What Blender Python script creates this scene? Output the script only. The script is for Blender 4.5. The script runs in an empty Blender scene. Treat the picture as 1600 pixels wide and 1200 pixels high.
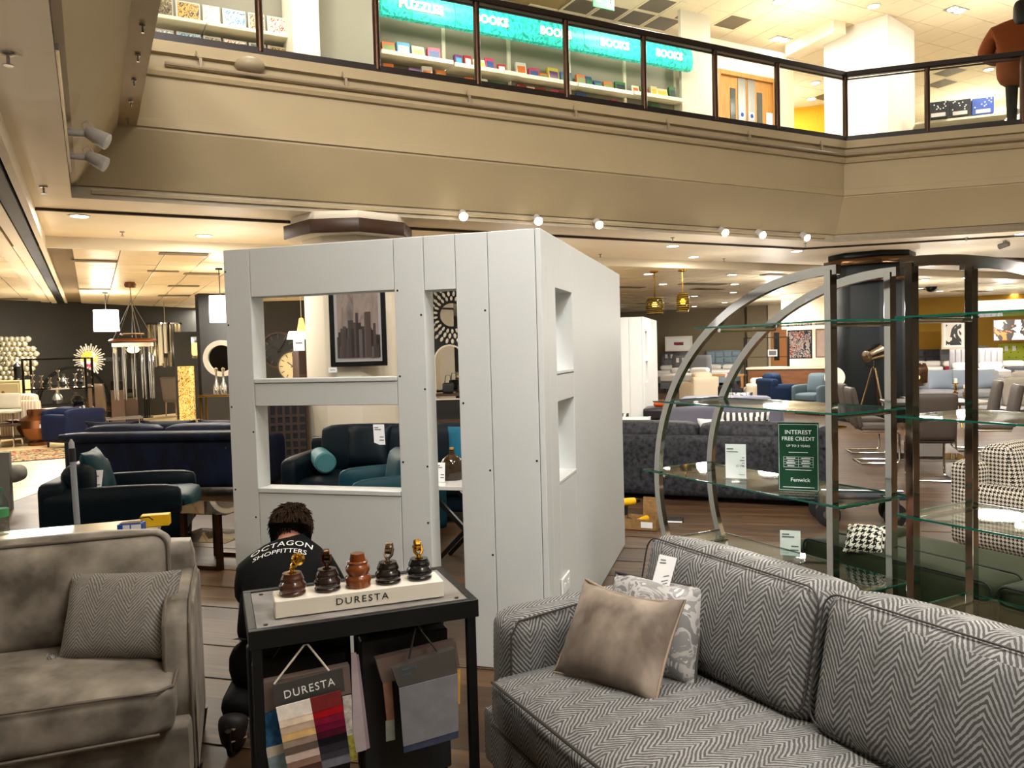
import bpy, bmesh, math, random
from math import sin, cos, pi, radians, sqrt, atan2, hypot
from mathutils import Vector as V, Matrix as M
from mathutils.bvhtree import BVHTree
random.seed(7)
SC = bpy.context.scene
C = SC.collection

# ------------------------------------------------------------------ camera
F, PITCH, ROLL, H = 1235.4, .041613, -.026911, 1.55
_cp, _sp, _cr, _sr = cos(PITCH), sin(PITCH), cos(ROLL), sin(ROLL)
def _row(c):                       # camera axes (right, down, forward) in world
    x, y, z = c
    x, y = _cr*x + _sr*y, -_sr*x + _cr*y
    y, z = _cp*y + _sp*z, -_sp*y + _cp*z
    return V((x, z, -y))
RT, DN, FW = _row((1, 0, 0)), _row((0, 1, 0)), _row((0, 0, 1))
cam_d = bpy.data.cameras.new('camera'); cam = bpy.data.objects.new('camera', cam_d); C.objects.link(cam)
cam_d.sensor_width = 36; cam_d.lens = 36*F/1600; cam_d.clip_end = 200; cam_d.clip_start = .05
cam.matrix_world = M(((RT.x, -DN.x, -FW.x, 0), (RT.y, -DN.y, -FW.y, 0), (RT.z, -DN.z, -FW.z, H), (0, 0, 0, 1)))
SC.camera = cam
def at(px, py, z):                 # the point on a level plane (floor, shelf, ceiling) seen at a pixel of the photograph
    d = RT*((px-800)/F) + DN*((py-600)/F) + FW
    return V((0, 0, H)) + d*((z-H)/d.z)
def zat(px, py, x, y):             # height seen at a pixel above a known plan position
    d = RT*((px-800)/F) + DN*((py-600)/F) + FW
    return H + d.z*y/d.y
def aty(px, py, Y):
    d = RT*((px-800)/F) + DN*((py-600)/F) + FW
    return V((0, 0, H)) + d*(Y/d.y)

# ------------------------------------------------------------------ world, light, exposure
W = bpy.data.worlds.new('world'); SC.world = W; W.use_nodes = True
W.node_tree.nodes['Background'].inputs[0].default_value = (1, .97, .92, 1)
W.node_tree.nodes['Background'].inputs[1].default_value = 1.0
SC.view_settings.view_transform = 'Standard'; SC.view_settings.look = 'None'
SC.view_settings.gamma = 1; SC.view_settings.use_curve_mapping = False
SC.view_settings.exposure = 0.5
SC.cycles.max_bounces = 5; SC.cycles.diffuse_bounces = 3; SC.cycles.glossy_bounces = 3; SC.cycles.transmission_bounces = 4; SC.cycles.use_adaptive_sampling = True; SC.cycles.adaptive_threshold = .08; SC.cycles.adaptive_min_samples = 16
def lamp(name, kind, loc, power, col=(1, .87, .70), size=.2, rot=(0, 0, 0), size_y=None, spot=None, blend=.6):
    d = bpy.data.lights.new(name, kind); d.energy = power; d.color = col
    if kind == 'AREA':
        d.shape = 'RECTANGLE' if size_y else 'DISK'; d.size = size
        if size_y: d.size_y = size_y
    else: d.shadow_soft_size = size
    if kind == 'SPOT': d.spot_size = spot; d.spot_blend = blend
    o = bpy.data.objects.new(name, d); C.objects.link(o); o.location = loc; o.rotation_euler = rot
    return o
# luminaires assumed in the atrium ceiling, unseen; the last added to brighten the fascia
for x, y, p in ((-2.6, -1.5, 640), (1.2, -2.8, 560), (3.4, 1.6, 190), (-1.2, 2.4, 340), (5.0, -3.0, 150)):
    lamp('atrium_area_light', 'AREA', (x, y, 7.5), p*1.2, (1, .99, .97), 1.8, size_y=1.8)

# ------------------------------------------------------------------ materials
def lin(c):
    return tuple((u/12.92 if u <= .04045 else ((u+.055)/1.055)**2.4) for u in c)
def hexc(h):
    return lin(tuple(int(h[i:i+2], 16)/255 for i in (0, 2, 4)))
MATS = {}
def mat(name, col='808080', rough=.5, metal=0, emit=0, alpha=None, trans=0, var=0, scale=8, bump=0, bscale=None, spec=.5, sheen=0, col2=None, coat=0, ior=1.45, stretch=None, detail=4):
    if name in MATS: return MATS[name]
    m = bpy.data.materials.new(name); m.use_nodes = True; MATS[name] = m
    nt = m.node_tree; b = nt.nodes['Principled BSDF']
    c = hexc(col) if isinstance(col, str) else col
    if sheen or rough >= .75: spec = min(spec, .18)
    b.inputs['Base Color'].default_value = (*c, 1); b.inputs['Roughness'].default_value = rough
    b.inputs['Metallic'].default_value = metal; b.inputs['Specular IOR Level'].default_value = spec
    b.inputs['IOR'].default_value = ior
    b.inputs['Transmission Weight'].default_value = trans
    b.inputs['Coat Weight'].default_value = coat
    if sheen:
        b.inputs['Sheen Weight'].default_value = sheen*.35; b.inputs['Sheen Roughness'].default_value = .35
        b.inputs['Sheen Tint'].default_value = (*[min(1, u*2+.05) for u in c], 1)
    if emit: b.inputs['Emission Color'].default_value = (*c, 1); b.inputs['Emission Strength'].default_value = emit
    if var or bump or col2:
        tc = nt.nodes.new('ShaderNodeTexCoord'); mp = nt.nodes.new('ShaderNodeMapping')
        nt.links.new(tc.outputs['Object'], mp.inputs[0])
        if stretch: mp.inputs['Scale'].default_value = stretch
        n = nt.nodes.new('ShaderNodeTexNoise'); n.inputs['Scale'].default_value = scale; n.inputs['Detail'].default_value = detail
        nt.links.new(mp.outputs[0], n.inputs[0])
        if var or col2:
            r = nt.nodes.new('ShaderNodeValToRGB')
            r.color_ramp.elements[0].position = .32; r.color_ramp.elements[1].position = .68
            c2 = hexc(col2) if col2 else tuple(min(1, u*(1+var)) for u in c)
            c1 = c if col2 else tuple(u*(1-var) for u in c)
            r.color_ramp.elements[0].color = (*c1, 1); r.color_ramp.elements[1].color = (*c2, 1)
            nt.links.new(n.outputs[0], r.inputs[0]); nt.links.new(r.outputs[0], b.inputs['Base Color'])
            if emit: nt.links.new(r.outputs[0], b.inputs['Emission Color'])
        if bump:
            n2 = n
            if bscale:
                n2 = nt.nodes.new('ShaderNodeTexNoise'); n2.inputs['Scale'].default_value = bscale; nt.links.new(mp.outputs[0], n2.inputs[0])
            bp = nt.nodes.new('ShaderNodeBump'); bp.inputs['Strength'].default_value = bump; bp.inputs['Distance'].default_value = .02
            nt.links.new(n2.outputs[0], bp.inputs['Height']); nt.links.new(bp.outputs[0], b.inputs['Normal'])
    return m
def nmath(nt, op, a, b=None):
    n = nt.nodes.new('ShaderNodeMath'); n.operation = op
    for i, q in enumerate((a, b)):
        if q is None: continue
        if isinstance(q, (int, float)): n.inputs[i].default_value = q
        else: nt.links.new(q, n.inputs[i])
    return n.outputs[0]
def uvxy(nt):
    u = nt.nodes.new('ShaderNodeUVMap'); s = nt.nodes.new('ShaderNodeSeparateXYZ'); nt.links.new(u.outputs[0], s.inputs[0])
    return s.outputs[0], s.outputs[1], u.outputs[0]
def herringbone(name, dark, light, per=.10, pitch=.0125, slope=1.25, wob=.012, rough=.45, width=.5):
    m = mat(name, dark, rough, sheen=.25); nt = m.node_tree; b = nt.nodes['Principled BSDF']
    x, y, uv = uvxy(nt)
    no = nt.nodes.new('ShaderNodeTexNoise'); no.inputs['Scale'].default_value = 9; nt.links.new(uv, no.inputs[0])
    x = nmath(nt, 'ADD', x, nmath(nt, 'MULTIPLY', nmath(nt, 'SUBTRACT', no.outputs[0], .5), wob))
    n3 = nt.nodes.new('ShaderNodeTexNoise'); n3.inputs['Scale'].default_value = 130; nt.links.new(uv, n3.inputs[0])
    tri = nmath(nt, 'PINGPONG', x, per)
    t = nmath(nt, 'ADD', y, nmath(nt, 'MULTIPLY', tri, slope))
    t = nmath(nt, 'ADD', t, nmath(nt, 'MULTIPLY', nmath(nt, 'SUBTRACT', n3.outputs[0], .5), .007))
    f = nmath(nt, 'FRACT', nmath(nt, 'DIVIDE', t, pitch))
    k = nmath(nt, 'LESS_THAN', f, width)
    n4 = nt.nodes.new('ShaderNodeTexNoise'); n4.inputs['Scale'].default_value = 22; n4.inputs['Detail'].default_value = 3; nt.links.new(uv, n4.inputs[0])
    kc = nmath(nt, 'MULTIPLY', k, nmath(nt, 'ADD', .15, nmath(nt, 'MULTIPLY', n4.outputs[0], 1.5)))
    mx = nt.nodes.new('ShaderNodeMix'); mx.data_type = 'RGBA'
    nt.links.new(kc, mx.inputs[0]); mx.inputs[6].default_value = (*hexc(dark), 1); mx.inputs[7].default_value = (*hexc(light), 1)
    nt.links.new(mx.outputs[2], b.inputs['Base Color'])
    nt.links.new(nmath(nt, 'SUBTRACT', .62, nmath(nt, 'MULTIPLY', k, .30)), b.inputs['Roughness'])
    bp = nt.nodes.new('ShaderNodeBump'); bp.inputs['Strength'].default_value = .35; bp.inputs['Distance'].default_value = .004
    nt.links.new(k, bp.inputs['Height']); nt.links.new(bp.outputs[0], b.inputs['Normal'])
    return m
def houndstooth(name, dark, light, cell):
    m = mat(name, dark, .85); nt = m.node_tree; b = nt.nodes['Principled BSDF']
    x, y, uv = uvxy(nt)
    i = nmath(nt, 'FLOOR', nmath(nt, 'MULTIPLY', x, 8/cell)); j = nmath(nt, 'FLOOR', nmath(nt, 'MULTIPLY', y, 8/cell))
    tw = nmath(nt, 'LESS_THAN', nmath(nt, 'FLOORED_MODULO', nmath(nt, 'SUBTRACT', i, j), 4), 1.5)
    a = nmath(nt, 'LESS_THAN', nmath(nt, 'FLOORED_MODULO', i, 8), 3.5); c = nmath(nt, 'LESS_THAN', nmath(nt, 'FLOORED_MODULO', j, 8), 3.5)
    k = nmath(nt, 'ADD', nmath(nt, 'MULTIPLY', tw, a), nmath(nt, 'MULTIPLY', nmath(nt, 'SUBTRACT', 1, tw), c))
    mx = nt.nodes.new('ShaderNodeMix'); mx.data_type = 'RGBA'
    nt.links.new(k, mx.inputs[0]); mx.inputs[6].default_value = (*hexc(dark), 1); mx.inputs[7].default_value = (*hexc(light), 1)
    nt.links.new(mx.outputs[2], b.inputs['Base Color'])
    return m
def stripes(name, dark, light, pitch, wob=.05, width=.5):
    m = mat(name, dark, .7); nt = m.node_tree; b = nt.nodes['Principled BSDF']
    x, y, uv = uvxy(nt)
    no = nt.nodes.new('ShaderNodeTexNoise'); no.inputs['Scale'].default_value = 5; nt.links.new(uv, no.inputs[0])
    x = nmath(nt, 'ADD', x, nmath(nt, 'MULTIPLY', no.outputs[0], wob))
    k = nmath(nt, 'LESS_THAN', nmath(nt, 'FRACT', nmath(nt, 'DIVIDE', x, pitch)), width)
    mx = nt.nodes.new('ShaderNodeMix'); mx.data_type = 'RGBA'
    nt.links.new(k, mx.inputs[0]); mx.inputs[6].default_value = (*hexc(dark), 1); mx.inputs[7].default_value = (*hexc(light), 1)
    nt.links.new(mx.outputs[2], b.inputs['Base Color'])
    return m
def abstract(name, cols, scale=6, rough=.35, distort=2, detail=6, stretch=None, emit=0):
    m = mat(name, cols[0], rough); nt = m.node_tree; b = nt.nodes['Principled BSDF']
    tc = nt.nodes.new('ShaderNodeTexCoord'); n = nt.nodes.new('ShaderNodeTexNoise')
    mp = nt.nodes.new('ShaderNodeMapping'); nt.links.new(tc.outputs['Object'], mp.inputs[0])
    if stretch: mp.inputs['Scale'].default_value = stretch
    nt.links.new(mp.outputs[0], n.inputs[0])
    n.inputs['Scale'].default_value = scale; n.inputs['Detail'].default_value = detail; n.inputs['Distortion'].default_value = distort
    r = nt.nodes.new('ShaderNodeValToRGB'); r.color_ramp.interpolation = 'CONSTANT' if len(cols) > 3 else 'LINEAR'
    k = len(cols)
    for q in range(k-2): r.color_ramp.elements.new(.5)
    for q in range(k):
        r.color_ramp.elements[q].position = .30+.40*q/(k-1) if k > 1 else 0; r.color_ramp.elements[q].color = (*hexc(cols[q]), 1)
    nt.links.new(n.outputs[0], r.inputs[0]); nt.links.new(r.outputs[0], b.inputs['Base Color'])
    if emit: nt.links.new(r.outputs[0], b.inputs['Emission Color']); b.inputs['Emission Strength'].default_value = emit
    return m

# ------------------------------------------------------------------ mesh builder
def finish(o, label=None, cat=None, group=None, kind=None):
    if label: o['label'] = label
    if cat: o['category'] = cat
    if group: o['group'] = group
    if kind: o['kind'] = kind
    return o
def thing(name, label, cat, loc=(0, 0, 0), rot=0, group=None):
    o = bpy.data.objects.new(name, None); C.objects.link(o); o.empty_display_size = .1
    o.location = loc; o.rotation_euler = (0, 0, rot)
    return finish(o, label, cat, group)
def boxuv(me):
    uv = me.uv_layers.new(name='UVMap'); vs = me.vertices
    for p in me.polygons:
        n = p.normal; a = abs(n.x), abs(n.y), abs(n.z)
        for li in p.loop_indices:
            c = vs[me.loops[li].vertex_index].co
            if a[2] >= a[0] and a[2] >= a[1]*.9: q = (c.x, c.y)
            elif a[0] > a[1]: q = (c.y, c.z)
            else: q = (c.x, c.z)
            uv.data[li].uv = q
def mesh_obj(name, me, m, parent=None):
    o = bpy.data.objects.new(name, me); C.objects.link(o)
    if m: me.materials.append(m)
    if parent: o.parent = parent
    return o
class MB:
    def __init__(s): s.v = []; s.f = []; s.uv = None
    def add(s, vs, fs, mx=None):
        n = len(s.v); s.v += [mx @ V(q) for q in vs] if mx else [V(q) for q in vs]
        s.f += [tuple(i+n for i in f) for f in fs]; return s
    def box(s, x0, y0, z0, x1, y1, z1, mx=None):
        return s.add([(x0, y0, z0), (x1, y0, z0), (x1, y1, z0), (x0, y1, z0), (x0, y0, z1), (x1, y0, z1), (x1, y1, z1), (x0, y1, z1)],
                     [(3, 2, 1, 0), (4, 5, 6, 7), (0, 1, 5, 4), (1, 2, 6, 5), (2, 3, 7, 6), (3, 0, 4, 7)], mx)
    def cbox(s, c, d, mx=None):
        return s.box(c[0]-d[0]/2, c[1]-d[1]/2, c[2]-d[2]/2, c[0]+d[0]/2, c[1]+d[1]/2, c[2]+d[2]/2, mx)
    def bar(s, a, b, w, h=None):                       # rectangular bar between two points
        a = V(a); b = V(b); h = h or w; d = (b-a); L = d.length; d = d/L
        up = V((0, 0, 1)) if abs(d.z) < .95 else V((0, 1, 0))
        x = d.cross(up).normalized(); z = x.cross(d)
        mx = M(((x.x, d.x, z.x, a.x), (x.y, d.y, z.y, a.y), (x.z, d.z, z.z, a.z), (0, 0, 0, 1)))
        return s.box(-w/2, 0, -h/2, w/2, L, h/2, mx)
    def cyl(s, a, b, r0, r1=None, n=16, caps=True):
        a = V(a); b = V(b); r1 = r0 if r1 is None else r1; d = (b-a).normalized()
        x = d.orthogonal().normalized(); y = d.cross(x); vs = []
        for p, r in ((a, r0), (b, r1)):
            vs += [p+(x*cos(2*pi*i/n)+y*sin(2*pi*i/n))*r for i in range(n)]
        fs = [(i, (i+1) % n, n+(i+1) % n, n+i) for i in range(n)]
        if caps: fs += [tuple(range(n))[::-1], tuple(range(n, 2*n))]
        return s.add(vs, fs)
    def tube(s, pts, r, n=8, closed=False, rect=None):
        pts = [V(p) for p in pts]; k = len(pts); vs = []; fs = []
        px = None
        for i, p in enumerate(pts):
            t = (pts[(i+1) % k]-pts[i-1]) if closed else (pts[min(i+1, k-1)]-pts[max(i-1, 0)])
            t.normalize()
            if px is None: px = t.orthogonal().normalized() if not rect else (rect[2]-t*rect[2].dot(t)).normalized()
            else: px = (px-t*px.dot(t)).normalized()
            y = t.cross(px); rr = r[i] if isinstance(r, (list, tuple)) else r
            if rect:
                for a, b in ((-1, -1), (1, -1), (1, 1), (-1, 1)): vs.append(p+px*(a*rect[0]/2)+y*(b*rect[1]/2))
            else: vs += [p+(px*cos(2*pi*j/n)+y*sin(2*pi*j/n))*rr for j in range(n)]
        if rect: n = 4
        for i in range(k if closed else k-1):
            q = (i+1) % k
            fs += [(i*n+j, i*n+(j+1) % n, q*n+(j+1) % n, q*n+j) for j in range(n)]
        if not closed: fs += [tuple(range(n))[::-1], tuple(range((k-1)*n, k*n))]
        return s.add(vs, fs)
    def lathe(s, prof, n=24, c=(0, 0, 0), mx=None):
        vs = []; fs = []; k = len(prof)
        for r, z in prof: vs += [(c[0]+r*cos(2*pi*j/n), c[1]+r*sin(2*pi*j/n), c[2]+z) for j in range(n)]
        for i in range(k-1): fs += [(i*n+j, i*n+(j+1) % n, (i+1)*n+(j+1) % n, (i+1)*n+j) for j in range(n)]
        if prof[0][0] > 1e-4: fs.append(tuple(range(n))[::-1])
        if prof[-1][0] > 1e-4: fs.append(tuple(range((k-1)*n, k*n)))
        return s.add(vs, fs, mx)
    def prism(s, poly, z0, z1, mx=None):
        n = len(poly)
        a = sum(poly[i][0]*poly[(i+1) % n][1]-poly[(i+1) % n][0]*poly[i][1] for i in range(n))
        if a < 0: poly = poly[::-1]
        vs = [(x, y, z0) for x, y in poly]+[(x, y, z1) for x, y in poly]
        return s.add(vs, [tuple(range(n))[::-1], tuple(range(n, 2*n))]+[(i, (i+1) % n, n+(i+1) % n, n+i) for i in range(n)], mx)
    def rbox(s, x0, y0, z0, x1, y1, z1, r=.05, n=8, puff=(0, 0, 0), mx=None):   # rounded, padded block
        c = V(((x0+x1)/2, (y0+y1)/2, (z0+z1)/2)); h = V(((x1-x0)/2, (y1-y0)/2, (z1-z0)/2)); r = min(r, h.x, h.y, h.z)
        key = {}; vs = []; fs = []
        def pt(i, j, k):
            if (i, j, k) in key: return key[i, j, k]
            q = V((2*i/n-1, 2*j/n-1, 2*k/n-1))
            w = V([math.copysign(abs(t)**.8, t) for t in q])
            p = V((w.x*h.x, w.y*h.y, w.z*h.z)); inn = V([max(-(h[a]-r), min(h[a]-r, p[a])) for a in range(3)])
            d = p-inn
            if d.length > 1e-9: p = inn+d.normalized()*r if d.length > 0 else p
            bx, by, bz = 1-q.x*q.x, 1-q.y*q.y, 1-q.z*q.z
            p += V((q.x*puff[0]*by*bz, q.y*puff[1]*bx*bz, q.z*puff[2]*bx*by))
            key[i, j, k] = len(vs); vs.append(p+c); return key[i, j, k]
        for i in range(n):
            for j in range(n):
                fs.append((pt(i, j, 0), pt(i, j+1, 0), pt(i+1, j+1, 0), pt(i+1, j, 0)))
                fs.append((pt(i, j, n), pt(i+1, j, n), pt(i+1, j+1, n), pt(i, j+1, n)))
                fs.append((pt(i, 0, j), pt(i+1, 0, j), pt(i+1, 0, j+1), pt(i, 0, j+1)))
                fs.append((pt(i, n, j), pt(i, n, j+1), pt(i+1, n, j+1), pt(i+1, n, j)))
                fs.append((pt(0, i, j), pt(0, i, j+1), pt(0, i+1, j+1), pt(0, i+1, j)))
                fs.append((pt(n, i, j), pt(n, i+1, j), pt(n, i+1, j+1), pt(n, i, j+1)))
        return s.add(vs, fs, mx)
    def pillow(s, w, h, t, mx=None, n=14, crush=0, ear=.06):             # scatter cushion standing in local XZ, centred
        vs = []; fs = []
        for side in (-1, 1):
            for j in range(n+1):
                for i in range(n+1):
                    a, b = 2*i/n-1, 2*j/n-1
                    k = max(0, (1-a*a)*(1-b*b))**.45
                    pin = 1-ear*(1-b*b)*abs(a)-0; pin2 = 1-ear*(1-a*a)*abs(b)
                    z = b*h/2*pin2
                    if crush: z -= crush*(1-a*a)*max(0, b)
                    wr = .012*sin(9*a+3*b)*(abs(a*b)) if t > .06 else 0
                    vs.append((a*w/2*pin, side*(t/2*k+.004)+wr, z))
        N = (n+1)*(n+1)
        for j in range(n):
            for i in range(n):
                q = j*(n+1)+i
                fs.append((q, q+1, q+n+2, q+n+1)); fs.append((N+q, N+q+n+1, N+q+n+2, N+q+1))
        for i in range(n):
            fs += [(i+1, i, N+i, N+i+1), (n*(n+1)+i, n*(n+1)+i+1, N+n*(n+1)+i+1, N+n*(n+1)+i)]
            fs += [(i*(n+1), (i+1)*(n+1), N+(i+1)*(n+1), N+i*(n+1)), ((i+1)*(n+1)+n, i*(n+1)+n, N+i*(n+1)+n, N+(i+1)*(n+1)+n)]
        return s.add(vs, fs, mx)
    def sph(s, c, r, n=12, sq=(1, 1, 1)):
        m = n//2
        return s.lathe([(max(1e-5, r*sq[0]*sin(pi*i/m)), -r*sq[2]*cos(pi*i/m)) for i in range(m+1)], n, c)
    def mesh(s, name, bev=0, smooth=True, ang=35, seg=1):
        me = bpy.data.meshes.new(name); me.from_pydata([tuple(v) for v in s.v], [], s.f)
        if bev:
            bm = bmesh.new(); bm.from_mesh(me)
            bmesh.ops.bevel(bm, geom=[e for e in bm.edges if len(e.link_faces) == 2 and e.calc_face_angle(0) > .4], offset=bev, segments=seg, profile=.6, affect='EDGES', clamp_overlap=True)
            bm.to_mesh(me); bm.free()
        if smooth:
            me.polygons.foreach_set('use_smooth', [True]*len(me.polygons)); me.set_sharp_from_angle(angle=radians(ang))
        me.update(); boxuv(me); return me
    def build(s, name, m, parent=None, loc=None, rot=None, bev=0, smooth=True, ang=35, seg=1):
        o = mesh_obj(name, s.mesh(name, bev, smooth, ang, seg), m, parent)
        if loc is not None: o.location = loc
        if rot is not None: o.rotation_euler = rot if isinstance(rot, (tuple, list)) else (0, 0, rot)
        return o
def TR(loc, rx=0, ry=0, rz=0):
    return M.Translation(V(loc)) @ M.Rotation(rz, 4, 'Z') @ M.Rotation(ry, 4, 'Y') @ M.Rotation(rx, 4, 'X')
_FONT = {}
def text_mesh(s, size=.1, ext=.001, spacing=1, align='CENTER', bold=0):
    cu = bpy.data.curves.new('t', 'FONT'); cu.body = s; cu.size = size; cu.extrude = ext; cu.space_character = spacing
    cu.align_x = align; cu.align_y = 'CENTER'; cu.resolution_u = 3; cu.offset = bold
    o = bpy.data.objects.new('t', cu); C.objects.link(o)
    dg = bpy.context.evaluated_depsgraph_get(); dg.update()
    me = bpy.data.meshes.new_from_object(o.evaluated_get(dg)); bpy.data.objects.remove(o); bpy.data.curves.remove(cu)
    return me
def text(s, m, parent, mx, size=.1, ext=.0008, spacing=1, align='CENTER', name='lettering', bold=0, sx=1):
    me = text_mesh(s, size, ext, spacing, align, bold)
    if sx != 1: me.transform(M.Scale(sx, 4, V((1, 0, 0))))
    me.transform(mx); return mesh_obj(name, me, m, parent)
def copy_tree(o, parent=None):
    c = o.copy(); C.objects.link(c)
    if parent: c.parent = parent
    for ch in list(o.children): copy_tree(ch, c)
    return c
def place(o, loc, rot, label=None):
    o.location = loc; o.rotation_euler = (0, 0, rot)
    if label: o['label'] = label
    return o
UP = radians(90)
# ------------------------------------------------------------------ shared materials
white_paint = mat('white_paint', 'DAD8D2', .55, var=.015, scale=3, bump=.02, bscale=60)
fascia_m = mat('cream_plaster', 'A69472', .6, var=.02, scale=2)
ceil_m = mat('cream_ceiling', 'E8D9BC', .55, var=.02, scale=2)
tile_m = mat('metal_ceiling_tile', 'ECDCBC', .32, spec=.6, var=.03, scale=1.5)
tile_dark = mat('perforated_grey_tile', '6F6450', .7)
uptile_m = mat('mineral_ceiling_tile', 'ECDDBC', .8, var=.02, scale=2)
black_m = mat('black_metal', '050505', .4, spec=.3)
blackp = mat('black_satin', '101011', .5)
dark_wall = mat('charcoal_wall_paint', '2A2823', .7, var=.08, scale=.6)
taupe_wall = mat('taupe_wall_paint', '81755F', .75)
must_wall = mat('mustard_wall_paint', 'A07812', .7, var=.04, scale=.5)
cream_wall = mat('cream_wall_paint', 'E7D9BE', .7)
chrome = mat('chrome', 'C9C7C2', .07, metal=1)
steel = mat('brushed_steel', '9A9A98', .3, metal=1)
bronze = mat('bronze_rail', '37210F', .32, metal=.7, spec=.6)
bronze_dk = mat('dark_bronze_rail', '1B100A', .38, metal=.3)
brass = mat('polished_brass', 'C79A3A', .14, metal=1)
paper = mat('white_card', 'E9E9E8', .6)
ink = mat('black_ink', '17181A', .6)
grey_ink = mat('grey_ink', '6A6C70', .6)
white_ink = mat('white_ink', 'F2F2F0', .5)
oak = mat('oak_veneer', 'B5813F', .45, col2='9E6C30', scale=6, stretch=(6, 6, .6))
walnut = mat('walnut_wood', '6B3F1F', .35, col2='552F15', scale=8, stretch=(4, 4, .5))
def glassmat(name, tint='FFFFFF', refl=.12, rough=.02, ramp=True):
    m = bpy.data.materials.new(name); m.use_nodes = True; nt = m.node_tree; nt.nodes.clear(); MATS[name] = m
    o = nt.nodes.new('ShaderNodeOutputMaterial'); mx = nt.nodes.new('ShaderNodeMixShader')
    t = nt.nodes.new('ShaderNodeBsdfTransparent'); g = nt.nodes.new('ShaderNodeBsdfGlossy'); f = nt.nodes.new('ShaderNodeLayerWeight')
    t.inputs[0].default_value = (*hexc(tint), 1); g.inputs['Roughness'].default_value = rough; f.inputs[0].default_value = .5
    k = nmath(nt, 'ADD', refl*.5, nmath(nt, 'MULTIPLY', nmath(nt, 'POWER', f.outputs['Facing'], 5), .55))
    nt.links.new(k, mx.inputs[0])
    nt.links.new(t.outputs[0], mx.inputs[1]); nt.links.new(g.outputs[0], mx.inputs[2]); nt.links.new(mx.outputs[0], o.inputs[0])
    return m
clear_glass = glassmat('clear_glass', 'FAFCFA', .04)
shelf_glass = glassmat('shelf_glass', 'ECF3EF', .085)
smoke_glass = glassmat('smoked_glass', 'B5AA9A', .08)
green_edge = mat('green_glass_edge', '0F5A48', .12, spec=.7, trans=.25)
mirror_m = mat('mirror_glass', 'D8DADA', .02, metal=1)
lampglow = mat('lit_lens', 'FFF6E4', .5, emit=30)
shadeglow = mat('lit_fabric_shade', 'FFF3DC', .8, emit=3.2)

# ------------------------------------------------------------------ frames of reference: building grid (G) and partition / planks (U)
ZC = 3.24; ZC2 = 3.09
GR = radians(27.97); UR = radians(-16.12)
P1 = at(112, 309, ZC)
gC = V((cos(GR), sin(GR), 0)); gD = V((-sin(GR), cos(GR), 0))
uC = V((cos(UR), sin(UR), 0)); uD = V((-sin(UR), cos(UR), 0))
GLOC = (P1.x, P1.y, 0)
def gw(x, y, z=0): return V((P1.x, P1.y, 0)) + gC*x + gD*y + V((0, 0, z))
def g2(w): d = V((w.x-P1.x, w.y-P1.y, 0)); return d.dot(gC), d.dot(gD)
def gplane(px, py, yd):            # on a vertical plane parallel to the balcony front
    d = RT*((px-800)/F) + DN*((py-600)/F) + FW; n = gD; p = gw(0, yd)
    w = V((0, 0, H)) + d*((p-V((0, 0, H))).dot(n)/d.dot(n))
    return (w-gw(0, 0)).dot(gC), w.z
def project(w):
    d = w-V((0, 0, H)); k = d.dot(FW)
    return (800+F*d.dot(RT)/k, 600+F*d.dot(DN)/k) if k > .05 else (-9e9, 0)
def struct(o, label=None): return finish(o, label, None, None, 'structure')

# ------------------------------------------------------------------ floors
def plank_mat():
    m = mat('wood_laminate', '7C5F42', .5, spec=.4); nt = m.node_tree; b = nt.nodes['Principled BSDF']
    tc = nt.nodes.new('ShaderNodeTexCoord'); mp = nt.nodes.new('ShaderNodeMapping'); mp.inputs['Scale'].default_value = (.45, 9, 1)
    nt.links.new(tc.outputs['Object'], mp.inputs[0])
    oi = nt.nodes.new('ShaderNodeObjectInfo')
    n = nt.nodes.new('ShaderNodeTexNoise'); n.noise_dimensions = '4D'; n.inputs['Scale'].default_value = 3.2; n.inputs['Detail'].default_value = 5
    nt.links.new(mp.outputs[0], n.inputs[0]); nt.links.new(nmath(nt, 'MULTIPLY', oi.outputs['Random'], 40), n.inputs['W'])
    r = nt.nodes.new('ShaderNodeValToRGB')
    for q, (p, c) in enumerate(((.30, '2A1D13'), (.70, '664B30'))): r.color_ramp.elements[q].position = p; r.color_ramp.elements[q].color = (*hexc(c), 1)
    e = r.color_ramp.elements.new(.5); e.color = (*hexc('46321F'), 1)
    nt.links.new(n.outputs[0], r.inputs[0])
    hs = nt.nodes.new('ShaderNodeHueSaturation'); nt.links.new(r.outputs[0], hs.inputs['Color'])
    nt.links.new(nmath(nt, 'ADD', .75, nmath(nt, 'MULTIPLY', oi.outputs['Random'], .5)), hs.inputs['Value'])
    nt.links.new(hs.outputs[0], b.inputs['Base Color'])
    return m
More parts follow.
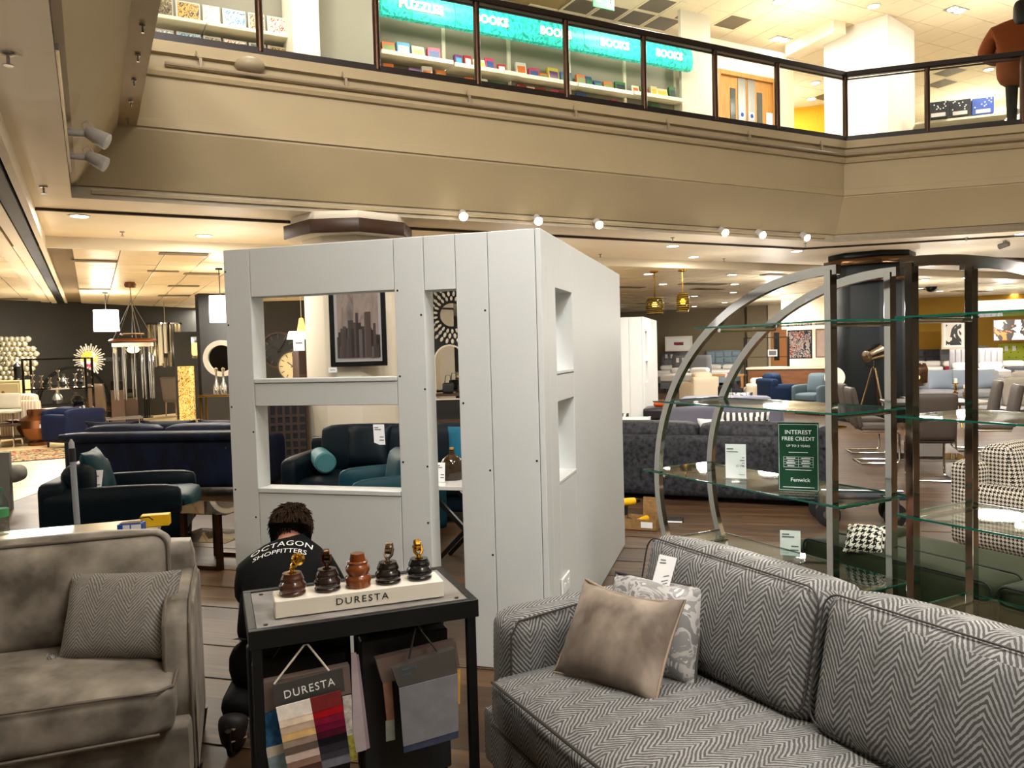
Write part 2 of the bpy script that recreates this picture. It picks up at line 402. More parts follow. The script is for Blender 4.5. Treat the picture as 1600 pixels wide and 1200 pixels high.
def floor_mat():
    m = mat('wood_laminate_field', '6A5037', .5, spec=.4); nt = m.node_tree; b = nt.nodes['Principled BSDF']
    tc = nt.nodes.new('ShaderNodeTexCoord')
    br = nt.nodes.new('ShaderNodeTexBrick'); br.inputs['Scale'].default_value = 1
    br.inputs['Brick Width'].default_value = 1.4; br.inputs['Row Height'].default_value = .19; br.inputs['Mortar Size'].default_value = .002; br.offset = .5
    br.inputs['Color1'].default_value = (*hexc('352515'), 1); br.inputs['Color2'].default_value = (*hexc('533C26'), 1); br.inputs['Mortar'].default_value = (*hexc('20160D'), 1)
    nt.links.new(tc.outputs['Object'], br.inputs[0])
    mp = nt.nodes.new('ShaderNodeMapping'); mp.inputs['Scale'].default_value = (.45, 9, 1); nt.links.new(tc.outputs['Object'], mp.inputs[0])
    n = nt.nodes.new('ShaderNodeTexNoise'); n.inputs['Scale'].default_value = 3.2; n.inputs['Detail'].default_value = 5; nt.links.new(mp.outputs[0], n.inputs[0])
    mx = nt.nodes.new('ShaderNodeMix'); mx.data_type = 'RGBA'; mx.blend_type = 'OVERLAY'; mx.inputs[0].default_value = .7
    nt.links.new(br.outputs[0], mx.inputs[6]); nt.links.new(n.outputs[0], mx.inputs[7]); nt.links.new(mx.outputs[2], b.inputs['Base Color'])
    return m
fl = MB().box(-30, -8, -.25, 45, 52, -.004).build('floor', floor_mat(), rot=UR); struct(fl, 'brown wood laminate floor of the furniture department')
pm = plank_mat(); pw, plen = .19, 1.4
plank_me = MB().box(.0008, .0008, -.003, plen-.0008, pw-.0008, 0).mesh('plank', smooth=False); plank_me.materials.append(pm)
cand = []
for j in range(0, 60):
    for i in range(-8, 10):
        x = i*plen+(plen*.5 if j % 2 else 0); y = j*pw
        w = uC*(x+plen/2)+uD*(y+pw/2); p = project(w); L = w.length
        if not (-60 < p[0] < 1660 and p[1] < 1290): continue
        if (262 < p[0] < 400 and p[1] > 830) or (690 < p[0] < 830 and p[1] > 1000) or (965 < p[0] < 1560 and 700 < p[1] < 920): cand.append((L, x, y))
cand.sort()
for L, x, y in cand[:290]:
    o = bpy.data.objects.new('plank', plank_me); C.objects.link(o); o.parent = fl; o.location = (x, y, 0)
tf = MB()
tile_poly = [(-5.6, 8.2), (-5.85, 10.3), (-3.2, 11.7), (2.0, 14.4), (0.5, 40), (-40, 40), (-40, 8.2)]
tf.prism(tile_poly, -.003, .002)

tfb = MB().box(-16, -16, -.003, 22, 1.2, .0015).build('floor', mat('cream_stone_tile', 'D9BF90', .3, col2='CDB285', scale=1.2, spec=.5)); tfb.data.materials.clear(); tfb.data.materials.append(mat('pale_bounce_floor', 'C9C4B8', .35)); struct(tfb, 'pale floor added unseen behind the viewer to bounce light upward')  # unseen floor added to bounce light up to the fascia and ceilings
tfo = tf.build('floor', mat('cream_stone_tile', 'D9BF90', .3, col2='CDB285', scale=1.2, spec=.5)); struct(tfo, 'cream polished stone walkway floor on the left')
gt = mat('grout_strip', 'B89C70', .5)
def inside(x, y):
    k = False; n = len(tile_poly)
    for i in range(n):
        (a, b), (c, d) = tile_poly[i], tile_poly[(i+1) % n]
        if (b > y) != (d > y) and x < (c-a)*(y-b)/(d-b)+a: k = not k
    return k
stone = mat('cream_stone_slab', 'DCC293', .28, var=.05, scale=1.5, spec=.5)
slab_me = MB().box(.004, .004, 0, .896, .896, .004).mesh('tile', bev=.002, smooth=False); slab_me.materials.append(stone)
nst = 0
for j in range(0, 24):
    for i in range(-16, 6):
        w = gw(i*.9-2.2, j*.9+1.5)
        pp = project(w+gC*.45+gD*.45)
        if nst < 200 and -20 < pp[0] < 380 and all(inside(*(w+gC*a+gD*b).xy) for a, b in ((0, 0), (.9, 0), (0, .9), (.9, .9))):
            o = bpy.data.objects.new('tile', slab_me); C.objects.link(o); o.parent = tfo
            o.location = (w.x, w.y, .002); o.rotation_euler = (0, 0, GR); nst += 1

# ------------------------------------------------------------------ lower ceiling, bulkhead, trims (G frame)
X2 = 11.3                                        # where the balcony turns 45 degrees
def gbuild(mb, name, m, label=None, **k):
    o = mb.build(name, m, loc=GLOC, rot=GR, **k); return struct(o, label)
BY = 2.95
cl = MB()
cl.prism([(-14, 0), (X2, 0), (X2+9, -9), (X2+24, -9), (X2+24, BY), (-14, BY)], ZC, ZC+.3)
cl.prism([(-14, -14), (0, -14), (0, 0), (-14, 0)], ZC, ZC+.3)
ceil1 = gbuild(cl, 'ceiling', ceil_m, 'cream plaster ceiling under the balcony edge')
ceil2 = gbuild(MB().box(-16, BY, ZC2+.02, 46, 42, ZC2+.3), 'ceiling', mat('ceiling_void', '7A6A50', .8), 'tiled ceiling over the furniture displays')
gbuild(MB().box(-16, BY-.06, ZC2, 46, BY+.005, ZC+.01), 'trim_1', ceil_m, 'cream bulkhead step in the ceiling')
# dark groove parallel to the balcony, then along the 45 degree return
gr = MB().box(-.45, .69, ZC-.03, X2+.1, .74, ZC+.01); gr.bar((X2+.05, .715, ZC-.01), (X2+7, -6.2, ZC-.01), .05, .04)
gbuild(gr, 'trim_2', mat('bronze_groove', '3B2A18', .5), 'dark bronze groove strip in the ceiling')
# trunking running towards the far charcoal wall
tk = MB()
for a, b, z in ((-.92, -.74, -.02), (-.70, -.58, -.035), (-.42, -.36, -.02)): tk.box(a, -3, ZC2+z, b, 24, ZC+.01)
gbuild(tk, 'trim_3', ceil_m, 'cream ceiling trunking running to the charcoal wall')
gbuild(MB().box(-.56, -3, ZC2-.045, -.44, 24, ZC+.012), 'trim_4', mat('black_slot', '0C0A08', .6), 'black slot of the ceiling trunking')
# ceiling tiles
T = .59
tile_mesh = MB().box(.006, .006, 0, T-.006, T-.006, .012).mesh('tile', bev=.004, smooth=False); tile_mesh.materials.append(tile_m)
tile_mesh_d = MB().box(.006, .006, 0, T-.006, T-.006, .012).mesh('tile', bev=.004, smooth=False); tile_mesh_d.materials.append(tile_dark)
rnd = random.Random(3)
tl = []; far = MB()
for j in range(0, 62):
    for i in range(-24, 74):
        x = i*T-.06; y = BY+.01+j*T
        w = gw(x+T/2, y+T/2, ZC2); p = project(w)
        if not (-40 < p[0] < 1640 and 330 < p[1] < 520): continue
        if -1.1 < x < -.35: continue
        tl.append(((w-V((0, 0, H))).length, x, y, p[0]))
tl.sort(); kk = 0
for L, x, y, px in tl:
    tilt = (rnd.uniform(-.008, .008), rnd.uniform(-.008, .008), 0)
    if kk < 260 and px < 420:
        dark = False
        o = bpy.data.objects.new('tile', tile_mesh_d if dark else tile_mesh); C.objects.link(o); o.parent = ceil2; o.location = (x, y, ZC2-.002); o.rotation_euler = tilt; kk += 1
    else:
        far.box(.008, .008, 0, T-.008, T-.008, .012, M.Translation((x, y, ZC2-.004)) @ M.Rotation(tilt[0]*1.6, 4, 'X') @ M.Rotation(tilt[1]*1.6, 4, 'Y'))
fo = far.build('far_tiles', tile_m, ceil2, smooth=False); fo['kind'] = 'stuff'
# slots and dark panels in the ceilings
for px, py, w_, d_ in ((148, 408, .62, .2), (287, 397, .66, .2), (147, 452, .6, .25), (315, 428, .6, .25), (287, 447, .6, .25), (272, 462, .7, .3), (20, 467, .6, .3), (255, 424, .5, .12)):
    w = at(px, py, ZC2-.012); MB().cbox((0, 0, 0), (w_, d_, .012)).build('vent_panel', tile_dark, ceil2, loc=(*g2(w), ZC2-.014), bev=.003)
for px, py, w_, d_ in ((1098, 444, 1.3, .35), (1105, 452, 1.0, .3), (985, 449, .8, .3), (1020, 474, 1.2, .3), (1230, 430, 1.4, .3), (1515, 455, 1.6, .3), (1440, 452, 1.2, .3)):
    w = at(px, py, ZC2-.012); MB().cbox((0, 0, 0), (w_, d_, .012)).build('vent_panel', tile_dark, ceil2, loc=(*g2(w), ZC2-.014), bev=.003)

# ------------------------------------------------------------------ balcony fascia
prof = [(0, 0, 3.24), (0, 0, 3.36), (.03, .05, 3.37), (.29, .44, 3.93), (.29, .44, 3.95), (.315, .62, 3.96), (.315, .62, 4.05), (.305, .60, 4.055), (.325, .60, 4.47),
        (.365, .64, 4.48), (.385, .66, 4.52), (.365, .64, 4.56), (.34, .60, 4.57), (.34, .60, 4.70), (.40, .70, 4.71), (.40, .70, 4.83), (.2, .35, 4.83)]
fb = MB(); vs = []; fs = []
for dF, dL, z in prof:
    vs += [(dL, -15, z), (dL, -dF, z), (X2-.414*dF, -dF, z), (X2+8.5, -8.5-1.414*dF, z)]
for i in range(len(prof)-1):
    for k in range(3): fs.append((i*4+k, i*4+k+1, (i+1)*4+k+1, (i+1)*4+k))
fb.add(vs, fs)
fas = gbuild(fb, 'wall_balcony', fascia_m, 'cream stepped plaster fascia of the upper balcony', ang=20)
gr_m = mat('painted_pipe', '94826A', .45)
pp = MB().tube([(.9, -.40, 4.60), (X2-.2, -.40, 4.60), (X2+7, -7.55, 4.60)], .022, 8); pp.build('pipe', gr_m, fas)
for x in [1.25+1.55*i for i in range(7)]:
    b = MB(); b.bar((x, -.40, 4.60), (x, -.40, 4.70), .03); b.tube([(x, -.40, 4.68), (x-.05, -.42, 4.72), (x-.04, -.42, 4.76)], .008, 6); b.build('bracket', gr_m, fas)
stud_me = MB().lathe([(.02, 0), (.02, -.015), (.006, -.02), (.006, -.05), (.012, -.06)], 10).mesh('stud'); stud_me.materials.append(steel)
for k in range(7):
    o = bpy.data.objects.new('stud', stud_me); C.objects.link(o); o.parent = fas; o.location = (.53, -.55-.62*k, 3.95)
dome = MB().sph((1.75, -.37, 4.70), .16, 20, (1, .6, .55)); dome.build('sensor_cover', mat('grey_beige_cover', 'A2937A', .5), fas)
# lighting track + spots on the fascia
MB().box(.18, -.03, 3.29, X2-.25, 0, 3.325).build('light_track', fascia_m, fas)
MB().box(-.01, -4.2, 3.29, .02, -1.0, 3.325).build('light_track', steel, fas)
spot_white = mat('white_spotlight_body', 'B7B2AC', .4)
def spot_head(lit):
    t = thing('track_spotlight', 'x', 'spotlight')
    b = MB().cyl((0, 0, 0), (.17, 0, 0), .028, n=12); b.build('arm', spot_white, t)
    h = MB(); h.lathe([(.03, -.09), (.045, -.075), (.06, 0), (.065, .08), (.055, .085)], 16, mx=TR((.2, -.02, -.02), 0, radians(118), -.25)); h.build('lamp_head', spot_white, t)
    q = MB(); q.lathe([(.0001, .07), (.052, .07), (.052, .078), (.0001, .078)], 16, mx=TR((.2, -.02, -.02), 0, radians(118), -.25)); q.build('lens', lampglow if lit else mat('unlit_lens', '8F8A80', .2), t)
    MB().tube([(.12, 0, .02), (.10, 0, .07), (.14, 0, .10), (.18, 0, .05)], .005, 6).build('cable', spot_white, t)
    return t
for k, py in enumerate((212, 252)):
    w = gplane(128, py, -1.0)
    s_ = spot_head(False)
    yy = -2.35 if k == 0 else -1.55
    place(s_, gw(.02, yy, 3.31), GR, ('upper' if k == 0 else 'lower')+' of two unlit white spotlights on the left balcony fascia'); s_['group'] = 'unlit spotlights'
for k, px in enumerate((722, 838, 932, 1128, 1186, 1255)):
    x, z = gplane(px, 338+(px-722)*.06, -.12)
    t = thing('track_spotlight', ['first', 'second', 'third', 'fourth', 'fifth', 'rightmost'][k]+' lit spotlight from the left under the balcony front', 'spotlight', gw(x, 0, 3.30), GR, 'lit track spotlights')
    MB().cyl((0, -.01, .02), (0, -.13, .0), .014, n=8).build('arm', spot_white, t)
    mx = TR((0, -.15, -.01), radians(-52+180), 0, .1*(k-3))
    MB().lathe([(.03, -.08), (.045, -.06), (.05, 0), (.052, .05), (.047, .05)], 16, mx=mx).build('lamp_head', spot_white, t)
    MB().lathe([(.0001, .03), (.046, .03), (.056, .055), (.042, .085), (.0001, .096)], 16, mx=mx).build('lens', lampglow, t)
    lp = lamp('spot_beam', 'SPOT', gw(x, -.2, 3.22), 55, (1, .93, .82), .04, (radians(-18), 0, GR), spot=radians(75)); lp.parent = t; lp.matrix_parent_inverse.identity(); lp.location = (0, -.2, -.08); lp.rotation_euler = (radians(-25), 0, 0)

# recessed downlights
dl = thing('downlight', 'x', 'downlight')
MB().lathe([(.12, 0), (.12, -.008), (.095, -.012), (.095, 0)], 24).build('trim_ring', white_paint, dl)
MB().lathe([(.0001, -.003), (.094, -.003), (.094, -.006), (.0001, -.006)], 24).build('lens', lampglow, dl)
DL = [(124, 337, ZC, 'nearest downlight at the left, between groove and bulkhead'), (319, 368, ZC, 'downlight beside the bulkhead, left of the white octagonal pillar'),
      (1051, 384, ZC, 'left one of two downlights above the amber pendants'), (1084, 401, ZC, 'downlight by the bulkhead above the amber pendants'),
      (1245, 392, ZC, 'downlight just left of the dark pillar capital'), (1596, 365, ZC, 'downlight at the right edge of the lower ceiling')]
for k, (px, py, z, lab) in enumerate(DL):
    o = dl if k == 0 else copy_tree(dl); w = at(px, py, z); place(o, w, 0, lab); o['group'] = 'recessed downlights under the balcony'
    lamp('downlight_beam', 'AREA', w-V((0, 0, .03)), 30, (1, .93, .82), .18)
# small far downlights in the tiled ceiling
FDP = sorted(((1013, 427), (1036, 443), (1085, 462), (1144, 428), (1148, 443), (1146, 456), (1132, 472), (1085, 478), (1213, 466), (1226, 473), (1395, 437), (1445, 436), (1437, 450), (1468, 454), (1510, 433), (1383, 465), (1546, 452), (1585, 459), (1420, 470)))
FO = ['first', 'second', 'third', 'fourth', 'fifth', 'sixth', 'seventh', 'eighth', 'ninth', 'tenth', 'eleventh', 'twelfth', 'thirteenth', 'fourteenth', 'fifteenth', 'sixteenth', 'seventeenth', 'eighteenth', 'rightmost']
for k, (px, py) in enumerate(FDP):
    t = copy_tree(dl); place(t, at(px, py, ZC2)-V((0, 0, .01)), 0, FO[k]+' small downlight counted from the left in the far ceiling over the beds'); t['group'] = 'far downlights over the bed department'
# unseen rest of the shop, brown walls added to darken reflections
shop_w = mat('brown_shop_wall', '5A4E40', .7, var=.25, scale=.5)
gbuild(MB().box(-14, -14.2, 0, X2+24, -14, ZC+.3).box(-14.2, -14, 0, -14, 6, ZC+.3), 'wall_rear', shop_w, 'brown shop walls behind the viewer')
gbuild(MB().box(X2+22, -14, 0, X2+22.2, 2, ZC+.3), 'wall_side', shop_w, 'brown shop wall far to the right')
gbuild(MB().prism([(0, -14), (X2+24, -14), (X2+24, -9), (X2+9, -9), (X2+6, -12.5), (0, -12.5)], ZC, ZC+1.5), 'ceiling', ceil_m, 'cream ceiling behind the viewer')
for q, (x, y, p) in enumerate(((-3, -1.5, 50), (-3, -5, 50), (-5.5, -3, 40), (1.8, 1.7, 16), (6.2, 1.7, 16), (10.5, 1.7, 16), (-2.5, 1.6, 16), (X2+3.5, 0, 26), (X2+7, -3.5, 26))):
    lamp('ceiling_fill_light', 'POINT', gw(x, y, ZC-.9), p, (1, .95, .87), .09)  # added point lights without fixtures, lifting the near ceilings
for x, y, p in ((6, 18, 110), (11, 21, 130), (15, 24, 130), (9, 27, 150), (14, 31, 150), (20, 28, 150), (3, 12.5, 50), (8, 13, 70), (13, 16, 70), (9, 36, 120), (16, 36, 120)):
    lamp('display_ceiling_light', 'AREA', (x, y, ZC2-.06), p*1.1, (1, .95, .86), .8); lamp('ceiling_fill_light', 'POINT', (x, y, ZC2-1.1), p*.62, (1, .94, .85), .1)  # the point light is added fill for the far right ceiling, no fixture
for x, y, p in ((-8, 13, 110), (-10, 17, 130), (-6, 18, 130), (-12, 21, 120), (-4.5, 10.5, 60), (-1, 16, 110), (-9, 24, 120)):
    lamp('display_ceiling_light', 'AREA', (x, y, ZC2-.06), p*1.2, (1, .93, .80), .8); lamp('ceiling_fill_light', 'POINT', (x, y, ZC2-1.1), p*.3, (1, .92, .80), .1)  # here too the point light is fixture-less fill for the ceiling
# sprinkler heads
spk = MB().lathe([(.03, 0), (.03, -.01), (.008, -.015), (.008, -.05), (.022, -.055), (.022, -.06)], 10).mesh('sprinkler'); spk.materials.append(steel)
for k, (px, py) in enumerate(((12, 82), (68, 291), (191, 362), (1051, 371), (938, 397), (1131, 404), (1258, 380), (1510, 371))):
    o = bpy.data.objects.new('sprinkler', spk); C.objects.link(o); o.location = at(px, py, ZC)
    if k < 2: o.scale = (1.2, 1.2, 1.2)
    finish(o, ['brass sprinkler head near the top left corner', 'sprinkler head left of the balcony corner', 'sprinkler head between the two left downlights', 'sprinkler head above the downlight over the pendants', 'sprinkler head just right of the white partition', 'sprinkler head right of the amber pendants', 'sprinkler head by the rightmost lit spotlight', 'sprinkler head right of the dark pillar'][k], 'sprinkler', 'ceiling sprinklers')
w = at(1570, 376, ZC); t = thing('security_camera', 'small grey security camera under the ceiling at right', 'camera', w)
MB().cyl((0, 0, 0), (0, 0, -.05), .03, n=12).build('mount', steel, t); MB().lathe([(.045, .09), (.05, 0), (.05, -.08), (.03, -.085)], 12, mx=TR((-.02, 0, -.08), radians(80), 0, .4)).build('body', mat('grey_plastic', '6A655C', .4), t)
w = at(1455, 448, ZC2); t = thing('dome_camera', 'black dome camera on the far right ceiling', 'camera', w)
MB().lathe([(.16, 0), (.16, -.03), (.14, -.03)], 18).build('base', blackp, t); MB().sph((0, 0, -.05), .15, 16, (1, 1, .7)).build('dome', black_m, t)
# exit signs
def exit_sign(loc, rot, label, arrow):
    t = thing('exit_sign', label, 'sign', loc, rot)
    MB().cbox((0, 0, 0), (.42, .02, .2)).build('panel', mat('green_sign', '1E8A4E', .4, emit=.5), t, bev=.004)
    m = MB(); m.cbox((-.11, -.013, 0), (.1, .003, .03)); m.prism([(-.2, 0), (-.15, .05), (-.15, -.05)] if arrow else [(-.02, .06), (-.08, .06), (-.05, .09)], 0, .003, TR((0, -.0125, 0), UP)); m.build('arrow', white_ink, t)
    m = MB(); m.cbox((.12, -.013, 0), (.12, .003, .15)); m.build('doorway', white_ink, t)
    m = MB(); m.bar((.08, -.0155, -.05), (.12, -.0155, 0), .02, .003); m.bar((.12, -.0155, 0), (.16, -.0155, -.06), .02, .003); m.bar((.12, -.0155, 0), (.13, -.0155, .04), .025, .003); m.sph((.135, -.015, .055), .014, 8); m.build('running_figure', mat('green_ink', '14633A', .5), t)
    MB().cyl((0, 0, .1), (0, 0, .4), .006, n=6).build('hanger', steel, t)
w = aty(3, 403, 12.5); exit_sign(w, GR, 'green exit sign hanging at the left edge of the picture', True)

# ------------------------------------------------------------------ upper floor
ZU = 4.75; ZUC = 7.65
ufl = MB(); ufl.prism([(.3, -.1), (X2, -.1), (X2+8, -8), (X2+24, -8), (X2+24, 26), (-14, 26), (-14, -.1)], ZU-.1, ZU)
gbuild(ufl, 'floor', mat('upper_grey_floor', '8F8472', .5), 'upper storey floor behind the balcony')
upc = gbuild(MB().prism([(-14, -1), (X2-1, -1), (X2+6, -8), (X2+24, -8), (X2+24, 26), (-14, 26)], ZUC+.02, ZUC+.2), 'ceiling', mat('upper_ceiling_void', 'B59C6A', .8), 'tiled cream ceiling of the upper storey')
gbuild(MB().box(-14, -16, ZUC+.25, X2+24, 0, ZUC+.4), 'ceiling', cream_wall, 'ceiling high over the atrium')
ut = []
for j in range(-12, 40):
    for i in range(-6, 60):
        w = gw(i*.6+.3, j*.6+.3, ZUC); p = project(w)
        if -20 < p[0] < 1620 and -30 < p[1] < 240 and (i*.6-X2)+(j*.6) > -1.2 and j > -1 or (i*.6 > X2 and -20 < p[0] < 1640 and -30 < p[1] < 240 and (i*.6-X2)+(j*.6) > -.5): ut.append(((w-V((0, 0, H))).length, i*.6, j*.6, p))
ut.sort(); um = MB().box(.006, .006, 0, .594, .594, .015).mesh('tile', bev=.003, smooth=False); um.materials.append(uptile_m)
ud = MB().box(.05, .05, -.003, .55, .55, .012).mesh('tile', bev=.003, smooth=False); ud.materials.append(tile_dark)
darkpx = [(873, 12), (910, 20), (958, 29), (1000, 38), (1040, 47), (1032, 18), (1150, 44), (1148, 43), (1490, 127), (1318, 148), (1290, 152), (1470, 118)]
darkset = set()
for dx, dy in darkpx:
    x, y = g2(at(dx, dy, ZUC)); darkset.add((math.floor(x/.6), math.floor(y/.6)))
rest = MB()
for k, (L, x, y, p) in enumerate(ut):
    d = (round(x/.6), round(y/.6)) in darkset
    if d:
        o = bpy.data.objects.new('vent_panel', ud); C.objects.link(o); o.parent = upc; o.location = (x, y, ZUC)
    if k < 270 or d:
        o = bpy.data.objects.new('tile', um); C.objects.link(o); o.parent = upc; o.location = (x, y, ZUC)
    else: rest.box(.006, .006, 0, .594, .594, .015, M.Translation((x, y, ZUC)))
if rest.v: ro = rest.build('far_tiles', uptile_m, upc, smooth=False); ro['kind'] = 'stuff'
for px, py, lab in ((1365, 9, 'upper round downlight left above the upper white column'), (1217, 2, 'upper round downlight cut by the top edge'), (1274, 129, 'upper one of two far downlights over the yellow wall'), (1268, 154, 'lower one of two far downlights over the yellow wall'), (1545, 108, 'upper downlight behind the person in brown')):
    o = copy_tree(dl); place(o, at(px, py, ZUC)-V((0, 0, .005)), 0, lab); o['group'] = 'upper storey downlights'
tw = thing('twin_downlight', 'x', 'downlight')
m_ = MB().box(-.22, -.12, -.012, .22, .12, 0); m_.build('trim_plate', steel, tw, bev=.004)
for sx in (-1, 1): MB().lathe([(.08, -.02), (.09, -.012), (.0001, -.012)][::-1]+[(.08, -.02), (.0001, -.02)], 16, (sx*.1, 0, 0)).build('lens', lampglow, tw)
for k, (px, py, lab) in enumerate(((1075, 27, 'twin downlight above the balustrade near the dark tiles'), (1220, 61, 'twin downlight over the oak doors'), (1494, 15, 'twin downlight near the person in brown'))):
    o = tw if k == 0 else copy_tree(tw); place(o, at(px, py, ZUC)-V((0, 0, .002)), GR, lab); o['group'] = 'upper storey twin downlights'
for x, y, p in ((2.2, .7, 90), (5.2, .7, 90), (8.4, .7, 90), (11.6, .9, 110), (14.5, -1.2, 110), (18, -3, 110), (15, 5, 150), (20, 3, 150), (11.5, 5, 90)):
    w = gw(x, y, ZUC-.08); lamp('upper_ceiling_light', 'AREA', w, p*.7, (1, .95, .84), .9); lamp('upper_fill_light', 'POINT', gw(x, y, ZUC-1.0), p*.5, (1, .95, .84), .12)  # point lights added with no fixture to brighten the upper ceiling
# upper walls
def ysolve(px, py, z):               # how far behind the balcony front a point of known height stands
    return g2(at(px, py, z))[1]
YB = ysolve(1000, 93, 6.5)
YD = ysolve(1126, 115, 6.85)
xs = [gplane(q, 100, YB)[0] for q in (1062, 1122, 1236)]
gbuild(MB().box(-3, YB+.5, ZU, xs[1], YB+.7, ZU+2.2), 'wall_upper', mat('warm_white_wall', 'CFC8B4', .7), 'pale wall behind the book bays')
gbuild(MB().box(xs[1]-.1, YB+.6, ZU, xs[1]+.08, YD+.1, ZU+2.5), 'wall_upper', cream_wall, 'return wall beside the oak doors')
xd0, xd1 = gplane(1126, 130, YD)[0], gplane(1208, 130, YD)[0]; xe = gplane(1240, 130, YD)[0]
zd = gplane(1126, 115, YD)[1]
dw = MB().box(xs[1]-.1, YD, ZU, xd0-.08, YD+.2, ZU+2.75).box(xd1+.08, YD, ZU, xe, YD+.2, ZU+2.75).box(xd0-.08, YD, zd+.08, xd1+.08, YD+.2, ZU+2.75)
gbuild(dw, 'wall_upper', cream_wall, 'cream wall around the oak double doors')
dr = MB().box(xd0, YD+.04, ZU, (xd0+xd1)/2-.004, YD+.09, zd).box((xd0+xd1)/2+.004, YD+.04, ZU, xd1, YD+.09, zd)
door = gbuild(dr, 'door_1', oak, 'oak double doors with steel push plates on the upper storey', bev=.004)
fr = MB().box(xd0-.09, YD-.02, ZU, xd0, YD+.12, zd+.09).box(xd1, YD-.02, ZU, xd1+.09, YD+.12, zd+.09).box(xd0, YD-.02, zd, xd1, YD+.12, zd+.09); fr.build('door_frame', oak, door, bev=.005)
xm = (xd0+xd1)/2
for s_ in (-1, 1):
    MB().cbox((xm+s_*.13, YD+.03, ZU+1.3), (.2, .012, 1.75)).build('push_plate', steel, door, bev=.003)
    MB().cbox((xm+s_*.36, YD+.035, ZU+1.25), (.14, .012, 1.25)).build('vision_panel', mat('dark_wired_glass', '3E4440', .15), door, bev=.003)
    sg = MB().cbox((xm+s_*.13, YD+.022, ZU+1.38), (.12, .004, .13)).build('notice', paper, door)
    MB().cyl((xm+s_*.13, YD+.019, ZU+1.38), (xm+s_*.13, YD+.016, ZU+1.38), .045, n=16).build('blue_disc', mat('blue_print', '1C3E86', .5), sg)
MB().cbox((xm+.68, YD+.03, ZU+1.35), (.28, .006, .3)).build('notice', paper, door)
ya, yb_ = at(1225, 172, ZUC), at(1335, 159, ZUC)
yw = MB().bar((*g2(ya), (ZU+ZUC)/2), (*g2(yb_), (ZU+ZUC)/2), .15, ZUC-ZU)
gbuild(yw, 'wall_upper', mat('bright_yellow_wall', 'D9A514', .65), 'bright yellow wall far back on the upper storey')
gbuild(MB().box(xe+8, -9, ZU, xe+22, 20, ZUC).box(-3.2, -.2, ZU, -3, YB+.6, ZUC), 'wall_upper', cream_wall, 'cream end walls of the upper storey')
xb0 = g2(at(1236, 90, ZUC-.24)); xb1 = g2(at(1312, 52, ZUC-.24))
gbuild(MB().bar((*xb0, ZUC-.12), (*xb1, ZUC-.12), .3, .24), 'trim_5', cream_wall, 'cream ceiling bulkhead on the upper storey')
# upper column
wc = at(1387, 22, ZUC); cx, cy = g2(wc)
uc = MB().box(0, 0, ZU, 1.25, 1.25, ZUC+.01)
uco = uc.build('pillar', mat('bright_white_paint', 'E8E2D4', .6), loc=wc*1, rot=radians(-16+58), bev=.01); uco.location.z = 0; struct(uco, 'white square column on the upper storey behind the balustrade')

# balustrade
bal = thing('balustrade', 'dark bronze balustrade with glass panels along the upper balcony', 'railing', GLOC, GR)
dB = .37; yb = -dB; zb0, zb1 = 4.83, 5.91
cx2 = X2-.414*dB
def chp(s, off=dB): return (X2-off*1.414+off+s*.70711, -off-s*.70711)
rail = MB()
def bevelrail(z0, z1, w):
    m = MB(); m.bar((.55, yb, (z0+z1)/2), (cx2, yb, (z0+z1)/2), w, z1-z0); e = chp(9); m.bar((cx2, yb, (z0+z1)/2), (*e, (z0+z1)/2), w, z1-z0); return m
bevelrail(zb0, zb0+.075, .06).build('bottom_rail', bronze_dk, bal)
bevelrail(zb1-.055, zb1+.03, .10).build('top_rail', bronze_dk, bal, bev=.01)
bevelrail(zb1-.10, zb1-.08, .03).build('glazing_bar', bronze_dk, bal)
px_posts = [(407, 84), (590, 110), (747, 132), (886, 154), (1007, 171), (1118, 188), (1215, 203), (1304, 216)]
pxs = [gplane(a, b, yb)[0] for a, b in px_posts]
pts = [(x, yb) for x in pxs[:-1]]+[(cx2, yb)]
for q in (1449, 1598):
    d = RT*((q-800)/F)+DN*((205-600)/F)+FW
    o0 = gw(cx2, yb); e0 = (gC-gD).normalized(); 
    # intersect in plan
    den = d.x*(-e0.y)+e0.x*d.y
    s_ = (-(o0.x)*d.y+o0.y*d.x)/(e0.x*d.y-e0.y*d.x)
    pts.append((cx2+s_*.70711, yb-s_*.70711))
pts.append((pts[-1][0]+1.3, pts[-1][1]-1.3))
for x, y in pts: MB().lathe([(.042, 0), (.042, zb1-zb0-.08)], 14, (x, y, zb0+.03)).build('post', bronze, bal)
allp = [(.62, yb)]+pts
for (a, b), (c, d) in zip(allp, allp[1:]):
    MB().bar((a, b, (zb0+zb1)/2), (c, d, (zb0+zb1)/2), .008, zb1-zb0-.17).build('glass_panel', clear_glass, bal)
# ------------------------------------------------------------------ helpers for placed frames
class Fr:                                    # upright local frame (plan origin + heading) used to read sizes off the photograph
    def __init__(s, loc, rot): s.o = V((loc[0], loc[1], 0)); s.r = rot; s.x = V((cos(rot), sin(rot), 0)); s.y = V((-sin(rot), cos(rot), 0))
    def hit(s, px, py, yl):                  # on the upright plane local y = yl
        d = RT*((px-800)/F)+DN*((py-600)/F)+FW; p = s.o+s.y*yl; c = V((0, 0, H))
        w = c+d*((p-c).dot(s.y)/d.dot(s.y)); return (w-s.o).dot(s.x), w.z
    def hitx(s, px, py, xl):
        d = RT*((px-800)/F)+DN*((py-600)/F)+FW; p = s.o+s.x*xl; c = V((0, 0, H))
        w = c+d*((p-c).dot(s.x)/d.dot(s.x)); return (w-s.o).dot(s.y), w.z
    def loc(s, w): d = V((w.x, w.y, 0))-s.o; return d.dot(s.x), d.dot(s.y)
    def w(s, x, y, z=0): return s.o+s.x*x+s.y*y+V((0, 0, z))

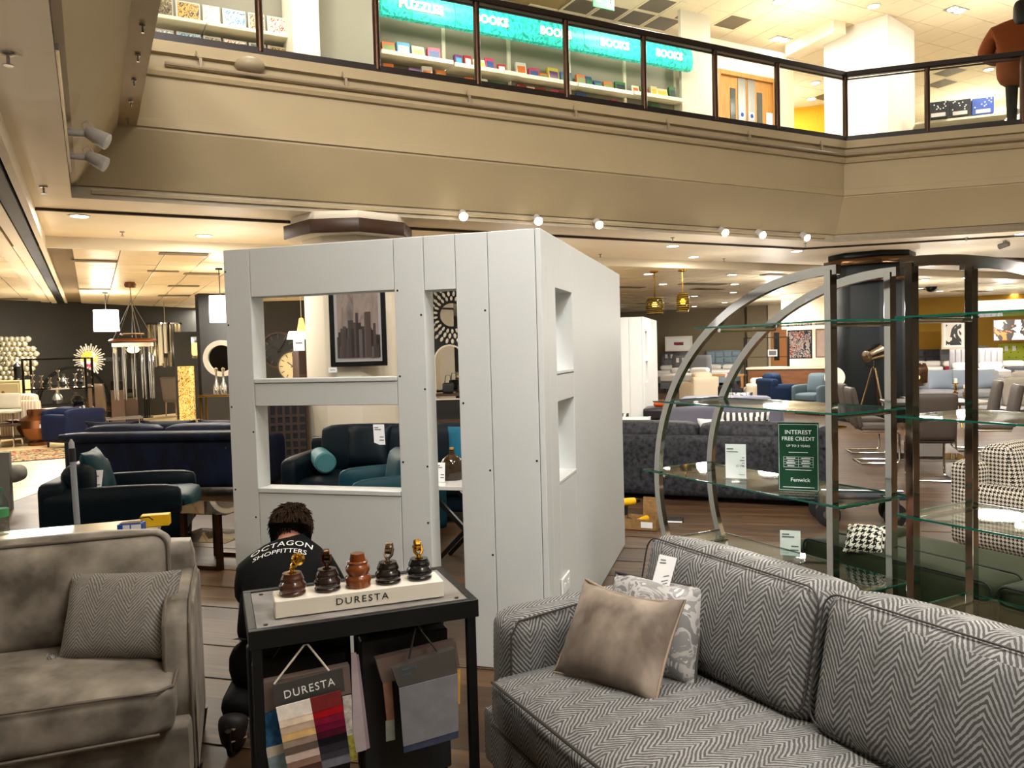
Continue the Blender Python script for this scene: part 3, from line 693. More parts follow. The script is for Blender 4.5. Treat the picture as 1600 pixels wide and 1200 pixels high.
# ------------------------------------------------------------------ white partition
mdf = mat('white_painted_board', 'CACCCA', .5, var=.012, scale=2.5, bump=.015, bscale=40)
hole = mat('black_screw_hole', '0A0A0A', .7)
UC0 = at(862, 1052, 0); uf = Fr(UC0, UR)
def partition(loc, label, detail):
    t = thing('display_partition', label, 'partition', (loc.x, loc.y, 0), UR)
    HT, TH, g = 2.125, .118, .0015
    def pan(x0, y0, z0, x1, y1, z1, name='panel'): return MB().box(x0+g, y0, z0+g, x1-g, y1, z1-g).build(name, mdf, t, bev=.0025)
    X = (-1.735, -1.575, -.755, -.595, -.43, -.265, -.03)
    pan(X[0], 0, 0, X[1], TH, HT, 'stile'); pan(X[1], 0, 1.868, X[2], TH, HT, 'header')
    pan(X[1], 0, 1.295, X[2], TH, 1.415, 'rail'); pan(X[1], -.004, 1.415, X[2], TH, 1.44, 'sill')
    pan(X[1], 0, 0, X[2], TH, .835, 'panel'); pan(X[1], -.004, .835, X[2], TH, .862, 'sill')
    pan(X[2], 0, 0, X[3], TH, HT, 'stile'); pan(X[3], 0, 1.857, X[4], TH, HT, 'header')
    pan(X[4], 0, 0, X[5], TH, HT); pan(X[5], 0, 0, X[6], TH, HT); pan(X[6], 0, 0, 0, TH, HT, 'corner_post')
    s0, s1, yb = .285, .70, 2.545
    pan(-TH, TH, 0, 0, s0, HT, 'side_post'); pan(-TH, s1, 0, 0, yb, HT, 'side_panel')
    for a, b in ((0, .865), (1.285, 1.425), (1.862, HT)): pan(-TH, s0, a, 0, s1, b, 'side_rail')
    for z in (.865, 1.425): pan(-TH, s0, z, .004, s1, z+.02, 'sill')
    if detail:
        f = uf
        for px, py in ((758, 485), (621, 454), (658, 492), (625, 588), (664, 608), (724, 630), (630, 722), (668, 729), (766, 735), (669, 817), (770, 867), (352, 425), (357, 508), (362, 636), (396, 675), (368, 765), (400, 808), (352, 700), (839, 720)):
            x, z = f.hit(px, py, 0); x = min(x, -.01)
            MB().cyl((x, .002, z), (x, -.0012, z), .0055, n=8).build('screw_hole', hole, t)
        y, z = f.hitx(882, 911, 0)
        so = MB().box(0, y-.09, z-.045, .012, y+.09, z+.045).build('socket_plate', mat('white_plastic', 'E4E4E2', .35), t, bev=.004)
        for q in (-.04, .04): MB().box(.012, y+q-.012, z-.01, .016, y+q+.012, z+.012).build('switch', mat('white_plastic', 'E4E4E2', .35), so, bev=.001)
    return t
partition(UC0, 'white painted display partition with window cut-outs, nearest and largest, behind the sample table', True)
partition(V((2.46, 14.7, 0)), 'far white display partition partly hidden behind the near one and the grey sofa', False)

# ------------------------------------------------------------------ upholstery helpers
def piping(pts, m, name, parent, r=.006, closed=False): return MB().tube(pts, r, 6, closed).build(name, m, parent)
def rrect(x0, z0, x1, z1, r, y, n=5, plane='xz'):
    out = []
    for cx, cz, a0 in ((x1-r, z1-r, 0), (x0+r, z1-r, 90), (x0+r, z0+r, 180), (x1-r, z0+r, 270)):
        for k in range(n+1):
            a = radians(a0+90*k/n); out.append((cx+r*cos(a), y, cz+r*sin(a)) if plane == 'xz' else (cx+r*cos(a), cz+r*sin(a), y))
    return out
def scatter(name, label, BL, BR, h, t, m, lean, cat='cushion', turn=0, group=None, pipe=None, ear=.06, crush=0, lift=0, roll=0):
    # a loose cushion whose lower edge lies between two points, leaning away from the viewer
    d = BR-BL; w = V((d.x, d.y, 0)).length; rot = atan2(d.y, d.x)+turn; mid = (BL+BR)/2
    o = thing(name, label, cat, (mid.x, mid.y, mid.z+lift), rot, group)
    mx = M.Rotation(-lean, 4, 'X') @ M.Rotation(roll, 4, 'Y') @ M.Translation((0, 0, h/2))
    MB().pillow(w, h, t, mx, ear=ear, crush=crush).build('cover', m, o, ang=60)
    if pipe:
        n = 14; pts = []
        def pin(a, b): return mx @ V((a*w/2*(1-ear*(1-b*b)*abs(a)), 0, b*h/2*(1-ear*(1-a*a)*abs(b))-(crush*(1-a*a)*max(0, b))))
        for k in range(n): pts.append(pin(-1+2*k/n, -1))
        for k in range(n): pts.append(pin(1, -1+2*k/n))
        for k in range(n): pts.append(pin(1-2*k/n, 1))
        for k in range(n): pts.append(pin(-1, 1-2*k/n))
        MB().tube(pts, .005, 6, True).build('piping', pipe, o)
    return o

# ------------------------------------------------------------------ right sofa (herringbone)
herr = herringbone('herringbone_weave', '4C4A48', '908F8D', per=.056, pitch=.0185, slope=1.35, width=.48, wob=.03)
pipe_d = mat('dark_piping', '3B3530', .6)
leg_dk = mat('dark_stained_leg', '1D1410', .4)
RS = at(1040, 850, .80); rs_rot = atan2(-gD.y, -gD.x); sf = Fr(RS, rs_rot)
so = thing('sofa', 'grey and silver herringbone sofa in the right foreground', 'sofa', (RS.x, RS.y, 0), rs_rot)
MB().rbox(-.12, -.74, .10, 1.78, .12, .31, .03, 8).build('base', herr, so, ang=60)
MB().rbox(.03, -.79, .30, 1.64, -.06, .475, .05, 14, (0, .015, .03)).build('seat_cushion', herr, so, ang=60)
piping([(.07, -.785, .465), (.4, -.80, .478), (.85, -.805, .482), (1.3, -.80, .478), (1.6, -.785, .465)], pipe_d, 'piping', so, .005)
piping([(.06, -.785, .318), (.85, -.80, .308), (1.6, -.785, .318)], pipe_d, 'piping', so, .005)
for nm, x0, x1 in (('arm', -.15, .025), ('arm', 1.645, 1.82)):
    a = MB(); a.rbox(x0, -.68, .10, x1, .06, .635, .045, 10, (.012, .012, .012)).build(nm, herr, so, ang=60)
    xe = x1-.012 if x0 < 0 else x0+.012
    piping([(xe, -.66, .14), (xe, -.685, .4), (xe, -.68, .58), (xe, -.65, .627), (xe, -.4, .645), (xe, -.02, .64)], pipe_d, 'piping', so, .004)
MB().rbox(.0, -.02, .15, 1.78, .14, .74, .05, 8).build('back_frame', herr, so, ang=60)
for k, (x0, x1) in enumerate(((.065, .845), (.853, 1.645))):
    c = MB(); mx = TR((0, -.10, .46), radians(-13))
    c.rbox(x0, -.13, 0, x1, .12, .40, .06, 14, (.0, .035, .015), mx); c.build('back_cushion', herr, so, ang=60)
    pts = [mx @ V(p) for p in rrect(x0+.004, .03, x1-.004, .385, .05, -.122)]
    pts = [p+V((0, -.012*sin(pi*min(1, max(0, (p.x-x0)/(x1-x0)))), .0)) for p in pts]
    piping(pts, pipe_d, 'piping', so, .003, True)
for x, y in ((-.08, -.68), (1.74, -.68), (-.08, .06), (1.74, .06)): MB().lathe([(.022, 0), (.034, .10)], 10, (x, y, 0)).build('leg', leg_dk, so)
tagm = MB(); tagm.add([(0, 0, 0), (.085, -.01, .0), (.10, -.012, -.15), (.012, -.004, -.165)], [(0, 1, 2, 3)])
tg = thing('price_tag', 'white paper price tag hanging on the left end of the herringbone sofa back', 'tag', (0, 0, 0))
TL, TRr, BRr, BLl = aty(1031, 866, 2.66), aty(1058, 872, 2.60), aty(1046, 916, 2.58), aty(1015, 926, 2.63)
m_ = MB(); m_.add([TL, TRr, BRr, BLl], [(0, 1, 2, 3)]); o = m_.build('card', paper, tg, smooth=False); sm = o.modifiers.new('s', 'SOLIDIFY'); sm.thickness = .0015
nrm = (TRr-TL).cross(BLl-TL).normalized(); nrm = -nrm if nrm.y > 0 else nrm
def on(u, v): return TL*(1-u)*(1-v)+TRr*u*(1-v)+BRr*u*v+BLl*(1-u)*v+nrm*.002
for u0, u1, v in ((.15, .45, .12), (.15, .5, .2), (.55, .85, .6), (.5, .85, .75), (.6, .85, .85)):
    MB().add([on(u0, v), on(u1, v), on(u1, v+.035), on(u0, v+.035)], [(0, 1, 2, 3)]).build('print_line', grey_ink, tg, smooth=False)
# loose cushions on it
champ = mat('champagne_velvet', '5E5248', .5, col2='988A7C', scale=9, sheen=.8, detail=6, stretch=(1, 1, .6))
floral = abstract('silver_floral_velvet', ('6A6866', 'A09C98', '7C7A78', 'B8B4B0', '5F6268'), 9, .4, 2.5, 3)
zs = .485
scatter('cushion', 'silver floral velvet cushion tucked behind the champagne cushion', at(925, 1058, zs), at(1082, 1098, zs), .315, .12, floral, radians(26), pipe=pipe_d, group='cushions on the herringbone sofa', ear=.05).location += V((.03, .10, .0))
scatter('cushion', 'plain champagne velvet cushion leaning in the corner of the herringbone sofa', at(866, 1050, zs), at(1024, 1102, zs), .325, .15, champ, radians(34), pipe=mat('champagne_piping', '8F7B68', .5), group='cushions on the herringbone sofa', ear=.05, crush=.02)
w = at(1545, 1235, zs); scatter('cushion', 'beige cushion at the bottom right corner of the picture', w+V((-.12, .06, 0)), w+V((.16, -.12, 0)), .34, .13, mat('beige_velvet', 'B7A695', .6, sheen=.6), radians(10), roll=radians(38), pipe=mat('tan_piping', '8A7154', .6), group='cushions on the herringbone sofa')

# ------------------------------------------------------------------ left sofa (grey velvet)
velv = mat('grey_taupe_velvet', '5C554C', .45, col2='A0978B', scale=7, sheen=.9, detail=5, bump=.05, bscale=14)
vpipe = mat('taupe_piping', '6E6459', .6)
LS = at(262, 838, .85); ls_rot = radians(19)
lo = thing('sofa', 'grey taupe velvet sofa in the left foreground', 'sofa', (LS.x, LS.y, 0), ls_rot)
MB().rbox(-1.75, -.52, .09, .09, .16, .31, .03, 8).build('base', velv, lo, ang=60)
MB().rbox(-1.6, -.60, .30, .045, .02, .475, .045, 14, (.0, .012, .03)).build('seat_cushion', velv, lo, ang=60)
piping([(-1.6, -.602, .462), (-.8, -.615, .478), (0.0, -.60, .462), (.045, -.56, .462), (.055, -.3, .47)], vpipe, 'piping', lo, .006)
piping([(-1.6, -.602, .318), (-.8, -.612, .308), (0.0, -.60, .318)], vpipe, 'piping', lo, .006)
for x0, x1 in ((.0, .105), (-1.78, -1.62)):
    a = MB(); pr = [(-.42, .10), (-.44, .45), (-.41, .62), (-.34, .685), (-.2, .70), (-.02, .705), (.12, .70), (.17, .67), (.17, .10)]
    a.add([(x0+.02, y, z) for y, z in pr]+[(x1-.02, y, z) for y, z in pr]+[(x0, y, z-.015) for y, z in pr]+[(x1, y, z-.015) for y, z in pr], [])
    n = len(pr)
    a.f += [tuple(range(2*n, 3*n)), tuple(range(3*n, 4*n))[::-1]]
    for i in range(n):
        j = (i+1) % n; a.f += [(i, j, n+j, n+i), (2*n+i, 2*n+j, j, i), (n+i, n+j, 3*n+j, 3*n+i)]
    bm = bmesh.new(); me = a.mesh('arm'); bm.from_mesh(me); bmesh.ops.recalc_face_normals(bm, faces=bm.faces)
    bmesh.ops.bevel(bm, geom=list(bm.edges), offset=.012, segments=2, affect='EDGES', clamp_overlap=True); bm.to_mesh(me); bm.free()
    me.polygons.foreach_set('use_smooth', [True]*len(me.polygons)); mesh_obj('arm', me, velv, lo)
    for x in (x0+.012, x1-.012): piping([(x, y-.004 if y < 0 else y, z-.002) for y, z in pr[:7]], vpipe, 'piping', lo, .005)
MB().rbox(-1.76, .04, .12, .09, .20, .82, .05, 8).build('back_frame', velv, lo, ang=60)
for x0, x1 in ((-.80, .005), (-1.62, -.81)):
    mx = TR((0, .03, .45), radians(-10)); c = MB(); c.rbox(x0, -.12, 0, x1, .10, .415, .06, 14, (0, .04, .02), mx); c.build('back_cushion', velv, lo, ang=60)
    piping([mx @ V(p) for p in rrect(x0+.004, .02, x1-.004, .405, .06, -.105)], vpipe, 'piping', lo, .006, True)
for x, y in ((-1.68, -.44), (.08, -.36), (-1.68, .12), (.08, .12)): MB().lathe([(.02, 0), (.035, .09)], 10, (x, y, 0)).build('leg', leg_dk, lo)
zig = herringbone('grey_chevron_weave', '6A655F', '9A958F', per=.058, pitch=.0135, slope=1.2, wob=.01)
b0, b1 = at(88, 1035, .48), at(266, 1030, .48)
cu = scatter('cushion', 'grey chevron weave cushion with corner tassels on the left velvet sofa', b0, b1, .315, .14, zig, radians(26), ear=.03)
ts = MB(); wv = (b1-b0).length/2
for k in range(7): ts.tube([(-wv, -.01, .02), (-wv-.02-.004*k, -.02+.005*k, .012), (-wv-.045, -.03+.01*k, .006+.002*k)], .006, 6)
ts.sph((-wv-.01, -.01, .018), .016, 10); ts.build('tassel', zig, cu)
ts = MB()
for k in range(7): ts.tube([(wv, -.01, .02), (wv+.02, -.02+.005*k, .012), (wv+.04, -.03+.01*k, .006+.002*k)], .006, 6)
ts.build('tassel', zig, cu)

# ------------------------------------------------------------------ sample table
TF = at(388, 988, .85); tb_rot = radians(20.8); tf_ = Fr(TF, tb_rot)
tb = thing('sample_table', 'black metal display table with grey marble top holding fabric samples', 'table', (TF.x, TF.y, 0), tb_rot)
TW, TD = .62, .385
fr = MB().box(0, 0, .80, TW, .022, .85).box(0, TD-.022, .80, TW, TD, .85).box(0, .022, .80, .022, TD-.022, .85).box(TW-.022, .022, .80, TW, TD-.022, .85)
fr.build('top_frame', black_m, tb, bev=.0015)
marble = abstract('grey_marble', ('5E5A56', '9A9692', '4E4A46'), 2.2, .05, .6, 3, stretch=(1, 1.6, 1))
MB().box(.022, .022, .838, TW-.022, TD-.022, .846).build('marble_top', marble, tb)
for x, y in ((.02, .02), (TW-.02, .02), (.02, TD-.02), (TW-.02, TD-.02)): MB().box(x-.0125, y-.0125, 0, x+.0125, y+.0125, .80).build('leg', black_m, tb, bev=.001)
MB().box(.0, .15, .785, TW, .165, .80).box(.0, .235, .785, TW, .25, .80).build('hanging_bar', black_m, tb)
MB().box(.02, .02, .12, TW-.02, TD-.02, .14).build('lower_shelf', black_m, tb)
for x, y in ((.045, .05), (.05, TD-.05), (TW-.05, .05), (TW-.05, TD-.05)): MB().cyl((x, y, .846), (x, y, .8485), .006, n=8).build('fixing', black_m, tb)
# plinth with bun feet
p0 = at(430, 966, .851); p1_ = at(694, 931, .851); dv = p1_-p0; pl_len = V((dv.x, dv.y)).length; pl_rot = atan2(dv.y, dv.x)
plx = thing('display_plinth', 'cream wooden plinth lettered DURESTA on the sample table', 'plinth', (p0.x, p0.y, .8485), pl_rot); PH = .047
cream_p = mat('cream_lacquer', 'EAE2D4', .45)
MB().box(0, 0, 0, pl_len, .105, PH).build('block', cream_p, plx, bev=.002)
text('DURESTA', ink, plx, TR((pl_len*.50, -.0008, PH*.52), UP), .026, .0004, 1.25, sx=1.12)
pf = Fr(p0, pl_rot)
FT = [(460, 938, 'A', '4A2A1B', 'chestnut', 'side'), (514, 926, 'A', '2A1A18', 'dark espresso', 'front'), (563, 921, 'B', '7A3D18', 'light walnut', None), (612, 917, 'A', '17120F', 'black and brown', 'tilt'), (661, 910, 'A', '0E0D0D', 'glossy black', 'brass')]
for k, (px, py, kind, col, nm, castor) in enumerate(FT):
    x, y = pf.loc(at(px, py, .8485+PH)); y = .052
    desc = {'side': ' and brass castor turned sideways, leftmost', 'front': ' and dark bronze castor, second from left', None: ' tall tapered without castor, in the middle', 'tilt': ' and silver castor, fourth from left', 'brass': ' and bright brass castor, rightmost'}[castor]
    w = pf.w(x, y); t = thing('furniture_foot', nm+' turned sofa foot'+desc+' on plinth', 'furniture foot', (w.x, w.y, .8485+PH), pl_rot, 'turned sofa feet on the plinth')
    wm = mat('turned_wood_'+nm.replace(' ', '_'), col, .22, coat=.5, var=.25, scale=14, stretch=(1, 1, .3))
    if kind == 'A': pr = [(.033, 0), (.036, .003), (.036, .008), (.033, .011), (.037, .018), (.037, .028), (.031, .036), (.030, .038), (.032, .041), (.030, .048), (.026, .056), (.0255, .060), (.0001, .0605)]
    else: pr = [(.034, 0), (.036, .004), (.034, .009), (.037, .018), (.036, .028), (.029, .035), (.030, .038), (.034, .046), (.034, .055), (.028, .064), (.029, .067), (.029, .071), (.023, .073), (.0205, .086), (.019, .094), (.0001, .0945)]
    MB().lathe(pr, 28).build('turned_body', wm, t, ang=50)
    if castor:
        cm = brass if castor in ('side', 'brass') else (mat('dark_bronze', '4B3220', .2, metal=.9) if castor == 'front' else mat('antique_silver', '9A8A76', .18, metal=1))
        rz = {'side': .35, 'front': 1.5, 'tilt': 1.1, 'brass': 1.55}[castor]
        mx = TR((0, 0, .060), 0, 0, rz)
        s_ = MB(); s_.lathe([(.012, 0), (.012, .003), (.006, .005), (.006, .012)], 14); s_.v = [mx @ v for v in s_.v]; s_.build('castor_stem', cm, t)
        fk = MB()
        for sy in (-1, 1): fk.tube([mx @ V(p) for p in ((0, sy*.004, .010), (.006, sy*.011, .018), (.019, sy*.011, .033))], .0042, 6)
        fk.build('castor_fork', cm, t)
        wh = MB(); wh.lathe([(.004, -.0085), (.009, -.0085), (.010, -.006), (.0155, -.0085), (.0175, -.006), (.0175, .006), (.0155, .0085), (.010, .006), (.009, .0085), (.004, .0085)], 22, mx=mx @ TR((.019, 0, .034), UP)); wh.build('castor_wheel', cm, t)
# hanging fabric books
def cloth(name, col, var=.12, sc=40): return mat(name, col, .85, var=var, scale=sc, sheen=.2)
def quad_plate(parent, name, m, P, th=.003):
    # a sheet given by its four corners (local), with thickness
    a, b, c, d = [V(p) for p in P]; n = (b-a).cross(d-a).normalized()*th
    mb = MB(); mb.add([a, b, c, d, a+n, b+n, c+n, d+n], [(3, 2, 1, 0), (4, 5, 6, 7), (0, 1, 5, 4), (1, 2, 6, 5), (2, 3, 7, 6), (3, 0, 4, 7)])
    me = mb.mesh(name, smooth=False); bm = bmesh.new(); bm.from_mesh(me); bmesh.ops.recalc_face_normals(bm, faces=bm.faces); bm.to_mesh(me); bm.free()
    return mesh_obj(name, me, m, parent)
def tl3(px, py, yl): x, z = tf_.hit(px, py, yl); return V((x, yl, z))
def tlb(P, yl): return [tl3(*p, yl) for p in P]
def hangbook(label, yl, header, hm, sheets, thick, cord=None, name='fabric_sample_book', cordm=None, top=None, texts=()):
    t = thing(name, label, 'fabric samples', (TF.x, TF.y, 0), tb_rot, 'fabric sample books under the table')
    h = tlb(header, yl)
    quad_plate(t, 'header_board', hm, h, -thick)
    for nm, P, m, dy in sheets: quad_plate(t, nm, m, tlb(P, yl+dy), -.003)
    if cord:
        MB().tube([tl3(cord[0][0], cord[0][1], yl+.004), tl3(cord[1][0]-3, cord[1][1]+4, yl+.03), tl3(cord[1][0]+3, cord[1][1]+3, yl+.03), tl3(cord[2][0], cord[2][1], yl+.004)], .0028, 6).build('cord', cordm, t)
    for s_, px0, py0, px1, py1, sz, m, sp in texts:
        a, b = tl3(px0, py0, yl-.0012), tl3(px1, py1, yl-.0012); d = (b-a).normalized(); up = V((-d.z, 0, d.x))
        n = d.cross(up); mx = M(((d.x, up.x, n.x, a.x), (d.y, up.y, n.y, a.y), (d.z, up.z, n.z, a.z), (0, 0, 0, 1)))
        me = text_mesh(s_, sz, .0004, sp, 'LEFT'); ext = max(v.co.x for v in me.vertices)
        k = (b-a).length/ext; me.transform(M.Scale(k, 4, V((1, 0, 0)))); me.transform(mx); mesh_obj('lettering', me, m, t)
    return t
hd = mat('charcoal_card', '3F3C3A', .6); hd2 = mat('taupe_card', '6E5C55', .6); cordw = mat('ivory_cord', 'CFC4B6', .8); cordk = mat('black_cord', '15110F', .7)
L = ['EFE6DF', 'F4DEC8', 'CDB29E', 'E2BC7E', 'A08B7E', '66574F', 'CDB8AE', '8E7062', '4E3733']; Rr = ['7B2A2B', 'A51019', '821433', '6C1033', '4A0F24', '15131B', '2D2B34', '3B3942', '6E6D7A']
sh = []
def lerp(a, b, t): return (a[0]+(b[0]-a[0])*t, a[1]+(b[1]-a[1])*t)
lt, lb, mt, mb_, rt, rb = (431, 1105), (452, 1215), (484, 1091), (504, 1200), (532, 1078), (548, 1188)
steps = [0, .19, .285, .385, .485, .58, .68, .785, .88, 1.0]
for k in range(9):
    t0, t1 = steps[k], steps[k+1]+.012
    sh.append(('swatch', [lerp(mt, mb_, t0), lerp(lt, lb, t0), lerp(lt, lb, t1), lerp(mt, mb_, t1)][::-1], cloth('swatch_l%d' % k, L[k]), -.004+.0012*(-k) if 0 else .0015*k*.0-.003-.0009*(8-k)))
    sh.append(('swatch', [lerp(rt, rb, t0), lerp(mt, mb_, t0), lerp(mt, mb_, t1), lerp(rt, rb, t1)][::-1], cloth('swatch_r%d' % k, Rr[k]), -.003-.0009*(8-k)))
hangbook('front fabric swatch book lettered DURESTA with cream and red velvet strips', -.012, [(425, 1072), (535, 1044), (539, 1080), (431, 1106)][::-1], hd, sh, .008, ((428, 1069), (478, 1004), (514, 1048)), cordm=cordw,
         texts=(('DURESTA', 443, 1087, 523, 1065, .03, white_ink, 1.15),))
hangbook('taupe headed sample book with blue chenille, behind the DURESTA swatch book', .02, [(398, 1070), (546, 1040), (549, 1083), (408, 1116)][::-1], hd2,
         [('fabric', [(440, 1105), (409, 1117), (415, 1168), (446, 1160)][::-1], cloth('blue_chenille', '2F5B84', .45, 60), -.001), ('fabric', [(446, 1160), (415, 1168), (418, 1184), (448, 1174)][::-1], cloth('cream_linen', 'CFC5B8', .1), -.001), ('fabric', [(448, 1174), (418, 1184), (424, 1225), (455, 1215)][::-1], cloth('pale_blue_linen', '8FA3AC', .15), -.001),
          ('fabric', [(549, 1085), (535, 1088), (541, 1150), (551, 1147)][::-1], cloth('pale_floral_linen', 'BDB7B0', .35, 90), -.001), ('fabric', [(552, 1147), (540, 1150), (545, 1190), (558, 1186)][::-1], cloth('olive_floral_linen', '8E8A3C', .5, 70), -.001)], .03)
hangbook('lilac voile sample sheets hanging at the right of the swatch book', .045, [(548, 1020), (556, 1019), (572, 1170), (552, 1176)], cloth('lilac_voile', 'B5A7AE', .06), [('fabric', [(556, 1022), (560, 1022), (578, 1168), (572, 1170)], cloth('lilac_voile_deep', '9C8D96', .06), .004)], .006)
hangbook('charcoal headed sample book with large plain grey velvet swatch', -.008, [(612, 1046), (711, 1013), (715, 1052), (623, 1074)][::-1], mat('grey_card', '4A4542', .6),
         [('fabric', [(715, 1052), (623, 1075), (630, 1166), (716, 1141)][::-1], cloth('grey_velvet_swatch', '7B7A80', .1, 25), -.001), ('fabric', [(716, 1141), (630, 1164), (631, 1176), (716, 1152)][::-1], cloth('navy_velvet_swatch', '3D4459', .1), .001),
          ('fabric', [(719, 1045), (712, 1048), (714, 1100), (718, 1099)][::-1], cloth('ochre_swatch', 'C8933A', .1), .02)], .022, ((639, 1030), (652, 978), (683, 1018)), cordm=cordk,
         texts=(('WARWICK', 629, 1047, 651, 1042, .008, mat('blue_ink', '4A7F96', .5), 1.2), ('Linara 2', 629, 1055, 641, 1052, .006, mat('blue_ink', '4A7F96', .5), 1)))
hangbook('taupe headed sample book with pink swatches behind the plain grey velvet book', .035, [(587, 1031), (712, 1002), (718, 1040), (598, 1068)][::-1], hd2,
         [('fabric', [(612, 1065), (598, 1068), (604, 1126), (616, 1123)][::-1], cloth('dusty_pink_swatch', '8E6453', .1), -.001), ('fabric', [(616, 1123), (602, 1126), (603, 1158), (617, 1155)][::-1], cloth('sage_swatch', '8C8F88', .12), -.001)], .03)
blk = mat('black_card_cover', '1B1B1C', .6)
for k, (x0, x1, y0, z0, z1, lab) in enumerate(((.01, .27, .17, .35, .70, 'front'), (.0, .29, .215, .35, .735, 'rear'))):
    t = thing('fabric_sample_book', 'black covered sample book hanging at the left under the table, '+lab+' one', 'fabric samples', (TF.x, TF.y, 0), tb_rot, 'black sample books under the table')
    MB().box(x0, y0, z0, x1, y0+.035, z1).build('cover', blk, t, bev=.004)
    MB().tube([(x0+.05, y0+.017, z1-.01), ((x0+x1)/2, y0+.017, .80), (x1-.06, y0+.017, z1-.01)], .003, 6).build('cord', cordk, t)
for k, (x0, x1, y0, z0, z1, lab) in enumerate(((.30, .555, .10, .33, .745, 'front'), (.30, .56, .17, .33, .765, 'middle'), (.31, .57, .24, .33, .77, 'rear'))):
    t = thing('fabric_sample_book', 'black covered sample book hanging at the right under the table, '+lab+' one', 'fabric samples', (TF.x, TF.y, 0), tb_rot, 'black sample books under the table')
    MB().box(x0, y0, z0, x1, y0+.05, z1).build('cover', blk, t, bev=.004)
    MB().tube([(x0+.05, y0+.02, z1-.01), ((x0+x1)/2, y0+.02, .80), (x1-.06, y0+.02, z1-.01)], .003, 6).build('cord', cordk, t)
# gold rimmed tray low in front
w = at(556, 1194, .36)+V((.05, -.06, 0)); t = thing('side_table', 'small gold rimmed glass table at the bottom edge in front of the samples', 'table', (w.x, w.y, 0), tb_rot)
MB().box(-.12, -.2, .292, .12, .0, .30).build('glass_top', smoke_glass, t)
rm = MB()
for a, b in (((-.125, 0), (.125, 0)), ((.125, 0), (.125, -.205)), ((-.125, 0), (-.125, -.205)), ((-.125, -.205), (.125, -.205))): rm.bar((*a, .296), (*b, .296), .014, .02)
rm.build('rim', brass, t, bev=.001)
for x, y in ((-.12, -.005), (.12, -.005), (-.12, -.2), (.12, -.2)): MB().box(x-.006, y-.006, 0, x+.006, y+.006, .286).build('leg', brass, t)

# ------------------------------------------------------------------ chrome and glass half-moon shelving
KE = .8; ZS3 = H-.915*KE
EO = at(1310, 795, ZS3); EO2 = at(1400, 806, ZS3)
def etagere(loc, sg, label):
    t = thing('display_shelf', label, 'shelving', (loc.x, loc.y, 0), GR)
    n = 34; R0, y0 = 1.54*KE, .07*KE; zc = H-.95*KE; R1 = 1.35*KE; am = math.degrees(math.asin((zc-.01)/R1))
    for x in (.03, .43):
        arc = []
        for k in range(n+1):
            a = radians(92-(92+am)*k/n); arc.append((x, sg*(y0+R0*cos(a)), zc+R1*sin(a)))
        MB().tube(arc, 0, rect=(.03, .042, V((1, 0, 0)))).build('arch', chrome, t, ang=50)
        MB().box(x-.021, sg*y0-.018, .0, x+.021, sg*y0+.018, H+.40*KE).build('post', chrome, t, bev=.002)
    zz = [H-(H-q)*KE for q in (.12, .635, 1.15, 1.665)]
    for k, z in enumerate(zz):
        L = y0+R0*math.sqrt(max(0, 1-((z-zc)/R1)**2))+.11
        ya, yb2 = (0, L) if sg > 0 else (-L, 0)
        MB().box(.004, ya+.004, z, .48, yb2-.004, z+.008).build('glass_shelf', shelf_glass, t)
        e = MB(); e.box(0, ya, z, .004, yb2, z+.008); e.box(.48, ya, z, .484, yb2, z+.008); e.box(.004, ya, z, .48, ya+.004, z+.008); e.box(.004, yb2-.004, z, .48, yb2, z+.008)
        e.build('glass_edge', green_edge, t)
        for yy in (sg*y0, sg*(L-.16)):
            MB().cyl((.03, yy, z-.012), (.43, yy, z-.012), .011, n=10).build('cross_rail', chrome, t)
            for x in (.05, .41): MB().cyl((x, yy+sg*.03, z-.004), (x, yy+sg*.03, z), .014, n=10).build('glass_pad', chrome, t)
    return t
etagere(EO, 1, 'chrome half-moon display shelf with glass shelves, arching to the left'); 
etagere(EO2, -1, 'chrome half-moon display shelf with glass shelves at the right edge, arching to the right')
def stand_sign(*a, **k):
    t = stand_sign_(*a, **k); t.scale = (KE, KE, KE); return t
def stand_sign_(name, label, loc, rot, w, h, mface, border=None, lines=(), z0=.004, bars=(), barm=None):
    t = thing(name, label, 'sign', loc, rot)
    MB().box(-w/2, -.002, z0, w/2, .002, h).build('card', mface, t)
    MB().box(-w/2-.01, -.04, 0, w/2+.01, .03, .004).build('acrylic_base', clear_glass, t)
    for xa, xb, z, hb in bars: MB().box(xa, -.0032, z-hb/2, xb, -.002, z+hb/2).build('print_line', barm or grey_ink, t)
    for s_, x, z, sz, m, al in lines: text(s_, m, t, TR((x, -.0028, z), UP), sz, .0003, 1, al)
    return t
w = at(1150, 748, ZS3+.009); stand_sign('price_sign', 'white price card in an acrylic stand on the glass shelf', w, radians(-24), .135, .235, paper, lines=(('£1196', .058, .088, .022, ink, 'RIGHT'), ('Fenwick', .058, .03, .011, ink, 'RIGHT')), bars=((-.058, -.015, .203, .008), (-.058, .015, .184, .004), (.04, .058, .145, .004), (.028, .058, .126, .007), (.04, .058, .108, .004)))
w = at(1248, 769, ZS3+.009); sgn = stand_sign('credit_sign', 'dark green INTEREST FREE CREDIT sign in an acrylic stand on the glass shelf', w, radians(-24), .235, .425, mat('dark_green_print', '173F2B', .35), lines=(('INTEREST', 0, .365, .036, white_ink, 'CENTER'), ('FREE CREDIT', 0, .325, .033, white_ink, 'CENTER'), ('UP TO 3 YEARS', 0, .282, .02, white_ink, 'CENTER'), ('Fenwick', .01, .075, .034, white_ink, 'CENTER')))
tbm = MB()
for z in (.215, .20, .185, .17, .152): tbm.box(-.085, -.0034, z, .085, -.0024, z+.0012)
for x in (-.085, 0, .084): tbm.box(x, -.0034, .152, x+.0012, -.0024, .216)
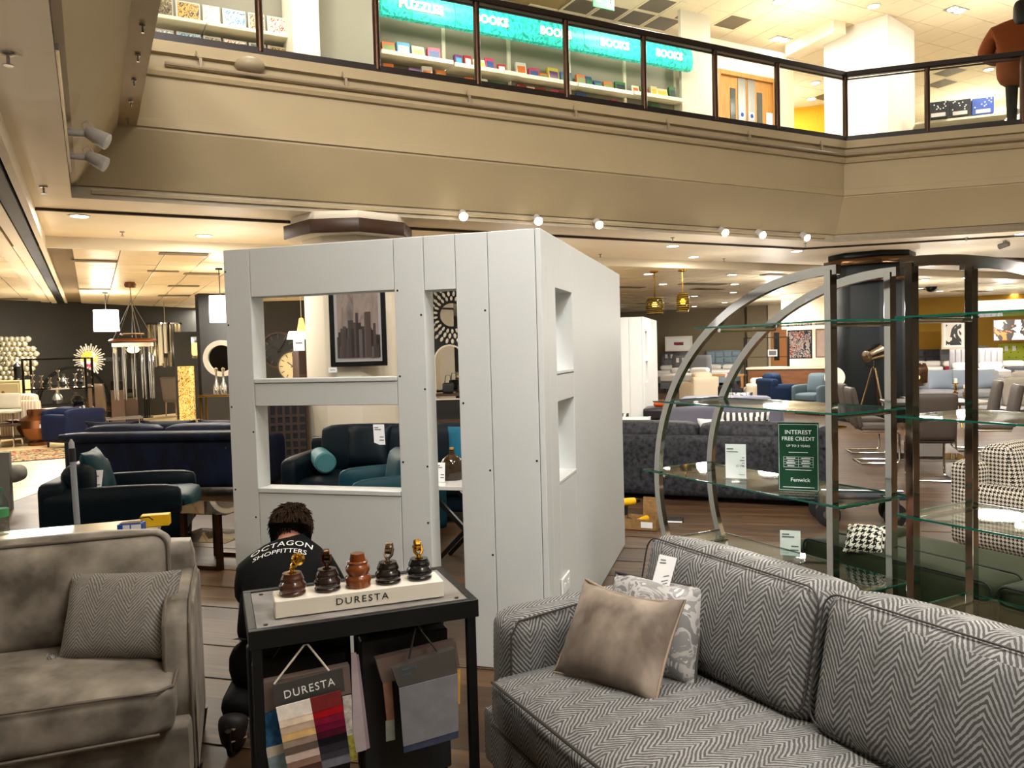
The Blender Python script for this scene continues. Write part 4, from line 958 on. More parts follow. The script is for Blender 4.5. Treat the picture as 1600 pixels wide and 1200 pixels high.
for a in ((-.112, .012, .112, .0135), (-.112, .412, .112, .4135)): tbm.box(a[0], -.0034, a[1], a[2], -.0024, a[3])
for x in (-.112, .1105): tbm.box(x, -.0034, .012, x+.0015, -.0024, .4135)
tbm.build('printed_table', white_ink, sgn)
for k, z in enumerate((.2075, .192, .178, .161)):
    for x in (-.043, .043): MB().box(x-.026+.006*(k % 2), -.0034, z-.0022, x+.026-.006*(k % 2), -.0024, z+.0022).build('print_line', white_ink, sgn)
for xa, xb, z in ((-.055, .055, .243), (-.075, .075, .136), (-.09, .09, .03)): MB().box(xa, -.0034, z-.0016, xb, -.0024, z+.0016).build('print_line', white_ink, sgn)
# ------------------------------------------------------------------ people
def skinmesh(name, nodes, edges, m, parent, sub=2, root=0):
    me = bpy.data.meshes.new(name); me.from_pydata([n[0] for n in nodes], edges, [])
    o = bpy.data.objects.new(name, me); C.objects.link(o)
    sk = o.modifiers.new('skin', 'SKIN'); sk.use_smooth_shade = True
    ss = o.modifiers.new('sub', 'SUBSURF'); ss.levels = sub; ss.render_levels = sub
    for i, n in enumerate(nodes):
        d = me.skin_vertices[0].data[i]; r = n[1]; d.radius = (r, r) if not isinstance(r, tuple) else r; d.use_root = (i == root)
    dg = bpy.context.evaluated_depsgraph_get(); dg.update()
    ev = bpy.data.meshes.new_from_object(o.evaluated_get(dg)); bpy.data.objects.remove(o)
    ev.polygons.foreach_set('use_smooth', [True]*len(ev.polygons))
    if not ev.uv_layers: boxuv(ev)
    return mesh_obj(name, ev, m, parent)
def chain(specs):
    # specs: list of chains; each node (id, (x,y,z), r); shared ids join chains
    ids = {}; nodes = []; edges = []
    for ch in specs:
        prev = None
        for it in ch:
            k = it[0]
            if k not in ids: ids[k] = len(nodes); nodes.append((it[1], it[2]))
            if prev is not None: edges.append((prev, ids[k]))
            prev = ids[k]
    return nodes, edges
skin_m = mat('skin', 'B98068', .55, var=.06, scale=20)
polo = mat('black_polo_cotton', '0A0B0C', .85, bump=.1, bscale=25)
trou = mat('black_work_trousers', '0D0C0C', .8, bump=.25, bscale=18)
hair_m = mat('brown_hair', '3B2717', .8, col2='1C110A', scale=60, stretch=(1, 1, 2), bump=.4, bscale=80)
boot = mat('dark_brown_boot', '1E1510', .6, var=.3, scale=12); boot2 = mat('tan_boot_trim', '8C7A58', .6)
pw_ = at(468, 1075, .15)
p1x = thing('person', 'person in a black OCTAGON SHOPFITTERS polo crouching in front of the partition', 'person', (-.985, 3.22, 0), radians(6))
B = chain([
    [('pel', (0, 0, .34), (.15, .12)), ('mid', (.005, .08, .50), (.145, .11)), ('chest', (.01, .20, .635), (.15, .11)), ('neck', (-.005, .335, .715), .055), ('nk2', (-.008, .375, .735), .055), ('skull', (-.012, .435, .762), .078), ('face', (-.012, .49, .755), .066), ('chin', (-.012, .515, .715), .045)],
    [('chest', 0, 0), ('shR', (.155, .20, .615), .062), ('elR', (.235, .28, .42), .045), ('wrR', (.20, .33, .22), .03), ('hdR', (.175, .36, .165), .034)],
    [('chest', 0, 0), ('shL', (-.155, .22, .615), .062), ('elL', (-.205, .37, .45), .043), ('wrL', (-.10, .50, .36), .03), ('hdL', (-.06, .53, .34), .034)],
    [('pel', 0, 0), ('hipR', (.10, .03, .29), .09), ('knR', (.17, .38, .32), .065), ('caR', (.13, .12, .16), .058), ('anR', (.12, -.08, .12), .04), ('toR', (.12, .03, .03), .03)],
    [('pel', 0, 0), ('hipL', (-.10, .03, .29), .09), ('knL', (-.19, .34, .12), .06), ('caL', (-.16, .06, .115), .055), ('anL', (-.15, -.15, .13), .038), ('toL', (-.15, -.10, .03), .03)]])
skinmesh('body', *B, skin_m, p1x)
def fingers(parent, c, dirv, m, up):
    d = V(dirv).normalized(); s_ = d.cross(V(up)).normalized()
    for k in range(4):
        L = (.055, .065, .06, .048)[k]; b0_ = V(c)+s_*(.026-.0175*k)+d*.02
        nd = [(b0_, .0085), (b0_+d*L*.5-V(up)*.004, .008), (b0_+d*L-V(up)*.022, .0065)]
        skinmesh('finger', nd, [(0, 1), (1, 2)], m, parent, 1)
    b0_ = V(c)+s_*.03-d*.012; skinmesh('thumb', [(b0_, .0095), (b0_+s_*.022+d*.02, .009), (b0_+s_*.026+d*.045, .007)], [(0, 1), (1, 2)], m, parent, 1)
fingers(p1x, (.17, .37, .145), (-.15, .3, -.9), skin_m, (0, 1, .2)); fingers(p1x, (-.045, .54, .33), (.75, .5, -.2), skin_m, (0, .2, 1))
S = chain([
    [('pel', (0, -.02, .36), (.185, .15)), ('low', (.0, .0, .44), (.19, .15)), ('mid', (.005, .075, .53), (.19, .145)), ('chest', (.01, .19, .63), (.185, .13)), ('nb', (-.003, .30, .70), .10), ('col', (-.006, .352, .742), .088)],
    [('chest', 0, 0), ('shR', (.15, .20, .615), .082), ('slR', (.20, .265, .48), .07), ('slR2', (.213, .285, .44), .066)],
    [('chest', 0, 0), ('shL', (-.15, .22, .615), .082), ('slL', (-.19, .325, .50), .07), ('slL2', (-.20, .355, .46), .066)]])
shirt = skinmesh('polo_shirt', *S, polo, p1x)
Tn = chain([
    [('wa', (0, .0, .40), (.165, .135)), ('pel', (0, -.03, .31), (.175, .15)), ('hipR', (.10, .0, .27), .12), ('knR', (.17, .38, .33), .082), ('cR', (.14, .16, .18), .078), ('aR', (.12, -.04, .15), .066), ('fR', (.12, -.08, .14), .058)],
    [('pel', 0, 0), ('hipL', (-.11, .0, .27), .12), ('knL', (-.19, .36, .12), .078), ('cL', (-.17, .06, .13), .08), ('aL', (-.155, -.11, .17), .068), ('fL', (-.155, -.15, .15), .06)]])
skinmesh('trousers', *Tn, trou, p1x)
for sx, y in ((-.155, -.14), (.12, -.07)):
    b_ = skinmesh('boot', [((sx, y-.01, .165), .068), ((sx-.005, y-.04, .11), .060), ((sx-.01, y-.02, .05), .048), ((sx-.012, y+.03, .035), .045), ((sx-.014, y+.08, .03), .036)], [(0, 1), (1, 2), (2, 3), (3, 4)], boot, p1x)
    sl = MB().tube([(sx-.005, y-.105, .13), (sx-.012, y-.085, .07), (sx-.014, y-.05, .015), (sx-.014, y+.04, .004), (sx-.014, y+.11, .006)], .012, 8); sl.build('sole', mat('brown_rubber_sole', '241910', .8), b_)
    st = MB().tube([(sx+.05, y-.01, .12), (sx+.01, y-.085, .125), (sx-.05, y-.05, .13)], .004, 6); st.tube([(sx-.055, y-.02, .07), (sx-.01, y-.09, .075), (sx+.045, y-.03, .07)], .004, 6); st.build('trim', boot2, b_)
hb_ = MB().sph((0, 0, 0), 1, 24); hb_.v = [V((-.012+v.x*.086, .432+v.y*.098, .772+v.z*.094)) for v in hb_.v]
h2_ = MB().sph((0, 0, 0), 1, 20); h2_.v = [V((-.012+v.x*.062, .372+v.y*.05, .735+v.z*.055)) for v in h2_.v]; hb_.add(h2_.v, h2_.f)
hr = hb_.build('hair', hair_m, p1x, ang=80)
lk = MB(); rr = random.Random(5)
for k in range(420):
    a = rr.uniform(0, 2*pi); e = rr.uniform(-.25, 1.45); c0 = V((-.012, .425, .765)); d = V((cos(a)*cos(e), sin(a)*cos(e), sin(e)))
    p = c0+V((d.x*.088, d.y*.100, d.z*.102)); tang = V((d.x*.4+rr.uniform(-.3, .3), -.55+d.y*.3, -.75+rr.uniform(-.2, .2))); tang = (tang-d*tang.dot(d)).normalized(); L = rr.uniform(.03, .055)
    lk.tube([p, p+tang*L*.5+d*.005, p+tang*L+d*rr.uniform(-.004, .012)], [.0045, .004, .0008], 5)
lo_ = lk.build('hair_strands', hair_m, hr); lo_['kind'] = 'stuff'
for sx in (-1, 1): MB().sph((-.012+sx*.082, .455, .735), .02, 10, (.5, .8, 1.3)).build('ear', skin_m, p1x)
# lettering wrapped on the back of the shirt
bt = BVHTree.FromPolygons([v.co.copy() for v in shirt.data.vertices], [tuple(p.vertices) for p in shirt.data.polygons])
def wrap_text(s_, size, zc, xc, sp, bend, tilt):
    me = text_mesh(s_, size, 0, sp); bm = bmesh.new(); bm.from_mesh(me)
    bmesh.ops.triangulate(bm, faces=bm.faces); bmesh.ops.subdivide_edges(bm, edges=[e for e in bm.edges if e.calc_length() > .012], cuts=2)
    ray = V((0, .62, -.78)).normalized(); upv = V((0, .78, .62)); ok = []
    for v in bm.verts:
        x, y = v.co.x, v.co.y; b_ = y-bend*x*x+tilt*x
        p = V((xc+x, .02, .62))+upv*(zc+b_)-ray*.4
        h = bt.ray_cast(p, ray)
        if h[0] is not None: v.co = h[0]-ray*.003; 
        else: ok.append(v)
    bmesh.ops.delete(bm, geom=ok, context='VERTS'); bm.to_mesh(me); bm.free(); mesh_obj('lettering', me, white_ink, shirt)
wrap_text('OCTAGON', .050, .205, -.01, 1.05, 2.2, .1); wrap_text('SHOPFITTERS', .038, .155, -.012, .98, 2.2, .1)

# standing person on the upper storey
up = aty(1594, 60, 12.85); py_ = V((up.x, up.y, 0))
p2 = thing('person', 'person in a rust brown coat with dark hair standing behind the upper balustrade', 'person', (up.x, up.y, ZU), radians(152))
coat = mat('rust_brown_coat', '6A3413', .85, bump=.2, bscale=20); dkh = mat('black_hair', '0E0C0D', .5, bump=.4, bscale=50)
K = 1.26
def kk_(p): return tuple(q*K for q in p)
Bd = chain([[('pel', kk_((0, 0, .95)), .13), ('ch', kk_((0, 0, 1.32)), .14), ('nk', kk_((0, -.01, 1.5)), .055), ('hd', kk_((0, -.02, 1.62)), .085), ('tp', kk_((0, -.02, 1.70)), .075)],
            [('ch', 0, 0), ('sR', kk_((.19, 0, 1.38)), .06), ('eR', kk_((.26, -.06, 1.12)), .045), ('wR', kk_((.14, -.24, 1.06)), .033), ('hR', kk_((.07, -.28, 1.06)), .035)],
            [('ch', 0, 0), ('sL', kk_((-.19, 0, 1.38)), .06), ('eL', kk_((-.26, -.06, 1.12)), .045), ('wL', kk_((-.14, -.24, 1.06)), .033), ('hL', kk_((-.07, -.28, 1.06)), .035)],
            [('pel', 0, 0), ('hpR', kk_((.09, 0, .88)), .08), ('knR', kk_((.09, -.01, .48)), .06), ('anR', kk_((.09, .02, .08)), .04), ('toR', kk_((.1, -.12, .03)), .035)],
            [('pel', 0, 0), ('hpL', kk_((-.09, 0, .88)), .08), ('knL', kk_((-.09, -.01, .48)), .06), ('anL', kk_((-.09, .02, .08)), .04), ('toL', kk_((-.1, -.12, .03)), .035)]])
skinmesh('body', *Bd, skin_m, p2)
Ct = chain([[('hem', kk_((0, 0, .62)), (.36, .27)), ('hip', kk_((0, 0, .92)), (.36, .27)), ('ch', kk_((0, 0, 1.28)), (.33, .25)), ('nk', kk_((0, -.01, 1.50)), .11)],
            [('ch', 0, 0), ('sR', kk_((.27, 0, 1.36)), .15), ('eR', kk_((.40, -.05, 1.12)), .14), ('wR', kk_((.20, -.20, 1.04)), .075)],
            [('ch', 0, 0), ('sL', kk_((-.27, 0, 1.36)), .15), ('eL', kk_((-.40, -.05, 1.12)), .14), ('wL', kk_((-.20, -.20, 1.04)), .075)]])
skinmesh('coat', *Ct, coat, p2)
skinmesh('trousers', *chain([[('a', kk_((.09, 0, .85)), .11), ('b', kk_((.09, -.01, .45)), .085), ('c', kk_((.09, .02, .07)), .07)]]), trou, p2)
skinmesh('trousers', *chain([[('a', kk_((-.09, 0, .85)), .11), ('b', kk_((-.09, -.01, .45)), .085), ('c', kk_((-.09, .02, .07)), .07)]]), trou, p2)
skinmesh('hair', [(kk_((0, .02, 1.72)), .10), (kk_((0, .05, 1.60)), .11), (kk_((0, .07, 1.46)), .12), (kk_((0, .07, 1.36)), .09)], [(0, 1), (1, 2), (2, 3)], dkh, p2)
scm = stripes('striped_scarf', '2A1510', 'B08A68', .035, .01)
MB().add([(-.30, .12, 1.30), (-.22, .24, 1.30), (-.20, .28, .78), (-.33, .16, .75), (-.30, .11, 1.30), (-.21, .25, 1.30), (-.19, .29, .78), (-.33, .15, .75)], [(0, 1, 2, 3), (7, 6, 5, 4), (0, 4, 5, 1), (1, 5, 6, 2), (2, 6, 7, 3), (3, 7, 4, 0)]).build('scarf', scm, p2)
# ------------------------------------------------------------------ book bays on the upper storey
shelf_m = mat('cream_metal_shelf', 'D8D0B8', .45); back_m = mat('beige_back_panel', '8F8874', .6)
teal = abstract('lit_teal_sign', ('0FA08E', '2FCDB8', '0A8C7A', '8FEBDA'), 7, .4, 1.5, 4, emit=.42)
redl = mat('red_letter_edge', 'D8503C', .5, emit=.4); wl = mat('lit_white_letters', 'FFF4EC', .5, emit=1.6)
bx0, bx1 = gplane(594, 30, YB)[0], gplane(1078, 110, YB)[0]; nb = 5; bw = (bx1-bx0)/nb
zsb = 6.45; zst = 6.82
BK = ['2C4A7C', '8A1F24', 'C8B23A', '2F6B3A', 'D8D2C4', '5A2A5E', '20262E', 'C86A2A', '3F8FB0', 'B03A5A', '6B7F3A', 'E3C9A8']
BN = ['blue', 'red', 'yellow', 'green', 'white', 'purple', 'black', 'orange', 'sky blue', 'pink', 'olive', 'cream']
def zsh(px, py): return gplane(px, py, YB)[1]
sh_top = [zsh(650, 86)-.0, zsh(650, 86)-.02, zsh(890, 123), zsh(890, 123), zsh(1040, 146)]
OR = ['first', 'second', 'third', 'fourth', 'fifth', 'sixth', 'seventh', 'eighth', 'ninth', 'tenth', 'eleventh', 'twelfth']
rb_ = random.Random(11)
signw = ['PUZZLES', 'BOOKS', 'BOOKS', 'BOOKS', 'BOOKS']
ordn = ['PUZZLES', 'first BOOKS', 'second BOOKS', 'third BOOKS', 'last BOOKS']
for k in range(nb):
    x0 = bx0+k*bw; t = thing('book_bay', 'shelf bay under the '+ordn[k]+' sign on the upper storey', 'shelving', gw(x0, YB, ZU), GR, 'shelf bays under teal signs')
    MB().box(.01, .42, 0, bw-.01, .45, 2.1).build('back_panel', back_m, t)
    for x in (.0, bw-.03): MB().box(x, .38, 0, x+.03, .42, 2.1).build('upright', shelf_m, t)
    dpt = 0 if k < 2 else .12
    z1 = sh_top[k]-ZU; z2 = z1-.34; 
    for z in (z1, z2, z2-.34):
        if z > .1: MB().box(.01, dpt+.02, z-.03, bw-.01, .40, z).box(.01, dpt, z-.05, bw-.01, dpt+.02, z+.012).build('shelf', shelf_m, t, bev=.003)
    MB().box(0, 0, .0, bw, .42, .12).build('plinth', shelf_m, t)
    s_ = MB(); n = 6; pr = [(-.04-.06*sin(pi*i/n/1.0*.9), zst-ZU-(zst-zsb)*i/n) for i in range(n+1)]
    vs = [(x, y, z) for x in (.006, bw-.006) for y, z in pr]+[(x, .05, z) for x in (.006, bw-.006) for z in (zst-ZU, zsb-ZU)]
    m_ = n+1; fs = [(i, i+1, m_+i+1, m_+i) for i in range(n)]+[tuple(range(m_))+(2*m_+1, 2*m_), tuple(range(m_, 2*m_))[::-1]+(2*m_+2, 2*m_+3)]+[(2*m_, 2*m_+2, m_, 0), (2*m_+1, n, m_+n, 2*m_+3), (2*m_, 2*m_+1, 2*m_+3, 2*m_+2)]
    s_.add(vs, fs); sg = s_.build('sign_box', teal, t, ang=50)
    for dy, mm, off in ((-.108, redl, .004), (-.112, wl, 0)):
        text(signw[k], mm, sg, TR((bw*.52+off*2, dy, (zst+zsb)/2-ZU-.01-off*1.5), UP+.05), .17, .002, 1.05, bold=.006)
    for lv, z in enumerate((z1, z2)):
        x = .08
        nmb = 0
        while x < bw-.22:
            ci = rb_.randrange(len(BK)); w_ = rb_.uniform(.13, .22); h_ = rb_.uniform(.15, .27); th = rb_.uniform(.03, .07)
            if k == 0 and lv == 0: w_, h_, th = .2, .22, .10; 
            kind = 'book' if k else ('toy_box' if lv == 0 else 'book')
            lab = (BN[ci]+(' covered book, ' if kind == 'book' else ' boxed toy, ')+OR[nmb]+' from left on the '+('upper' if lv == 0 else 'lower')+' shelf under the '+ordn[k]+' sign')
            b_ = thing(kind, lab, 'book' if kind == 'book' else 'toy box', gw(x0+x+w_/2, YB+dpt+.14, ZU+z+.002), GR+rb_.uniform(-.15, .15), 'books and boxes under the teal signs')
            tl_ = rb_.uniform(.05, .35); mx = M.Rotation(-tl_, 4, 'X')
            MB().box(-w_/2, 0, 0, w_/2, th, h_, mx).build('cover', mat('cover_'+BN[ci].replace(' ', '_'), BK[ci], .4), b_, bev=.004)
            cj = (ci+3) % len(BK)
            MB().box(-w_/2+.02, -.002, h_*.3, w_/2-.02, 0, h_*.75, mx).build('cover_picture', mat('cover_'+BN[cj].replace(' ', '_'), BK[cj], .4), b_)
            x += w_+rb_.uniform(.01, .07); nmb += 1
# jigsaw shelf at the far left of the balcony
jx0, jx1 = gplane(236, 40, YB)[0], gplane(462, 60, YB)[0]
t = thing('book_bay', 'shelf bay of jigsaw boxes at the left end of the balcony', 'shelving', gw(jx0, YB, ZU), GR)
jw = jx1-jx0; MB().box(0, .42, 0, jw, .45, 2.1).build('back_panel', mat('grey_back_panel', '7A7568', .6), t)
za = gplane(330, 34, YB)[1]-ZU; zb_ = za-.40
for z in (za, zb_):
    for a, b in ((0, jw*.36), (jw*.37, jw)): MB().box(a, 0, z-.05, b, .42, z).build('shelf', shelf_m, t, bev=.008)
jc = [('dark', ('1E2228', '6A5A3A', '8F8A7A', 'C0B8A8')), ('gold', ('2A2418', 'B08A3A', '5A4420', 'D8C070')), ('white', ('D8D4CC', '8A8F94', 'EDEAE4', '5A6068')), ('blue', ('3A6A8A', '9FC0D0', '2A4A6A', 'D0DCE0')), ('city', ('5A4A3A', '9A8A6A', '2A2A2A', 'C8B898')), ('red', ('B03A2A', 'E8D8B8', '7A2A20', 'D89A5A'))]
for lv, z in enumerate((za, zb_)):
    x = .06; i = 0
    while x < jw-.25:
        w_ = .30 if i % 2 else .22; nm, cc = jc[(i+lv*2) % 6]
        b_ = thing('jigsaw_box', nm+' picture jigsaw box number '+['one', 'two', 'three', 'four', 'five', 'six', 'seven', 'eight', 'nine', 'ten', 'eleven', 'twelve'][i]+' from the left on the '+('upper' if lv == 0 else 'lower')+' jigsaw shelf', 'jigsaw box', gw(jx0+x+w_/2, YB+.12, ZU+z+.002), GR, 'jigsaw boxes on the balcony')
        MB().box(-w_/2, 0, 0, w_/2, .07, .27, M.Rotation(-.12, 4, 'X')).build('box', mat('card_white', 'A8A49C', .5), b_, bev=.003)
        MB().box(-w_/2+.025, -.002, .03, w_/2-.012, 0, .25, M.Rotation(-.12, 4, 'X')).build('picture', abstract('jigsaw_'+nm, cc, 14, .4, 2, 5), b_)
        x += w_+.03; i += 1
# white column and grey panel between the bays
c0, c1, c2 = gplane(458, 60, YB-.3)[0], gplane(500, 60, YB-.3)[0], gplane(592, 60, YB)[0]
gbuild(MB().box(c0, YB-.3, ZU, c1, YB+.3, ZUC), 'pillar', mat('bright_white_paint', 'E8E2D4', .6), 'white column between jigsaw shelf and PUZZLES bay', bev=.01)
gbuild(MB().box(c1, YB+.0, ZU, c2-.02, YB+.1, ZUC), 'wall_upper', mat('sage_grey_panel', '8E8A7C', .6), 'sage grey panel left of the PUZZLES bay')
xe_ = gplane(1064, 130, YB)[0]
gbuild(MB().box(bx1+.02, YB+.25, ZU, xs[1]+.05, YB+.32, ZUC), 'wall_upper', mat('warm_white_wall', 'CFC8B4', .7), 'pale panel right of the last BOOKS bay')
# navy boxes beside the person upstairs
zz_ = ZU+1.2
for k, (px, py, col, nm) in enumerate(((1466, 184, '15171C', 'black spotted gift box, left of the row'), (1500, 181, '15171C', 'black spotted gift box in the middle of the row'), (1536, 178, '2F4C9A', 'bright blue spotted gift box beside the person in brown'))):
    w = aty(px, py, 15.0); t = thing('gift_box', nm, 'box', w, radians(-20), 'gift boxes on the upper shelf')
    MB().box(-.18, 0, 0, .18, .3, .30).build('box', mat('gift_'+col, col, .5), t, bev=.006)
    dm = MB(); rr = random.Random(k)
    for q in range(9):
        x, z = rr.uniform(-.15, .15), rr.uniform(.12, .28); dm.cyl((x, -.001, z), (x, -.003, z), .012, n=6)
    d_ = dm.build('dots', paper, t); d_['kind'] = 'stuff'
    MB().box(-.12, -.003, .02, .12, -.001, .09).build('label', mat('label_grey', 'B9B2B0', .6), t)
w = aty(1500, 184, 15.0); t = thing('wall_shelf', 'cream shelf holding the spotted gift boxes', 'shelf', (w.x, w.y, w.z-.045), radians(-20))
MB().box(-.75, -.05, 0, .8, .4, .04).build('board', shelf_m, t); MB().box(-.75, .36, -1.0, .8, .4, 0).build('support', mat('dark_support', '22242C', .6), t)
w = aty(1590, 178, 12.9); t = thing('tissue_box', 'small white box on the ledge beside the person in brown', 'box', (w.x-.05, w.y, w.z), radians(-20)); MB().box(-.07, 0, 0, .07, .08, .08).build('box', paper, t, bev=.004); MB().box(-.05, -.002, .02, .05, 0, .05).build('label', mat('label_grey', 'B9B2B0', .6), t)
w = at(943, 4, 7.2); exit_sign(w, GR, 'bluish green exit sign hanging above the balustrade at the top', False)
# ------------------------------------------------------------------ pillars
def octa(r, c=.29): k = r*(1-2*c*.5*1.0); return [(r, -k*.55), (r, k*.55), (k*.55, r), (-k*.55, r), (-r, k*.55), (-r, -k*.55), (-k*.55, -r), (k*.55, -r)]
def pillar(loc, rot, r, label, body, cap, capr, capz, ribs):
    t = MB().prism(octa(r), 0, ZC).build('pillar', body, loc=loc, rot=rot, bev=.004); struct(t, label)
    for z0, z1, rr, m in ribs:
        MB().prism(octa(rr), z0, z1).build('capital_band', m, t, bev=.006)
    return t
WP = V((-1.98, 9.95, 0)); pw2 = mat('cream_pillar_paint', 'DDD2BC', .6)
wood_dk = mat('dark_brown_moulding', '3A2415', .45)
pillar(WP, GR+radians(-30), .54, 'white octagonal pillar behind the partition', pw2, None, 0, 0, ((ZC-.10, ZC, .66, pw2), (ZC-.26, ZC-.10, .74, wood_dk), (ZC-.27, ZC-.255, .72, pw2), (ZC-.62, ZC-.57, .56, wood_dk)))
DP = at(1372, 392, ZC); navy_p = mat('charcoal_pillar_paint', '12171A', .6, spec=.3)
DP = V((DP.x+.15, DP.y+.6, 0))
pillar(DP, GR+radians(-20), .60, 'charcoal octagonal pillar behind the glass shelving', navy_p, None, 0, 0, ((ZC-.12, ZC, .74, black_m), (ZC-.24, ZC-.12, .82, mat('bronze_moulding', '5A4028', .25, metal=.8)), (ZC-.48, ZC-.24, .69, navy_p), (ZC-.56, ZC-.48, .73, mat('bronze_moulding', '5A4028', .25, metal=.8))))
# framed city picture on the white pillar
pf_ = Fr(WP, radians(0)); 
def picture(label, px0, py0, px1, py1, Y, rot, frame, art, fw=.05, mount=None, mw=.05):
    a, b = aty(px0, py0, Y), aty(px1, py1, Y); w, h = abs(b.x-a.x), abs(a.z-b.z); c = (a+b)/2
    t = thing('framed_picture', label, 'picture', (c.x, c.y, c.z-h/2), rot)
    f = MB().box(-w/2, -.03, 0, -w/2+fw, .01, h).box(w/2-fw, -.03, 0, w/2, .01, h).box(-w/2+fw, -.03, 0, w/2-fw, .01, fw).box(-w/2+fw, -.03, h-fw, w/2-fw, .01, h); f.build('frame', frame, t, bev=.004)
    if mount: MB().box(-w/2+fw, -.012, fw, w/2-fw, .0, h-fw).build('mount', mount, t)
    k = fw+(mw if mount else 0); MB().box(-w/2+k, -.018, k, w/2-k, -.006, h-k).build('print', art, t)
    return t, w, h
citym = abstract('misty_city_print', ('7C6F66', '8D8078', '5A5250'), 3, .12, .5, 5, stretch=(3, 1, .8))
t, w_, h_ = picture('large framed print of a misty skyscraper city on the white pillar', 513, 448, 606, 571, 9.3, radians(-2), black_m, citym, .055, mat('silver_mount', '9A9794', .4), .035)
rc = random.Random(4)
for k in range(26):
    x = -w_/2+.10+(w_-.2)*k/25; hh = rc.uniform(.12, .5)*(.75+.5*abs(cos(k*.5))); bw_ = rc.uniform(.015, .035)
    m_ = mat('ink_tower_%d' % (k % 4), ('3A3433', '2A2626', '57504C', '473A36')[k % 4], .3)
    b = MB().box(x-bw_, -.0195-.0004*(k % 5), .10, x+bw_, -.018, .10+hh*h_)
    if k in (9, 14): b.prism([(x-bw_, .10+hh*h_), (x+bw_, .10+hh*h_), (x, .10+hh*h_+.1)], .018, .0195, TR((0, 0, 0), UP))
    b.build('printed_tower', m_, t)
w = aty(520, 578, 9.3); t = thing('wall_label', 'small white price label under the city picture', 'label', w, radians(-2)); MB().box(-.05, -.005, -.03, .05, .005, .03).build('card', paper, t); MB().box(-.03, -.007, -.004, .03, -.005, .004).build('print', grey_ink, t)

# ------------------------------------------------------------------ walls
WA, WB, WC = at(-30, 466.8, ZC2), at(330, 484.3, ZC2), at(470, 488, ZC2)
def wallseg(a, b, m, label, z0=0, z1=ZC2+.02, th=.15, name='wall_left'):
    d = (b-a); rot = atan2(d.y, d.x); L = V((d.x, d.y)).length
    o = MB().box(0, 0, z0, L, th, z1).build(name, m, loc=(a.x, a.y, 0), rot=rot); struct(o, label); return o
wallseg(WA+(WA-WC).normalized()*6, WC, dark_wall, 'charcoal far wall of the lighting department')
wallseg(WC, WC+V((10.2, 1.0, 0)), mat('navy_charcoal_wall', '24262B', .7), 'charcoal wall behind the white pillar', name='wall_back')
wf = Fr(WA, atan2((WC-WA).y, (WC-WA).x))
RA, RB = at(1020, 485.3, ZC2), at(1640, 456.5, ZC2); rdir = (RB-RA).normalized(); rf = Fr(RA, atan2(rdir.y, rdir.x))
def rx(px, py=500): return rf.hit(px, py, 0)[0]
def rp(x): return RA+rdir*x
wallseg(rp(rx(900)), rp(rx(1170)), taupe_wall, 'taupe far wall behind the beds', name='wall_right')
wallseg(rp(rx(1170))-rf.y*.5, rp(rx(1200))-rf.y*.5, taupe_wall, 'taupe wall pier beside the oak door', th=.6, name='wall_right')
wallseg(rp(rx(1170)), rp(rx(1300)), cream_wall, 'cream far wall with oak door', name='wall_right')
wallseg(rp(rx(1300)), rp(rx(1800)), must_wall, 'mustard far wall behind the beds', name='wall_right')
x0, x1 = rx(1208), rx(1230)
o = MB().box(x0, -.05, 0, x1, 0, 2.3).build('door_2', mat('orange_oak', 'B8752E', .5), loc=(RA.x, RA.y, 0), rot=rf.r, bev=.01); struct(o, 'far oak door beside the cream wall')
MB().box(x0-.1, -.07, 0, x0, 0, 2.4).box(x0, -.07, 2.3, x1+.1, 0, 2.4).build('door_frame', oak, o); MB().box(x1-.5, -.06, .9, x1-.3, -.05, 2.0).build('vision_panel', black_m, o)
pa = aty(1229, 470, 27.5); pb = aty(1313, 470, 27.5)
o = wallseg(V((pa.x, pa.y, 0)), V((pb.x, pb.y-.8, 0)), cream_wall, 'cream display wall with two abstract paintings', th=.3, name='wall_display')
o2 = MB().box(-.15, -.25, 2.05, (pb-pa).length+.15, .02, ZC2).build('soffit', cream_wall, o)
# paintings and wall items on the right
art1 = abstract('bright_abstract_print', ('E8E2DC', '2B3350', 'D9CFC8', 'B4493E', 'EFE9E2', '5A6488'), 2.2, .3, 3)
picture('abstract painting in white, indigo and red on the cream display wall', 1231, 516, 1268, 560, 26.6, radians(-15), blackp, art1, .04)
picture('pale pink sunray print on the cream display wall, right of the bright abstract', 1275, 514, 1309, 558, 26.3, radians(-15), mat('pink_frame', '9C7A6E', .5), abstract('sunray_print', ('E8D4C8', 'DCC0B2', 'F0E2D8'), 1.5, .5, .5), .04)
picture('framed red trees panorama on the taupe wall over the tufted headboard', 1039, 526, 1082, 548, 32, rf.r, mat('white_frame', 'E4DED2', .5), abstract('tree_panorama', ('2A2226', '8F2A36', 'C9C2BC', '4A3A3E'), 2.5, .4, 2), .08, paper, .28)
picture('black and white ink figures picture on the mustard wall', 1473, 501, 1507, 545, 27.5, rf.r, mat('cream_frame', 'D8C49A', .5), abstract('ink_figures', ('E3DACB', '15130F', 'D9CFBE', '2B2722'), 1.6, .4, 1.2, 3), .06, paper, .08)
picture('white canvas with an abstract galloping shape on the mustard wall at right', 1558, 499, 1640, 531, 25.5, rf.r, mat('black_orange_frame', '4A2C14', .5), abstract('ink_gallop', ('EDE6DA', 'DAD0C2', '3A3430', 'C87A3A', 'EDE6DA'), 1.3, .4, 2.2, 4), .03)
w0, w1 = rf.hit(1524, 480, -.02)[0], rf.hit(1660, 470, -.02)[0]
